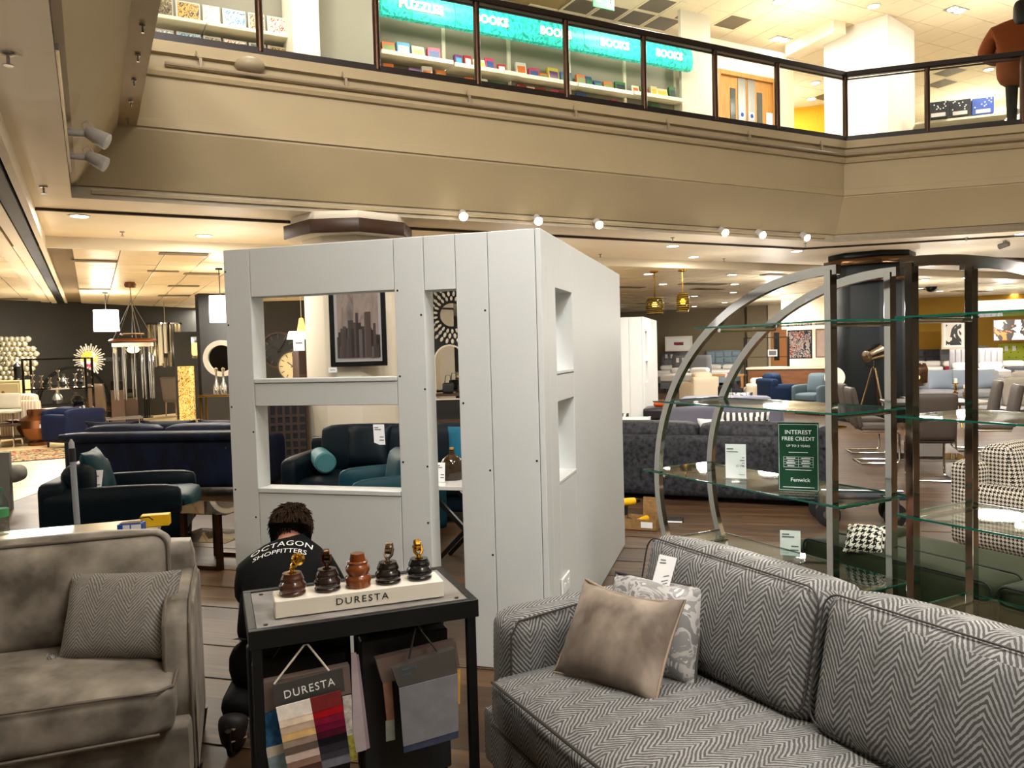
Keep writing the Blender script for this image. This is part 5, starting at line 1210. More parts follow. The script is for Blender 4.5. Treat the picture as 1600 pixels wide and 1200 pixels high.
o = MB().box(w0, -.06, rf.hit(1560, 474, 0)[1]-.25, w1, 0, rf.hit(1560, 474, 0)[1]+.12).build('trim_6', mat('white_light_box', 'F0EADC', .5, emit=.7), loc=(RA.x, RA.y, 0), rot=rf.r); struct(o, 'long white light box sign along the mustard wall')

# ------------------------------------------------------------------ generic furniture
def gsofa(name, label, cat, loc, rot, W, D, Hb, Hs, Ha, m, arm=.16, n=2, leg=.11, legm=None, cush=None, back_only=False, flare=0, group=None, roll=False, pipe=None):
    t = thing(name, label, cat, (loc[0], loc[1], 0), rot, group); legm = legm or leg_dk
    MB().rbox(-W/2+.02, -D/2+.04, leg, W/2-.02, D/2-.03, Hs-.13, .03, 6).build('base', m, t, ang=60)
    sw = (W-2*arm)/n
    for k in range(n):
        x0 = -W/2+arm+k*sw
        MB().rbox(x0+.004, -D/2, Hs-.16, x0+sw-.004, D/2-.22, Hs, .045, 8, (0, .01, .02)).build('seat_cushion', m, t, ang=60)
        MB().rbox(x0+.004, -.12, 0, x0+sw-.004, .10, Hb-Hs+.06, .06, 8, (0, .03, .02), TR((0, D/2-.28, Hs-.03), radians(-10))).build('back_cushion', cush or m, t, ang=60)
    MB().rbox(-W/2+.01, D/2-.2, leg, W/2-.01, D/2, Hb-.08, .05, 8).build('back_frame', m, t, ang=60)
    if roll: MB().rbox(-W/2-.03, D/2-.16, Hb-.15, W/2+.03, D/2+.06, Hb-.03, .055, 8).build('rolled_top', m, t, ang=60)
    for s_ in (-1, 1):
        x0, x1 = (s_*W/2-arm, s_*W/2) if s_ > 0 else (-W/2, -W/2+arm)
        MB().rbox(x0, -D/2+.03, leg, x1, D/2-.02, Ha, .05, 8, (.01, .01, .02)).build('arm', m, t, ang=60)
        if flare: MB().rbox(x0, D/2-.3, Ha-.1, x1+.0, D/2, Hb+flare, .06, 8).build('wing', m, t, ang=60)
        if pipe: MB().tube([(x1 if s_ < 0 else x0, -D/2+.03, leg+.03), (x1 if s_ < 0 else x0, -D/2+.028, Ha-.03), (x1 if s_ < 0 else x0, -D/2+.08, Ha+.003), (x1 if s_ < 0 else x0, D/2-.2, Ha+.01)], .006, 6).build('piping', pipe, t)
        for y in (-D/2+.09, D/2-.09): MB().lathe([(.016, 0), (.026, leg+.01)], 8, (s_*(W/2-.09), y, 0)).build('leg', legm, t)
    return t
def fr_of(t): return Fr(t.location, t.rotation_euler[2])
def pill(label, t, x, y, z, w, h, th, m, lean=.3, rz=0, group=None, cat='cushion'):
    o = thing('cushion', label, cat, fr_of(t).w(x, y, z), t.rotation_euler[2]+rz, group)
    MB().pillow(w, h, th, M.Rotation(-lean, 4, 'X') @ M.Translation((0, 0, h/2)), n=10).build('cover', m, o, ang=60); return o
def card(label, loc, rot, w=.11, h=.17, tilt=.15, name='price_card'):
    o = thing(name, label, 'price card', loc, rot)
    mx = M.Rotation(-tilt, 4, 'X'); MB().box(-w/2, -.001, 0, w/2, .001, h, mx).build('card', paper, o)
    for z0, x0, x1 in ((.82, -.4, -.05), (.72, -.4, .2), (.35, .05, .4), (.2, .0, .4)): MB().box(w*x0, -.0025, h*z0, w*x1, -.001, h*(z0+.05), mx).build('print_line', grey_ink, o)
    return o

# ------------------------------------------------------------------ middle ground, left
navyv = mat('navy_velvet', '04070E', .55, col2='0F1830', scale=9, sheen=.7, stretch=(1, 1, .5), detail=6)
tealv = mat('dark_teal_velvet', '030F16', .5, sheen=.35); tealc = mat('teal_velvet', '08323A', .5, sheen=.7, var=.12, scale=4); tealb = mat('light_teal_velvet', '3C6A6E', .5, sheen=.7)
bl = at(100, 768, .08); bd = V((.99, -.12, 0)).normalized(); ba = V((.12, .99, 0))
bc = bl+bd*1.15+ba*.48
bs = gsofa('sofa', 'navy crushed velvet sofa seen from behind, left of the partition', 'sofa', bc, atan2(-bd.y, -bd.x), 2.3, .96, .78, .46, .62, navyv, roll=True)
for k in range(3): pill('navy velvet back cushion, '+['left', 'middle', 'right'][k]+' one, showing over the navy sofa back', bs,   .7-.7*k, .12, .47, .68, .40, .2, navyv, .25, 0, 'cushions over the navy sofa')
# teal armchair
al = radians(14); f_ = V((cos(al), sin(al), 0)); pr_ = V((-sin(al), cos(al), 0)); P = at(283, 846, .1)
cc_ = P-f_*.50+pr_*.47
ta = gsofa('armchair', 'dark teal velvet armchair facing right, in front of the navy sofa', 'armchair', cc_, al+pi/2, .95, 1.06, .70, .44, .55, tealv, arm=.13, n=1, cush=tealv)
MB().rbox(-.33, -.56, .28, .33, .1, .452, .045, 8, (0, .01, .015)).build('seat_cushion', tealc, ta, ang=60)
pill('teal velvet cushion on the dark teal armchair', ta, -.02, .12, .45, .44, .40, .16, tealc, .35)
card('white price card tucked into the teal armchair', fr_of(ta).w(-.30, .16, .50), 0.2, .10, .2, .5)
# smoked glass side table
w = at(325, 790, .42); t = thing('side_table', 'smoked glass side table with bronze frame left of the partition', 'table', (w.x+.05, w.y-.1, 0), UR)
MB().box(-.28, -.2, .412, .28, .25, .42).build('glass_top', smoke_glass, t); MB().box(-.26, -.18, .2, .26, .23, .206).build('glass_shelf', smoke_glass, t)
for x in (-.1, .2):
    for y in (-.17, .2): MB().box(x-.02, y-.02, 0, x+.02, y+.02, .412).build('leg', bronze, t, bev=.002)
MB().box(-.1, -.19, 0, .2, -.16, .03).build('foot_rail', bronze, t); MB().box(-.1, .19, 0, .2, .22, .03).build('foot_rail', bronze, t)
# marble console behind the left sofa
w = at(253, 808, .74); cr = radians(20); t = thing('console_table', 'pale marble topped console table behind the left sofa', 'table', (w.x, w.y, 0), cr)
stn = mat('pale_marble', 'CFC3AC', .12, col2='BFB199', scale=2, spec=.6)
MB().box(-1.35, -.34, .70, .0, .0, .74).build('marble_top', stn, t, bev=.004); MB().box(-1.30, -.30, .62, -.04, -.04, .70).build('apron', mat('cream_stone', 'B8AA90', .4), t, bev=.004)
for x, y in ((-1.27, -.27), (-.08, -.27), (-1.27, -.07), (-.08, -.07)): MB().box(x-.03, y-.03, 0, x+.03, y+.03, .62).build('leg', mat('cream_stone', 'B8AA90', .4), t, bev=.004)
ctf = Fr(w, cr)
p_ = at(203, 834, .742); t = thing('fixings_box', 'small blue and white box of fixings on the marble console', 'box', p_, cr-.15)
MB().box(-.055, 0, 0, .055, .07, .045).build('box', mat('blue_card', '1D4FA0', .5), t, bev=.002); MB().box(-.03, -.0015, .004, .0, 0, .041).box(.006, -.0015, .004, .05, 0, .041).build('label', paper, t); MB().box(-.045, .01, .045, .045, .06, .048).build('lid_flap', mat('brown_card', '5A3B2C', .7), t)
p_ = at(222, 828, .742)+V((.03, .07, 0)); t = thing('fixings_box', 'small yellow cardboard box behind the blue one on the console', 'box', p_, cr-.1); MB().box(-.065, 0, 0, .065, .06, .055).build('box', mat('yellow_card', 'E3B10E', .5), t, bev=.002); MB().tube([(-.07, .0, .045), (-.02, -.03, .055), (.0, -.04, .04)], .003, 6).build('cable_tie', ink, t)
p_ = at(2, 835, .742); t = thing('water_bottle', 'clear plastic water bottle with green label at the left edge', 'bottle', p_, 0)
MB().lathe([(.034, 0), (.036, .01), (.036, .05), (.033, .055), (.036, .06), (.036, .13), (.030, .165), (.014, .195), (.013, .21)], 20).build('bottle', glassmat('bottle_plastic', 'DDE4E2', .10), t)
MB().lathe([(.0365, .085), (.0365, .125)], 20).build('label', mat('green_label', '3F8A55', .5), t); MB().lathe([(.015, .205), (.015, .225), (.0001, .225)], 14).build('cap', mat('green_cap', '1F6B3E', .4), t)
t = thing('mop_handle', 'grey metal pole standing behind the marble console', 'pole', (0, 0, 0))
tp = aty(111, 686, 4.32); lw = aty(120.5, 815, 4.30); bt_ = lw+(lw-tp)*(lw.z/(tp.z-lw.z)); dv_ = (tp-bt_)
MB().tube([bt_, bt_+dv_*.90], .016, 12).build('tube', mat('grey_tube', '8E9296', .4), t); MB().tube([bt_+dv_*.89, bt_+dv_*.955], .0185, 12).build('grip', blackp, t); MB().tube([bt_+dv_*.95, bt_+dv_*.98, tp], [.015, .015, .004], 12).build('tip', mat('grey_tip', '9A9A9A', .4), t)
w = at(4, 800, 0); t = thing('display_board', 'grey panel edge at the left border with a rounded grey cushion', 'panel', (w.x-.45, w.y, 0), radians(10))
MB().box(-.5, 0, 0, .5, .06, .62).build('panel', mat('grey_board', '6A6862', .6), t, bev=.005); MB().rbox(.3, .02, .28, .58, .3, .46, .08, 8).build('pad', mat('grey_fabric', '76726A', .8), t, ang=60)

# seen through the partition openings
w = at(430, 752, .12); tsr = radians(-8)
tsl = aty(520, 672, 7.55)
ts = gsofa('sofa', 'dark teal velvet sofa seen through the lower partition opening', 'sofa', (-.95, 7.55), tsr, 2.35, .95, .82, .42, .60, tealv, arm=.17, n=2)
o = thing('bolster', 'light teal velvet bolster on the teal sofa seen through the opening', 'cushion', fr_of(ts).w(-.88, -.12, .455), tsr+.5)
MB().lathe([(.0001, -.24), (.085, -.24), (.1, -.225), (.1, .225), (.085, .24), (.0001, .24)], 22, mx=TR((0, 0, .1), UP)).build('cover', tealb, o); MB().lathe([(.102, -.228), (.104, -.222), (.102, -.216)], 22, mx=TR((0, 0, .1), UP)).build('piping', tealc, o)
pill('dark teal square cushion beside the light teal bolster', ts, -.48, .02, .46, .44, .42, .15, tealv, .3)
pill('blue teal cushion at the right end of the teal sofa, seen through the slot', ts, .55, .0, .46, .46, .40, .15, mat('peacock_velvet', '12536A', .5, sheen=.6), .3, .1)
card('white price card hanging on the back of the teal sofa', fr_of(ts).w(-.35, .02, .68), tsr, .11, .2, -.1)
ta2 = gsofa('armchair', 'teal velvet chair with sloping arms in front of the teal sofa', 'armchair', (-1.05, 6.62), radians(-70), .8, .8, .70, .42, .56, tealc, arm=.1, n=1)
t = thing('side_table', 'marble topped table with crossed black legs seen through the slot', 'table', (-.30, 5.75, 0), UR)
MB().box(-.3, -.25, .58, .3, .25, .61).build('top', mat('white_marble', 'D8D6D2', .15), t, bev=.003)
MB().bar((-.28, -.2, 0), (.28, -.2, .58), .03).build('crossed_leg', black_m, t); MB().bar((.28, -.2, 0), (-.28, -.2, .58), .03).build('crossed_leg', black_m, t); MB().bar((-.28, .2, 0), (.28, .2, .58), .03).build('crossed_leg', black_m, t); MB().bar((.28, .2, 0), (-.28, .2, .58), .03).build('crossed_leg', black_m, t)
q = at(707, 748, .612); t = thing('demijohn', 'brown glass demijohn bottle on the marble table in the slot', 'bottle', (q.x, q.y, .612)); MB().lathe([(.085, 0), (.09, .01), (.09, .11), (.07, .15), (.022, .185), (.018, .215), (.022, .22)], 22).build('bottle', mat('brown_glass', '3A2A18', .06, spec=.8, trans=.4), t); MB().cyl((0, 0, .215), (0, 0, .235), .016, n=10).build('stopper', oak, t)
q = at(696, 750, .612); card('white card standing beside the demijohn', (q.x-.03, q.y-.08, .612), UR, .07, .14, .1)
# mirrors and clock beyond the pillar
def disc(px, py, Y, r, name, label, cat, parts, rot=0):
    c = aty(px, py, Y); t = thing(name, label, cat, c, rot)
    for nm, pr, m, n in parts: MB().lathe(pr, n, mx=TR((0, 0, 0), UP)).build(nm, m, t)
    return t
dwm = mat('navy_charcoal_wall', '24262B', .7)
a_, b_ = aty(604, 470, 15.0), aty(800, 470, 15.0); wallseg(V((a_.x, a_.y, 0)), V((b_.x, b_.y, 0)), dwm, 'dark display wall carrying round mirrors behind the partition', name='wall_display')
c = aty(706, 492, 14.985); t = thing('sunburst_mirror', 'dark sunburst mirror with petal shaped mirrors seen through the slot', 'mirror', c)
MB().lathe([(.0001, .01), (.22, .01), (.22, .0)], 28, mx=TR((0, 0, 0), UP)).build('glass', mirror_m, t); MB().lathe([(.22, 0), (.22, .03), (.25, .03), (.25, 0)], 28, mx=TR((0, 0, 0), UP)).build('rim', blackp, t)
for ring, rr_, n, sz in ((0, .31, 22, .045), (1, .40, 26, .05), (2, .50, 30, .05)):
    for k in range(n):
        a = 2*pi*(k+.5*(ring % 2))/n
        q = MB().sph((0, 0, 0), sz, 8, (.55, .25, 1)); q.v = [V((v.x, v.y*.35, v.z)) for v in q.v]; q.v = [M.Rotation(-a, 4, 'Y') @ (v+V((0, -.02, rr_))) for v in q.v]
        q.build('petal_mirror', mat('pale_mirror_petal', 'CFCDC4', .25, metal=.3), t)
t = thing('arched_mirror', 'arched white mirror below the sunburst mirror', 'mirror', aty(704, 600, 14.99)); MB().prism([(-.30, -.3), (.30, -.3)]+[(.30*cos(radians(a)), .45+.30*sin(radians(a))) for a in range(0, 181, 15)], 0, .03, TR((0, 0, 0), UP)).build('frame', mat('white_gloss', 'D8D4CA', .4), t); MB().prism([(-.27, -.27), (.27, -.27)]+[(.27*cos(radians(a)), .45+.27*sin(radians(a))) for a in range(0, 181, 15)], .03, .034, TR((0, 0, 0), UP)).build('glass', mirror_m, t)
t = disc(618, 562, 14.985, .3, 'round_mirror', 'round blue tinted mirror at the right edge of the upper opening', 'mirror', (('frame', [(.36, 0), (.36, .03), (.33, .03), (.33, 0)], blackp, 30), ('glass', [(.0001, .015), (.33, .015), (.33, .01)], mat('blue_mirror', '9FB2CC', .05, metal=.9), 30)))
t = thing('console_table', 'dark console table with handbag shapes below the arched mirror', 'table', aty(705, 620, 14.2)*1); t.location.z = 0
MB().box(-.9, -.2, .78, .5, .2, .82).build('top', wood_dk, t, bev=.004); MB().box(-.9, -.2, .30, .5, .2, .34).build('shelf', wood_dk, t, bev=.004)
for x in (-.85, .45):
    for y in (-.17, .17): MB().box(x-.03, y-.03, 0, x+.03, y+.03, .78).build('leg', wood_dk, t)
tf2 = fr_of(t)
for k, (x, h_, m, lab) in enumerate(((-.05, .32, blackp, 'black'), (.22, .26, mat('dark_brown_leather', '2A1C14', .4), 'dark brown'))):
    o = thing('handbag', lab+' handbag shaped ornament on the console under the arched mirror', 'ornament', tf2.w(x, 0, .821)); MB().rbox(-.1, -.06, 0, .1, .06, h_*.6, .03, 6).build('bag', m, o, ang=60); MB().tube([(-.06, 0, h_*.58), (-.04, 0, h_), (.04, 0, h_), (.06, 0, h_*.58)], .008, 6).build('handle', m, o)
# clocks, lamp and cabinet in the upper opening, left of the pillar
c = aty(436, 547, 15.5); t = thing('wall_clock', 'large dark skeleton clock seen in the upper opening', 'clock', c)
MB().lathe([(.36, 0), (.36, .05), (.32, .05), (.32, 0)], 36, mx=TR((0, 0, 0), UP)).build('rim', mat('rust_metal', '3A2820', .5), t); MB().lathe([(.0001, .01), (.32, .01), (.32, 0)], 36, mx=TR((0, 0, 0), UP)).build('face', mat('dark_clock_face', '1A1A18', .5), t)
for k in range(12): MB().box(-.012, -.03, .23, .012, -.015, .31, M.Rotation(pi*k/6, 4, 'Y')).build('numeral', mat('tarnished_metal', '4A4238', .4), t)
MB().box(-.012, -.04, -.05, .012, -.03, .22, M.Rotation(.6, 4, 'Y')).build('hand', blackp, t); MB().box(-.012, -.045, -.04, .012, -.035, .15, M.Rotation(-1.2, 4, 'Y')).build('hand', blackp, t)
c = aty(458, 572, 14.6); t = thing('wall_clock', 'cream faced round clock with black numerals low in the upper opening', 'clock', c)
MB().lathe([(.0001, .02), (.26, .02), (.26, .0)], 36, mx=TR((0, 0, 0), UP)).build('face', mat('cream_clock_face', 'D9CBA0', .5), t); MB().lathe([(.26, 0), (.26, .04), (.28, .04), (.28, 0)], 36, mx=TR((0, 0, 0), UP)).build('rim', mat('tarnished_metal', '4A4238', .4), t)
for k in range(12): MB().box(-.006, -.026, .18, .006, -.02, .24, M.Rotation(pi*k/6, 4, 'Y')).build('numeral', ink, t)
MB().box(-.007, -.032, -.04, .007, -.026, .17, M.Rotation(1.0, 4, 'Y')).build('hand', ink, t); MB().box(-.007, -.036, -.03, .007, -.03, .12, M.Rotation(-.9, 4, 'Y')).build('hand', ink, t)
a_, b_ = aty(396, 480, 16.2), aty(500, 480, 16.2); wallseg(V((a_.x, a_.y, 0)), V((b_.x, b_.y, 0)), dark_wall, 'charcoal display wall with clocks', z1=2.7, name='wall_display')
c = aty(471, 510, 13.2); t = thing('pendant_lamp', 'small lit amber bell pendant lamp in the upper opening', 'lamp', c)
MB().lathe([(.085, -.13), (.06, 0), (.035, .13), (.02, .14)], 20).build('shade', mat('amber_lit_shade', 'E8B45A', .6, emit=1.6), t); MB().cyl((0, 0, .14), (0, 0, ZC2-c.z), .006, n=6).build('flex', mat('cream_flex', 'C8BCA0', .6), t); MB().lathe([(.05, 0), (.05, .03)], 12, (0, 0, ZC2-c.z-.03)).build('ceiling_rose', white_paint, t)
c = aty(472, 660, 11.5); t = thing('cabinet', 'dark brown cabinet beside the pillar seen through the openings', 'cabinet', (c.x, c.y, 0), GR)
MB().box(-.06, -.2, 0, .09, .2, zat(470, 548, c.x, c.y)).build('body', wood_dk, t, bev=.006); MB().box(-.05, -.215, .1, .08, -.2, 1.3).build('door', mat('brown_door', '4A2F20', .4), t, bev=.004); MB().box(-.04, -.225, .7, -.02, -.213, .85).build('handle', brass, t)
ch = zat(470, 548, c.x, c.y); o = thing('table_lamp', 'black branching table lamp with small lit shade on the brown cabinet', 'lamp', (c.x-.03, c.y, ch)); MB().lathe([(.05, 0), (.05, .02), (.01, .03), (.012, .15)], 12).tube([(0, 0, .1), (.05, 0, .14), (.03, 0, .2)], .008, 6).build('base', blackp, o); MB().lathe([(.14, .17), (.11, .28)], 20).build('shade', shadeglow, o)
o = thing('price_card', 'white card on the brown cabinet by the pillar', 'price card', (c.x+.02, c.y-.12, ch)); MB().box(-.07, -.001, 0, .09, .001, .2).build('card', paper, o); MB().box(-.04, -.003, .1, .06, -.001, .12).build('print', grey_ink, o)
c = aty(437, 690, 9.6); t = thing('cabinet', 'dark lattice fronted cabinet in the lower opening', 'cabinet', (c.x+.05, c.y, 0), radians(15))
zt = zat(437, 630, c.x, c.y); MB().box(-.40, 0, 0, .28, .40, zt+.1).build('body', blackp, t, bev=.005)
for k in range(8):
    MB().box(-.43+.085*k, -.02, .1, -.40+.085*k, 0, zt+.06).build('lattice_bar', mat('brown_lattice', '3A2A20', .5), t); MB().box(-.43, -.015, .12+.1*k, .26, -.003, .15+.1*k).build('lattice_bar', mat('brown_lattice', '3A2A20', .5), t)
# ------------------------------------------------------------------ middle ground, right
crush = mat('charcoal_crushed_velvet', '18181A', .6, col2='3A3A3E', scale=26, sheen=.5, detail=5)
lilac = mat('grey_lilac_velvet', '6E6E7C', .55, sheen=.5); zebra = stripes('zebra_fabric', '2A2726', 'CFCBC6', .055, .05)
gl, gr_ = at(975, 772, .05), at(1306, 788, .05); gd = (gr_-gl).normalized(); gn = V((-gd.y, gd.x, 0))
gc_ = gr_-gd*1.28+gn*.48
gs = gsofa('sofa', 'charcoal crushed velvet sofa seen from behind, beyond the glass shelving', 'sofa', gc_, atan2(-gd.y, -gd.x), 2.56, .95, .74, .44, .62, crush, leg=.05, flare=.03)
pill('zebra striped cushion showing over the right part of the charcoal sofa', gs, -.42, .05, .50, .50, .38, .15, zebra, .15, .1)
pill('white and black striped cushion over the left part of the charcoal sofa', gs, .98, .06, .50, .44, .36, .14, zebra, .15)
pill('plain white cushion beside the striped one on the charcoal sofa', gs, .72, .1, .50, .40, .33, .13, mat('white_fabric', 'D5D2CE', .8), .15)
pill('plain white cushion half hidden by the zebra cushion', gs, -.16, .1, .50, .40, .31, .13, mat('white_fabric', 'D5D2CE', .8), .15)
c = at(1118, 690, 0); g2s = gsofa('sofa', 'grey lilac velvet sofa beyond the charcoal sofa', 'sofa', (c.x+.1, c.y-.3), radians(160), 1.7, .9, .72, .42, .66, lilac, n=2)
pill('white patterned cushion on the grey lilac sofa', g2s, -.2, .0, .45, .42, .38, .13, abstract('white_pattern_fabric', ('D8D6D2', '55555A', 'E2E0DC', '8A8A90'), 12, .8, 2), .25)
bed_l = mat('black_leather', '161415', .35); c = at(1085, 672, 0)
t = thing('daybed', 'black leather daybed left of the glass shelving, far back', 'daybed', (c.x, c.y, 0), UR); MB().rbox(-.9, -.4, .22, .9, .4, .44, .05, 8, (0, 0, .02)).build('seat_pad', bed_l, t, ang=60); MB().box(-.85, -.36, .14, .85, .36, .22).build('frame', wood_dk, t, bev=.005)
for x in (-.8, .8):
    for y in (-.32, .32): MB().cyl((x, y, 0), (x, y, .14), .02, n=8).build('leg', steel, t)
o = thing('cushion', 'small orange cushion on the black daybed', 'cushion', fr_of(t).w(-.55, 0, .45), UR); MB().rbox(-.18, -.15, 0, .18, .15, .09, .045, 8, (0, 0, .02)).build('cover', mat('orange_fabric', 'B0481C', .8), o, ang=60)
# houndstooth armchair
hs = houndstooth('houndstooth_weave', '14110F', 'B9AFA0', .026); hsl = houndstooth('houndstooth_weave_large', '14110F', 'D8D0C4', .032)
c = at(1482, 880, .0); hc = c+gC*.46-gD*.46
ha = gsofa('armchair', 'black and white houndstooth armchair at the right edge', 'armchair', hc, GR, .92, .94, .80, .44, .56, hs, arm=.14, n=1, leg=.14, legm=steel)
card('white price card leaning on the houndstooth armchair back', fr_of(ha).w(-.12, .12, .50), GR, .12, .2, .3)
pill('dark green cushion on the houndstooth armchair', ha, .2, .05, .45, .42, .36, .14, mat('dark_olive_velvet', '20281A', .6), .3)
# green sofa
ol = mat('olive_green_fabric', '2C3121', .75, var=.08, scale=5); olp = mat('dark_olive_piping', '14170F', .7)
zg = .46; c = at(1252, 838, zg); gsr = atan2(-gD.y, -gD.x)
gx = V((-gD.x, -gD.y, 0)); gy = V((gC.x, gC.y, 0))
gso = thing('sofa', 'olive green sofa with dark piping behind the glass shelving', 'sofa', (c.x, c.y, 0), gsr)
MB().rbox(0, .02, .07, 2.2, .95, .28, .03, 6).build('base', ol, gso, ang=60)
for k in range(2):
    x0 = .01+1.08*k
    MB().rbox(x0, .0, .24, x0+1.07, .24, zg, .035, 8, (0, .015, .01)).build('back_cushion', ol, gso, ang=60)
    piping(rrect(x0+.01, .25, x0+1.06, zg-.004, .04, -.004), olp, 'piping', gso, .006, True); piping(rrect(x0+.01, .25, x0+1.06, zg-.004, .04, .244), olp, 'piping', gso, .006, True)
    MB().rbox(x0, .25, .26, x0+1.07, .96, .36, .04, 8, (0, 0, .02)).build('seat_cushion', ol, gso, ang=60)
MB().rbox(-.16, .0, .07, 0, .95, .40, .04, 8).build('arm', ol, gso, ang=60)
for x in (-.1, 2.1):
    for y in (.1, .85): MB().cyl((x, y, 0), (x, y, .08), .02, n=8).build('leg', leg_dk, gso)
c = at(1352, 870, .44); o = pill('houndstooth cushion lying on the olive green sofa', gso, 0, 0, 0, .20, .19, .09, hsl, .9); o.location = c+V((.0, .03, .01)); o.rotation_euler[2] = radians(-35)
c = at(1235, 868, .35); card('white price card in front of the olive green sofa', c+V((0, .0, 0)), radians(-20), .11, .14, .15)
# flat trolley with black wheels
t = thing('trolley', 'blue flat trolley with black rubber wheels behind the glass shelf', 'trolley', at(1352, 826, 0)+V((.05, .2, 0)), radians(-14))
MB().box(-.30, -.12, .225, .36, .14, .25).build('deck', mat('dark_blue_steel', '182238', .4), t, bev=.004); MB().tube([(-.3, .12, .24), (-.3, .12, .26), (.36, .12, .26)], .012, 8).build('rail', steel, t)
for k, (x, y) in enumerate(((-.28, -.15), (.24, -.15), (-.3, .16), (.26, .16))):
    a = .5 if k % 2 else -.4; mx = TR((x, y, .1), UP, 0, a)
    wh = MB().lathe([(.03, -.022), (.075, -.024), (.1, -.018), (.1, .018), (.075, .024), (.03, .022)], 24, mx=mx).build('wheel', mat('black_rubber', '111111', .7), t); MB().lathe([(.0001, -.026), (.035, -.026), (.035, .026), (.0001, .026)], 16, mx=mx).build('hub', steel, wh)
    q = MB(); q.add([(x-.03, y-.02, .25), (x+.03, y-.02, .25), (x+.015, y-.03, .09), (x-.015, y-.03, .09)], [(0, 1, 2, 3)]); q.bar((x, y-.028, .25), (x, y-.03, .09), .05, .006); q.build('castor_fork', steel, t)
# tool box with yellow drill
c = at(1003, 824, 0); t = thing('cardboard_tray', 'brown cardboard tray on the floor by the partition', 'box', c, radians(-25)); bm_ = mat('brown_corrugated_card', '8A6A42', .8, var=.2, scale=30)
MB().box(-.15, -.1, 0, .15, .1, .006).build('base', bm_, t)
for a in ((-.15, -.1, .15, -.094), (-.15, .094, .15, .1)): MB().box(a[0], a[1], .006, a[2], a[3], .09).build('side', bm_, t)
for x in (-.15, .144): MB().box(x, -.094, .006, x+.006, .094, .09).build('side', bm_, t)
MB().box(-.02, .1, .08, .13, .106, .26, M.Rotation(-.15, 4, 'X')).build('flap', bm_, t); MB().box(.02, -.1025, .02, .12, -.1, .07).build('label', paper, t)
yel = mat('yellow_plastic', 'D9A90F', .4)
o = thing('power_drill', 'yellow and black cordless drill lying by the cardboard tray', 'drill', c+V((-.13, .12, 0)), radians(20))
MB().rbox(-.06, -.035, 0, .06, .035, .06, .012, 6).build('battery', blackp, o, ang=60); MB().bar((0, 0, .05), (.01, 0, .17), .035, .045).build('handle', blackp, o, bev=.006); MB().cyl((-.06, 0, .2), (.10, 0, .2), .036, .032, 14).build('motor_housing', yel, o); MB().cyl((.10, 0, .2), (.15, 0, .2), .022, .014, 12).build('chuck', black_m, o)
o = thing('power_drill', 'second yellow tool lying inside the cardboard tray', 'drill', c+V((.02, .02, .006)), radians(50)); MB().cyl((-.08, 0, .05), (.05, 0, .06), .032, .028, 12).build('motor_housing', yel, o); MB().bar((-.02, 0, .05), (-.03, .06, .03), .03, .04).build('handle', blackp, o, bev=.006)
o = thing('booklet', 'black booklet lying on the floor by the cardboard tray', 'booklet', at(1046, 814, 0), radians(-15)); MB().box(-.12, -.08, 0, .12, .08, .022).build('cover', blackp, o, bev=.003); MB().box(-.118, -.083, .004, .115, -.079, .018).build('pages', paper, o)

# cantilever dining set
taup = mat('taupe_leather', '463C34', .55)
def cantilever(loc, rot, label):
    t = thing('dining_chair', label, 'chair', (loc.x, loc.y, 0), rot, 'taupe cantilever chairs')
    MB().rbox(-.22, -.22, .42, .22, .22, .49, .03, 8, (0, 0, .01)).build('seat', taup, t, ang=60)
    MB().rbox(-.22, -.035, 0, .22, .035, .52, .03, 8, (0, .01, 0), TR((0, .22, .46), radians(-10))).build('backrest', taup, t, ang=60)
    for s_ in (-1, 1): MB().tube([(s_*.2, .2, .42), (s_*.2, -.2, .415), (s_*.2, -.235, .38), (s_*.2, -.235, .05), (s_*.2, -.2, .014), (s_*.2, .22, .012)], .013, 8).build('side_frame', chrome, t)
    MB().tube([(-.2, .22, .012), (.2, .22, .012)], .013, 8).build('foot_bar', chrome, t)
    return t
cd_ = at(1452, 748, 0)
cantilever(cd_, UR+pi, 'taupe cantilever chair seen from behind, at the near end of the dining table')
cantilever(at(1368, 722, 0), UR+radians(95), 'nearer taupe cantilever chair on the left of the dining table')
cantilever(at(1352, 706, 0), UR+radians(95), 'farther taupe cantilever chair on the left of the dining table')
cantilever(at(1546, 722, 0), UR-radians(95), 'nearer taupe cantilever chair on the right of the dining table')
cantilever(at(1520, 704, 0), UR-radians(95), 'farther taupe cantilever chair on the right of the dining table')
t = thing('dining_table', 'dark dining table with chrome pedestal between the taupe chairs', 'table', at(1448, 716, 0), UR)
MB().box(-.5, -.4, .72, .5, .4, .76).build('top', mat('dark_taupe_top', '3A332D', .3), t, bev=.006); MB().box(-.16, -.16, .03, .16, .16, .72).build('pedestal', chrome, t, bev=.004); MB().box(-.45, -.3, 0, .45, .3, .03).build('foot_plate', chrome, t, bev=.004)
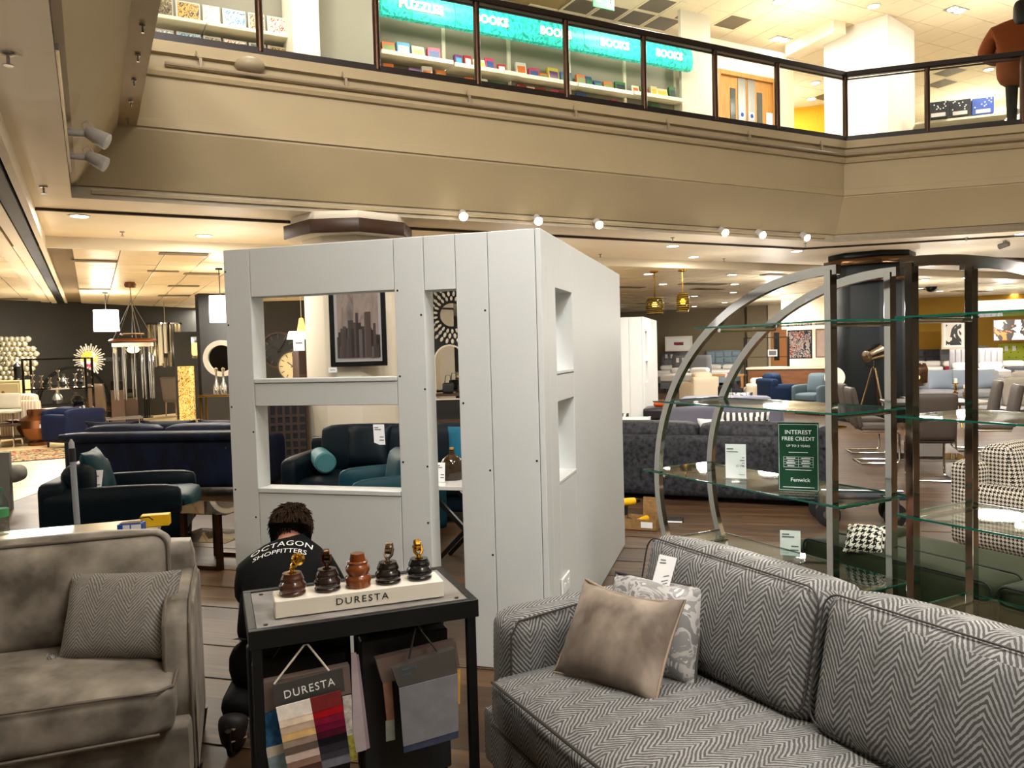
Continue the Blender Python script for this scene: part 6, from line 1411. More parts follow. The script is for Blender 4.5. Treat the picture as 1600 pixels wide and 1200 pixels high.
# round marble coffee table with candlesticks
c = at(1492, 626, .45); t = thing('coffee_table', 'round pale marble coffee table in front of the light grey sofa', 'table', (c.x, c.y, 0)); MB().lathe([(.0001, .42), (.52, .42), (.53, .43), (.53, .45), (.0001, .455)], 32).build('top', mat('pale_marble', 'CFC3AC', .12), t)
for k in range(3): a = 2.1*k+.3; MB().cyl((.35*cos(a), .35*sin(a), 0), (.25*cos(a), .25*sin(a), .42), .018, n=8).build('leg', brass, t)
for k, (px, h_, lab) in enumerate(((1493, .36, 'taller gold candlestick'), (1508, .26, 'shorter gold candlestick'))):
    q = at(px, 627, .456); o = thing('candlestick', lab+' on the round marble coffee table', 'candlestick', (q.x, q.y, .456)); MB().lathe([(.06, 0), (.055, .015), (.02, .03), (.018, h_*.3), (.04, h_*.35), (.04, h_*.45), (.018, h_*.5), (.018, h_*.8), (.05, h_*.86), (.05, h_*.9), (.0001, h_*.9)], 16).build('stem', brass, o); MB().cyl((0, 0, h_*.9), (0, 0, h_*1.12), .025, n=10).build('candle', mat('cream_wax', 'E8DCC0', .5), o)
q = at(1469, 628, .456); card('white card on the round marble coffee table', (q.x, q.y, .456), UR, .09, .14, .1)
# light sofas in front of the mustard wall
lgf = mat('light_grey_fabric', '9A9A9C', .85, var=.06, scale=10); blg = mat('blue_grey_fabric', '8E98A4', .85); crf = mat('oatmeal_fabric', 'A89F92', .85)
c = at(1495, 640, 0); ls2 = gsofa('sofa', 'light grey sofa with blue grey cushions in front of the mustard wall beds', 'sofa', c, radians(-14), 2.1, .95, .82, .44, .60, lgf, arm=.16)
for k, (x, w_, rz) in enumerate(((-.75, .5, .3), (-.28, .55, .1), (.12, .45, -.2), (.6, .5, .2))): pill('blue grey cushion, '+['leftmost', 'second from left', 'third from left', 'rightmost'][k]+' on the light grey sofa', ls2, x, .06, .45, w_, .45, .16, blg, .3, rz, 'blue grey cushions on the light grey sofa')
c = at(1660, 640, 0); cs2 = gsofa('sofa', 'oatmeal coloured sofa at the far right edge', 'sofa', c, radians(165), 2.4, .95, .80, .44, .66, crf, arm=.18)
pill('round ended oatmeal bolster cushion on the oatmeal sofa', cs2, .7, .1, .45, .5, .42, .18, crf, .2); pill('pale lilac cushion on the oatmeal sofa', cs2, .25, .1, .45, .45, .42, .18, mat('pale_lilac_fabric', 'B9B2B4', .85), .2)
c = at(1540, 646, 0); gsofa('armchair', 'grey tub armchair between the two light sofas', 'armchair', (c.x+.2, c.y+2.6), radians(60), .75, .75, .78, .44, .64, lgf, arm=.12, n=1)
# tripod lamp
c = at(1366, 664, 0); t = thing('tripod_lamp', 'chrome studio tripod floor lamp in front of the charcoal pillar', 'lamp', (c.x, c.y, 0), .3)
zt = zat(1368, 575, c.x, c.y)
for k in range(3): a = 2.1*k+.5; MB().cyl((.32*cos(a), .32*sin(a), 0), (.03*cos(a), .03*sin(a), zt), .016, n=8).build('leg', mat('bronze_tube', '8A7458', .2, metal=1), t)
MB().cyl((0, 0, zt-.03), (0, 0, zt+.14), .02, n=10).build('column', chrome, t); MB().lathe([(.06, -.22), (.11, -.2), (.13, -.02), (.16, .12), (.15, .13)], 20, mx=TR((0, 0, zt+.27), 0, radians(75), .2)).build('lamp_head', mat('antique_silver', '9A8A76', .18, metal=1), t); MB().lathe([(.0001, .1), (.145, .1), (.145, .11)], 20, mx=TR((0, 0, zt+.27), 0, radians(75), .2)).build('lens', black_m, t); MB().tube([(-.16, 0, zt+.27), (-.16, 0, zt+.05), (0, 0, zt)], .008, 6).build('yoke', chrome, t)
# side table with smoked glass lamp
c = at(1434, 668, 0); t = thing('side_table', 'dark side table right of the charcoal pillar', 'table', (c.x, c.y, 0), UR); MB().box(-.25, -.25, .5, .25, .25, .54).build('top', wood_dk, t, bev=.005); MB().box(-.2, -.2, 0, .2, .2, .5).build('box_body', brass, t, bev=.005)
o = thing('table_lamp', 'smoked glass table lamp on the dark side table by the pillar', 'lamp', (c.x, c.y, .541)); z0 = zat(1432, 603, c.x, c.y)-.541; MB().lathe([(.09, 0), (.09, .02), (.012, .03), (.012, z0)], 16).build('base', brass, o); MB().lathe([(.10, z0), (.16, z0+.06), (.17, z0+.3), (.13, z0+.4), (.0001, z0+.4)], 20).build('shade', glassmat('amber_smoked_glass', 'A98E74', .1), o); MB().sph((0, 0, z0+.15), .045, 10).build('bulb', mat('warm_bulb', 'FFE2B0', .5, emit=5), o)
# round gold disc lamp left of the pillar
c = at(1305, 668, 0); t = thing('disc_lamp', 'floor lamp with a round cream disc left of the charcoal pillar', 'lamp', (c.x, c.y, 0), 0); zd_ = zat(1306, 590, c.x, c.y); MB().lathe([(.0001, 0), (.2, 0), (.2, .02), (.0001, .025)], 20).build('base', brass, t); MB().cyl((0, 0, .02), (0, 0, zd_-.15), .012, n=8).build('pole', brass, t); MB().lathe([(.0001, -.02), (.18, -.02), (.19, 0), (.18, .02), (.0001, .02)], 28, (0, 0, 0), TR((0, 0, zd_), UP)).build('disc', mat('cream_disc', 'E5D9BC', .4, emit=.3), t)

# ------------------------------------------------------------------ beds along the far walls
white_l = mat('white_bedlinen', 'E2DED8', .85)
def bed(label, px, off, W, hh, hm, style, throw=None):
    x, _ = rf.hit(px, 560, -off); w = rf.w(x, -off)
    t = thing('bed', label, 'bed', (w.x, w.y, 0), rf.r)
    hb = MB().rbox(-W/2, -.12, .1, W/2, 0, hh, .03, 6).build('headboard', hm, t, ang=60)
    if style == 'tuft':
        for r_ in range(3):
            for c_ in range(7): MB().sph((-W/2+W*(c_+.5+.25*(r_ % 2))/7.3, -.125, hh-.12-.17*r_), .022, 6).build('button', mat('button_shade', '4A4A4C', .8) if 'grey' in label else mat('lime_button', '6E7A24', .8), hb)
    elif style == 'panel':
        for r_ in range(3):
            for c_ in range(4): MB().rbox(-W/2+W*c_/4+.01, -.16, hh-.02-.24*(r_+1), -W/2+W*(c_+1)/4-.01, -.11, hh-.04-.24*r_, .02, 4).build('pad', hm, hb, ang=60)
    elif style == 'rib':
        for c_ in range(9): MB().rbox(-W/2+W*c_/9+.005, -.15, .5, -W/2+W*(c_+1)/9-.005, -.11, hh-.02, .02, 4).build('pad', hm, hb, ang=60)
    MB().rbox(-W/2+.03, -2.05, .12, W/2-.03, -.12, .36, .03, 6).build('base', hm, t, ang=60)
    MB().rbox(-W/2+.02, -2.05, .36, W/2-.02, -.12, .60, .06, 8, (0, 0, .02)).build('mattress', white_l, t, ang=60)
    if throw: MB().rbox(-W/2-.01, -2.06, .40, W/2+.01, -1.35, .635, .05, 6).build('throw', throw, t, ang=60)
    for s_ in (-1, 1):
        for y in (-.2, -1.9): MB().cyl((s_*(W/2-.15), y, 0), (s_*(W/2-.15), y, .13), .03, n=8).build('leg', leg_dk, t)
    for s_ in (-1, 1): MB().rbox(s_*W/4-.32, -.62, .60, s_*W/4+.32, -.16, .78, .08, 8, (0, 0, .02)).build('pillow', white_l, t, ang=60)
    for q in (-.35, -.2): MB().box(W*q-.05, -.128, hh-.24, W*q+.05, -.121, hh-.08).build('ticket', paper, t)
    return t
gr1 = mat('mid_grey_upholstery', '77777A', .8); gr2 = mat('charcoal_upholstery', '47464C', .8); gr3 = mat('light_grey_upholstery', '8E8C90', .8)
bed('grey button tufted bed under the red trees picture', 1062, .1, 1.5, 1.32, gr1, 'tuft')
bed('plain grey winged bed in front of the tufted one', 1081, 4.2, 1.4, 1.22, gr1, 'plain')
bed('blue grey panelled bed against the taupe wall', 1131, .1, 1.35, 1.35, mat('blue_grey_upholstery', '8496A0', .8), 'panel')
bed('charcoal panelled bed against the mustard wall, just right of the pillar', 1445, .1, 1.15, 1.2, gr2, 'panel')
bed('mid grey bed under the ink figures picture', 1506, .6, 1.5, 1.30, gr1, 'panel', mat('red_throw', '8E2A34', .8))
bed('light grey ribbed bed in front of the mid grey one', 1524, 3.4, 1.5, 1.24, gr3, 'rib')
bed('lime green button tufted bed at the right edge', 1600, 1.6, 1.5, 1.35, mat('lime_velvet', 'A9B33C', .7, sheen=.5), 'tuft', gr2)
# furniture between partition and shelving, far back
def tub(px, py, m, label, rot, s_=1): c = at(px, py, 0); return gsofa('armchair', label, 'armchair', c, rot, .78*s_, .76*s_, .84*s_, .45*s_, .62*s_, m, arm=.12, n=1)
beige = mat('beige_fabric', 'C2B29A', .85)
tub(1092, 634, beige, 'beige upholstered armchair in front of the far beds', radians(200)); tub(1186, 640, beige, 'beige dining chair with rounded back, behind the arched shelf', radians(170), .85); tub(1216, 642, mat('navy_fabric', '1C2A44', .8), 'navy blue tub chair beside the walnut counter', radians(100)); tub(1275, 646, mat('slate_fabric', '55636A', .8), 'slate grey tub chair left of the charcoal pillar', radians(-60)); tub(1146, 640, mat('black_fabric', '1A1A1E', .8), 'black tub chair at the oak desk', radians(60), .8)
pill('slate blue cushion on the slate grey tub chair', bpy.data.objects[[o.name for o in bpy.data.objects if o.get('label', '').startswith('slate grey tub')][0]], 0, .05, .45, .4, .36, .14, mat('slate_blue_fabric', '3A4450', .85), .3)
c = at(1140, 630, 0); t = thing('desk', 'light oak desk in front of the taupe pier', 'desk', (c.x, c.y+.6, 0), rf.r); MB().box(-.6, -.35, .70, .6, .35, .75).build('top', mat('light_oak', 'C08A4A', .5), t, bev=.005)
for s_ in (-1, 1): MB().box(s_*.55-.03, -.33, 0, s_*.55+.03, .33, .70).build('end_panel', mat('light_oak', 'C08A4A', .5), t, bev=.004)
c = at(1236, 632, 0); t = thing('counter', 'walnut sales counter with pale top near the cream wall', 'counter', (c.x, c.y+.5, 0), rf.r); MB().box(-.85, -.35, 0, 1.0, .35, .90).build('body', mat('walnut_panel', '7A4A22', .5, col2='633A1A', scale=3, stretch=(1, 1, 6)), t, bev=.006); MB().box(-.9, -.4, .90, 1.05, .4, .95).build('top', mat('pale_counter_top', 'DCCDB2', .4), t, bev=.005)
c = at(1199, 628, 0); t = thing('open_shelf', 'thin black metal open shelf frame behind the arched shelf', 'shelving', (c.x, c.y, 0), rf.r); hh = zat(1197, 527, c.x, c.y)
for x in (-.55, .55):
    for y in (-.18, .18): MB().box(x-.015, y-.015, 0, x+.015, y+.015, hh).build('upright', black_m, t)
for z in (.3, .75, 1.2, hh-.02): MB().box(-.55, -.18, z, .55, .18, z+.02).build('shelf', glassmat('thin_shelf_glass', 'DDE2E0', .05) if z < hh-.1 else black_m, t)
c = at(1206, 555, 1.22); o = thing('framed_picture', 'small white card on the black open shelf', 'picture', fr_of(t).w(.15, 0, 1.221), rf.r); MB().box(-.12, 0, 0, .12, .02, .18).build('frame', paper, o); MB().box(-.09, -.003, .03, .09, 0, .15).build('print', grey_ink, o)
# sale card
c = aty(1142, 585, 16.5); o = thing('sale_card', 'small pink sale card standing far back near the oak desk', 'sign', (c.x, c.y, 0)); MB().box(-.12, -.005, c.z-.06, .12, .005, c.z+.06).build('card', mat('pale_pink_card', 'E9C9C9', .6), o); MB().cyl((0, 0, .02), (0, 0, c.z-.06), .01, n=6).build('pole', steel, o); MB().lathe([(.0001, 0), (.12, 0), (.12, .015), (.0001, .02)], 16).build('base', steel, o)
for z_ in (.025, -.02): MB().box(-.08, -.008, c.z+z_-.012, .08, -.005, c.z+z_+.012).build('print_line', mat('red_ink', 'B02030', .5), o)
# amber pendants
for k, (px, py, py2, wid, hgt, lab) in enumerate(((1022, 423, 478, .30, .40, 'rounder brown glass pendant lamp, left of the pair'), (1066, 421, 473, .24, .42, 'taller amber cylinder pendant lamp, right of the pair'))):
    w = at(px, py, ZC2); t = thing('pendant_lamp', lab, 'lamp', w, 0, 'amber pendants'); dz = zat(px, py2, w.x, w.y)-ZC2
    kx = (w.y/1235)*(28 if k == 0 else 20)*.5; kz = (w.y/1235)*(26 if k == 0 else 30)*.5
    MB().lathe([(.09, 0), (.09, -.03), (.015, -.05)], 16).build('ceiling_rose', brass, t); MB().cyl((0, 0, -.04), (0, 0, dz+kz), .012, n=6).build('flex', brass, t)
    am_ = glassmat('amber_glass_%d' % k, 'B89A3C' if k else '9E8A5E', .10)
    MB().lathe([(kx*.75, dz+kz), (kx*.98, dz+kz*.6), (kx, dz), (kx*.98, dz-kz*.6), (kx*.8, dz-kz)], 28).build('glass_shade', am_, t)
    for q in range(9): zz = dz+kz-2*kz*(q+.5)/9; rr_ = kx*(1.005 if 1 < q < 7 else .93); MB().lathe([(rr_, zz-.008), (rr_+.01, zz), (rr_, zz+.008)], 28).build('glass_ridge', mat('amber_ridge', 'A8862C', .15, trans=.5), t)
    MB().sph((0, 0, dz+kz*.1), .06, 10).build('bulb', mat('warm_bulb', 'FFE2B0', .5, emit=5), t)
# ------------------------------------------------------------------ far left: lighting and mirror department
w = at(20, 722, .002); t = thing('rug', 'multicoloured patterned rug on the cream floor at far left', 'rug', (w.x-1.2, w.y+.3, .0065), GR)
MB().box(-2.0, -.9, 0, 1.75, .9, .012).build('pile', abstract('patterned_rug', ('16181C', '8C3A24', 'A8946A', '2A4A3E', '0E0E12', '9A6A2A'), 5, .95, 2, 4), t, bev=.004)
MB().box(-2.0, -.92, .0, 1.75, -.9, .012).box(-2.0, .9, 0, 1.75, .92, .012).build('binding', blackp, t)
copper = mat('brushed_copper', '7E5234', .36, metal=1)
w = at(60, 696, 0); t = thing('copper_vase', 'large round copper floor vase beside the navy armchair', 'vase', (w.x, w.y, .007)); MB().lathe([(.17, 0), (.17, .06), (.14, .08), (.26, .18), (.345, .34), (.31, .48), (.18, .57), (.165, .58), (.165, .68), (.15, .68), (.15, .58)], 32).build('body', copper, t)
w = at(104, 697, 0); na = gsofa('armchair', 'boxy navy armchair beside the copper vase', 'armchair', (w.x+.22, w.y-.1), radians(152), .82, .8, .70, .42, .70, mat('navy_fabric_box', '0E1530', .75, sheen=.4), arm=.14, n=1)
card('small white tag on the side of the boxy navy armchair', fr_of(na).w(.3, .455, .38), radians(330), .04, .07, 0)
def dchair(px, py, rot, m, label, h=1.0, s_=1.0, legm=None):
    c = at(px, py, 0); t = thing('dining_chair', label, 'chair', (c.x, c.y, 0.007), rot); legm = legm or leg_dk
    MB().rbox(-.23*s_, -.23, .38, .23*s_, .23, .48, .04, 6).build('seat', m, t, ang=60); MB().rbox(-.23*s_, -.04, 0, .23*s_, .04, h-.42, .035, 6, (0, .01, 0), TR((0, .22, .42), radians(-8))).build('backrest', m, t, ang=60)
    for x in (-.19, .19):
        for y in (-.18, .2): MB().cyl((x*s_, y, 0), (x*s_, y*.9, .39), .016, .024, 8).build('leg', legm, t)
    return t
brown_f = mat('brown_leather', '4A3A2C', .5); stripe_f = stripes('cream_stripe_fabric', 'B9A890', 'D8CBB6', .06, .0)
dchair(165, 668, radians(170), brown_f, 'brown leather dining chair seen from behind, right of the navy armchair', 1.05)
dchair(278, 650, radians(160), mat('taupe_fabric', '75685A', .8), 'taupe high back dining chair near the gold column', 1.1, 1.15, mat('pale_wood', '9A7A50', .5))
c = aty(42, 600, 15.9); sa = gsofa('armchair', 'cream striped armchair behind the copper vase', 'armchair', (c.x, c.y), radians(175), .95, .85, .92, .46, .64, stripe_f, arm=.13, n=1)
c = aty(6, 600, 14.9); t = thing('bar_chair', 'slim metal chair with pale seat at the left edge', 'chair', (c.x, c.y, .007), .2); MB().rbox(-.22, -.22, .62, .22, .22, .70, .04, 6).build('seat', mat('pale_fabric', 'BDB4A2', .8), t, ang=60); MB().rbox(-.2, .16, .7, .2, .24, 1.0, .04, 6).build('backrest', mat('pale_fabric', 'BDB4A2', .8), t, ang=60)
for x in (-.19, .19):
    for y in (-.19, .19): MB().cyl((x, y, 0), (x, y, .63), .014, n=8).build('leg', chrome, t)
c = aty(22, 600, 14.6); t = thing('coffee_table', 'dark wooden coffee table with lower shelf at the left edge', 'table', (c.x-.5, c.y+.2, .007), GR); MB().box(-.7, -.35, .40, .7, .35, .44).build('top', wood_dk, t, bev=.005); MB().box(-.65, -.3, .16, .65, .3, .18).build('lower_shelf', wood_dk, t)
for x in (-.62, .62):
    for y in (-.28, .28): MB().box(x-.025, y-.025, 0, x+.025, y+.025, .40).build('leg', wood_dk, t)
tfr = fr_of(t); o = thing('bowl', 'shallow brown bowl on the dark coffee table', 'bowl', tfr.w(.3, 0, .448)); MB().lathe([(.06, 0), (.2, .05), (.19, .055), (.05, .012), (.0001, .012)], 24).build('bowl', walnut, o)
# black half moon shelf
c = at(118, 668, 0); t = thing('arched_shelf', 'black semicircular metal shelf in front of the sunburst mirror', 'shelving', (c.x, c.y, .007), radians(20)); hh = zat(118, 574, c.x, c.y); R_ = c.y/1235*52
for y in (-.18, .18): MB().tube([(R_*cos(radians(a)), y, .35+(hh-.35)*sin(radians(a))) for a in range(-8, 189, 8)], .025, 6).build('arch', black_m, t)
for k, z in enumerate((.02, .55, 1.0)):
    r_ = R_*(1 if z < .4 else sqrt(max(0, 1-((z-.35)/(hh-.35))**2))); MB().box(-r_, -.18, z, r_, .18, z+.03).build('shelf', black_m, t)
for s_ in (-1, 1): MB().box(s_*R_*.95-.02, -.18, .0, s_*R_*.95+.02, .18, .36).build('foot', black_m, t)
tfr = fr_of(t)
for k, (x, z, r_, h_, m, lab) in enumerate(((-.35, .58, .12, .34, mat('silver_glaze', 'B8B4AA', .2, metal=.8), 'silver glazed bottle vase'), (.05, .58, .14, .26, mat('hammered_bronze', '4A4038', .35, metal=.7), 'hammered bronze bowl vase'), (.4, .58, .1, .3, mat('cream_glaze', 'D8CCB0', .3), 'cream tapered vase'), (-.2, 1.03, .09, .26, mat('pewter_glaze', '7A7670', .25, metal=.7), 'pewter vase'), (.2, 1.03, .11, .22, mat('dark_mesh', '1E1C1A', .5), 'dark woven pot'))):
    o = thing('vase', lab+' on the black semicircular shelf', 'vase', tfr.w(x, 0, z)); MB().lathe([(r_*.5, 0), (r_, h_*.3), (r_*.9, h_*.55), (r_*.35, h_*.8), (r_*.45, h_)], 18).build('body', m, o)
# chrome frame console behind
c = aty(92, 600, 16.6); t = thing('console_table', 'chrome framed display console behind the semicircular shelf', 'table', (c.x, c.y, .007), radians(10)); hh = zat(92, 560, c.x, c.y)
for x in (-.6, .6):
    for y in (-.2, .2): MB().box(x-.02, y-.02, 0, x+.02, y+.02, hh).build('upright', chrome, t)
for z in (.5, 1.0, hh-.03): MB().box(-.6, -.2, z, .6, .2, z+.03).build('shelf', chrome, t)
tfr = fr_of(t); rr = random.Random(9)
for k in range(7):
    x = -.5+.165*k; h_ = rr.uniform(.2, .4); o = thing('candlestick', 'silver ornament, '+['first', 'second', 'third', 'fourth', 'fifth', 'sixth', 'seventh'][k]+' from the left on the chrome console', 'ornament', tfr.w(x, 0, 1.031), 0, 'silver ornaments on the chrome console'); MB().lathe([(.06, 0), (.02, .03), (.02, h_*.4), (.05, h_*.5), (.02, h_*.6), (.02, h_*.9), (.05, h_)], 12).build('stem', mat('antique_silver_bright', 'B9B0A2', .15, metal=1), o)
# sideboard with pale drawers at the far left
c = aty(20, 600, 16.8); t = thing('sideboard', 'cream sideboard with drawers under the pebble wall art', 'sideboard', (c.x-.75, c.y, .007), radians(8)); z0 = zat(20, 595, c.x-.45, c.y); MB().box(-1.0, -.25, .1, .95, .25, z0).build('body', mat('cream_gilt', 'BBAA7C', .4), t, bev=.008)
for k in range(3):
    d_ = MB().box(-.95+.64*k, -.265, z0-.42, -.36+.64*k, -.25, z0-.06).build('drawer', mat('cream_gilt_front', 'CDBE92', .4), t, bev=.006); MB().sph((-.655+.64*k, -.28, z0-.24), .03, 8).build('knob', brass, d_)
for x in (-.9, .85): MB().box(x-.03, -.2, 0, x+.03, .2, .1).build('foot', wood_dk, t)
o = thing('lantern', 'black lantern on the cream sideboard', 'lantern', fr_of(t).w(1.02, .05, z0)); MB().lathe([(.08, 0), (.08, .03), (.07, .04), (.07, .28), (.09, .3), (.03, .38), (.0001, .38)], 16).build('body', black_m, o); MB().sph((0, 0, .42), .03, 8).build('finial', mat('white_gloss', 'D8D4CA', .4), o); o.location = fr_of(t).w(.8, .0, z0)
# wall pieces on the charcoal wall
def onwall(px, py, off=.05): x, z = wf.hit(px, py, -off); return wf.w(x, -off, z)
YP = 18.2; w = aty(14, 568, YP); t = thing('pebble_wall_art', 'large silver pebble cluster wall art at the far left', 'wall art', w, 0)
kp = YP/1235; peb = MB().sph((0, 0, 0), 4.6*kp, 12, (1, 1, 1)).mesh('pebble'); peb.materials.append(mat('silver_pebble', 'C9C0A4', .25, metal=.7))
rr = random.Random(2)
for j in range(-5, 5):
    for i in range(-4, 7):
        px, py = 14+i*8.4+(4.2 if j % 2 else 0), 568+j*7.6
        if px > 57 or (py < 540 and px > 46) or (py > 585 and px > 26) or (py > 577 and px > 50): continue
        q = aty(px, py, YP); o = bpy.data.objects.new('pebble', peb); C.objects.link(o); o.parent = t; o.location = (q.x-w.x, rr.uniform(-.03, .03), q.z-w.z); z_ = rr.uniform(.92, 1.08); o.scale = (z_, z_, z_)
MB().box(-4*8*kp, .05, -30*kp, 10*kp, .08, 28*kp).build('backing', dark_wall, t); MB().box(-.3, .08, -.05, -.2, .9, .05).build('wall_bracket', black_m, t)
w = aty(140, 562, 19.3); t = thing('sunburst_mirror', 'round sunburst mirror with silver rays near the charcoal wall', 'mirror', w, 0); kr = w.y/1235
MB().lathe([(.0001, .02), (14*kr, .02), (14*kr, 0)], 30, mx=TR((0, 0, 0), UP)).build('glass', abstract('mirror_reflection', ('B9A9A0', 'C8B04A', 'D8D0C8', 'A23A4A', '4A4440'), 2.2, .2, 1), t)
ray = MB().box(-.9*kr, -.03, 14*kr, .9*kr, .0, 24*kr).mesh('ray', bev=.004); ray.materials.append(mat('silver_leaf', 'D2CBBB', .3, metal=.4))
for k in range(36): o = bpy.data.objects.new('ray', ray); C.objects.link(o); o.parent = t; o.rotation_euler = (0, 2*pi*k/36, 0); o.scale = (1, 1, 1.05 if k % 2 else .9)
MB().box(-.05, 0, -.05, .05, 1.4, .05).build('wall_bracket', black_m, t)
# lit square drum lamps
for px0, px1, py0, py1, Y, lab in ((147, 185, 485, 517, 17.5, 'lit white drum lampshade glowing against the charcoal wall'), (327, 362, 463, 503, 13.5, 'lit white drum lampshade beside the black pier')):
    a, b = aty(px0, py0, Y), aty(px1, py1, Y); c = (a+b)/2; r_ = abs(b.x-a.x)/2; h_ = abs(a.z-b.z); t = thing('pendant_lamp', lab, 'lamp', c, 0); MB().lathe([(r_*.97, h_/2), (r_, -h_/2), (r_*.98, -h_/2), (r_*.95, h_/2)], 32).build('shade', mat('bright_lit_shade', 'FFF8EA', .8, emit=6), t); MB().lathe([(.0001, 0), (r_*.9, 0), (r_*.9, .01), (.0001, .01)], 24, (0, 0, -h_*.45)).build('diffuser', shadeglow, t); MB().cyl((0, 0, h_/2-.1), (0, 0, ZC2-c.z), .008, n=6).build('flex', blackp, t); MB().lathe([(.06, 0), (.06, -.03)], 14, (0, 0, ZC2-c.z)).build('ceiling_rose', blackp, t)
# chandelier
c = at(203, 441, ZC2); t = thing('chandelier', 'large ring chandelier with glass cylinder and crystal drops', 'chandelier', c, 0); ks = c.y/1235
dz = zat(205, 532, c.x, c.y)-ZC2; R_ = 32*ks
MB().lathe([(.09, 0), (.11, -.05), (.09, -.10)], 16).build('ceiling_rose', walnut, t)
MB().tube([(0, 0, -.1), (.02, 0, dz*.5), (0, 0, dz+.06)], .012, 6).build('chain', chrome, t)
for k in range(5): a = 2*pi*k/5+.3; MB().cyl((0, 0, -.35), (R_*.98*cos(a), R_*.98*sin(a), dz), .006, n=5).build('wire', steel, t)
MB().lathe([(R_, dz-.03), (R_+.03, dz), (R_, dz+.03), (R_-.04, dz)], 40).build('ring', copper, t); MB().lathe([(R_*.5, dz+.10), (R_*.55, dz+.12), (R_*.5, dz+.14)], 30).build('upper_ring', chrome, t); MB().lathe([(R_*.92, dz-.12), (R_*.92, dz-.05)], 40).build('glass_band', mat('white_gloss', 'D8D4CA', .4), t)
MB().lathe([(R_*.42, dz-.35), (R_*.42, dz-.1)], 30).build('glass_cylinder', glassmat('clear_cylinder_glass', 'E8E4D8', .12), t); MB().sph((0, 0, dz-.18), R_*.28, 14, (1, 1, .6)).build('bulb_cluster', mat('warm_bulb', 'FFE2B0', .5, emit=5), t)
for k in range(12): a = 2*pi*k/12; MB().lathe([(.012, -1.05), (.02, -.5), (.012, 0)], 8, (R_*.86*cos(a), R_*.86*sin(a), dz-.1)).build('crystal_drop', mat('crystal', 'C8C2B4', .05, metal=.85), t)
# black piers and display wall behind
c = at(338, 662, 0); o = MB().box(-.42, -.3, 0, .42, .3, zat(338, 455, c.x, c.y)).build('pillar', blackp, loc=(c.x+.1, c.y, 0), rot=GR, bev=.01); struct(o, 'black rectangular display pier left of the partition')
c = at(306, 655, 0); o = MB().box(-.45, 0, 0, .45, .15, zat(306, 518, c.x, c.y)).build('wall_display', dark_wall, loc=(c.x, c.y, 0), rot=radians(15)); struct(o, 'low charcoal display wall with wall lights')
f0 = Fr(c, radians(15)); x, z = f0.hit(309, 543, -.05); t = thing('wall_light', 'lit crystal wall light on the low charcoal display wall', 'lamp', f0.w(x, 0, z), radians(15)); MB().box(-.16, -.03, -.28, .16, 0, .28).build('back_plate', chrome, t, bev=.004); MB().box(-.14, -.14, -.2, .14, -.03, .12).build('crystal_shade', mat('amber_crystal', 'E8B860', .3, emit=2.0), t, bev=.02)
for k, (px, py, lab) in enumerate(((303, 630, 'left'), )):
    c = at(318, 662, 0); t = thing('mosaic_column', 'gold mosaic column beside the black pier', 'column', (c.x-.12, c.y-.6, .007)); MB().box(-.14, -.14, 0, .14, .14, zat(318, 572, c.x, c.y-.6)).build('shaft', abstract('gold_mosaic', ('A8822E', 'D8C07E', '6A5020', 'E8D8A0'), 18, .2, 1, 3), t, bev=.006); MB().box(-.17, -.17, 0, .17, .17, .05).build('foot', brass, t, bev=.004)
w = aty(347, 560, 13.1); t = thing('round_mirror', 'round silver framed mirror at the left edge of the partition', 'mirror', w); MB().lathe([(.30, 0), (.30, .05), (.22, .05), (.22, 0)], 32, mx=TR((0, 0, 0), UP)).build('frame', mat('silver_leaf', 'D2CBBB', .25, metal=.8), t); MB().lathe([(.0001, .02), (.22, .02), (.22, 0)], 32, mx=TR((0, 0, 0), UP)).build('glass', mirror_m, t)
# standing glass tubes and pedestals
tube_m = [mat('crystal', 'C8C2B4', .05, metal=.85), mat('warm_crystal', 'D8C89A', .08, metal=.7), mat('smoky_crystal', '6A665E', .08, metal=.8), mat('ivory_crystal', 'E2D8BE', .2)]
c = at(264, 655, 0); t = thing('tube_chandelier', 'cluster of tall crystal tubes hanging near the charcoal wall', 'chandelier', (c.x, c.y, 0), 0); kz = c.y/1235; rr = random.Random(6)
zt = zat(264, 522, c.x, c.y)
MB().lathe([(.0001, 0), (26*kz, 0), (26*kz, .04), (.0001, .04)], 24, (0, 0, zt+.25)).build('top_plate', chrome, t); MB().cyl((0, 0, zt+.29), (0, 0, ZC2), .015, n=8).build('stem', chrome, t)
for k in range(26): a = 2.4*k; r_ = 24*kz*sqrt((k+.5)/26); L = rr.uniform(.5, 1.25); MB().cyl((r_*cos(a), r_*sin(a)*.5, zt+.25), (r_*cos(a), r_*sin(a)*.5, zt+.25-L), .045, n=8).build('crystal_tube', tube_m[k % 4], t)
for k, (px, py, h_, lab) in enumerate(((186, 668, .95, 'taller dark brown pedestal in front of the chandelier'), (207, 664, .72, 'shorter dark brown pedestal right of the taller one'))):
    c = at(px, py, 0); hh = zat(px, 610 if k == 0 else 622, c.x, c.y); t = thing('pedestal', lab, 'pedestal', (c.x, c.y, .007), GR); MB().box(-.14, -.14, .04, .14, .14, hh).build('shaft', mat('dark_walnut', '3C2A1E', .4), t, bev=.005); MB().box(-.16, -.16, 0, .16, .16, .04).build('foot', mat('dark_walnut', '3C2A1E', .4), t, bev=.004)
    o = thing('vase', ('square clear' if k == 0 else 'small square')+' glass vase on the '+('taller' if k == 0 else 'shorter')+' brown pedestal', 'vase', (c.x, c.y, hh+.008)); MB().box(-.1, -.1, 0, .1, .1, .22).build('glass', glassmat('vase_glass_%d' % k, 'C9C8C0', .2), o, bev=.006); MB().box(-.06, -.06, .02, .06, .06, .12).build('inner_block', mat('silver_glaze', 'B8B4AA', .2, metal=.8), o, bev=.004)
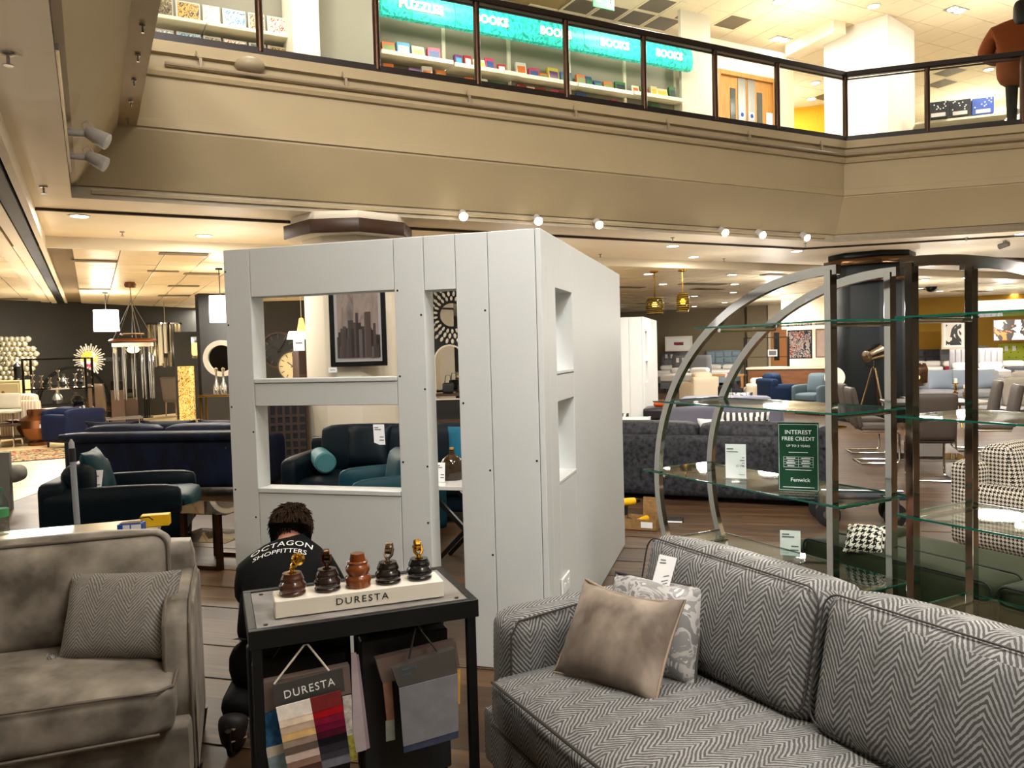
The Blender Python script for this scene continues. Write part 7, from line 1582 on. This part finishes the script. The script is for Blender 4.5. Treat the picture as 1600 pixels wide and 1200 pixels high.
c = at(216, 664, 0); t = thing('low_table', 'round dark glass low table behind the navy sofa', 'table', (c.x-.1, c.y-2.5, .007)); MB().lathe([(.0001, .40), (.55, .40), (.55, .42), (.0001, .42)], 32).build('top', black_m, t)
for k in range(3): a = 2.1*k; MB().cyl((.45*cos(a), .45*sin(a), 0), (.4*cos(a), .4*sin(a), .40), .016, n=8).build('leg', chrome, t)
o = thing('gourd_vase', 'black double gourd vase on the round low table', 'vase', (t.location.x+.05, t.location.y, .43)); MB().lathe([(.09, 0), (.18, .08), (.19, .14), (.15, .22), (.09, .25), (.13, .30), (.13, .36), (.06, .42), (.05, .42)], 24).build('body', mat('black_ceramic', '0E0E10', .25), o); MB().box(.1, -.17, .12, .14, -.165, .2).build('tag', paper, o)
c = at(250, 668, 0); t = thing('low_table', 'square bronze framed low table behind the navy sofa', 'table', (c.x+.1, c.y-2.0, .007), GR); MB().box(-.4, -.4, .37, .4, .4, .39).build('top', mat('grey_marble_top', '6E6862', .15), t, bev=.004)
for x in (-.38, .38):
    for y in (-.38, .38): MB().box(x-.015, y-.015, 0, x+.015, y+.015, .37).build('leg', bronze, t)
c = at(300, 640, 0); t = thing('wire_stand', 'slim black metal stand left of the mosaic column', 'stand', (c.x, c.y-3, .007))
for x in (-.06, 0, .06): MB().cyl((x, 0, 0), (x, 0, 1.3), .015, n=6).build('rod', black_m, t)
MB().lathe([(.0001, 0), (.15, 0), (.15, .02), (.0001, .02)], 20).build('base', black_m, t); MB().lathe([(.0001, 1.3), (.2, 1.3), (.2, 1.32), (.0001, 1.32)], 20).build('top', black_m, t)
for k, (px, lab) in enumerate(((339, 'left'), (350, 'right'))):
    q = aty(px, 617, 12.4); o = thing('decanter', lab+' of two clear glass decanters on the gold stand by the black pier', 'decanter', (q.x, q.y, 1.0)); MB().lathe([(.05, 0), (.055, .12), (.02, .2), (.015, .34), (.02, .35), (.03, .40), (.0001, .42)], 14).build('glass', mat('crystal', 'C8C2B4', .05, metal=.85), o)
q = aty(345, 640, 12.4); t = thing('side_table', 'slim gold console beside the black pier', 'table', (q.x, q.y, 0.007)); MB().box(-.3, -.15, .96, .3, .15, .985).build('top', brass, t, bev=.003)
for x in (-.27, .27):
    for y in (-.12, .12): MB().box(x-.012, y-.012, 0, x+.012, y+.012, .96).build('leg', brass, t)
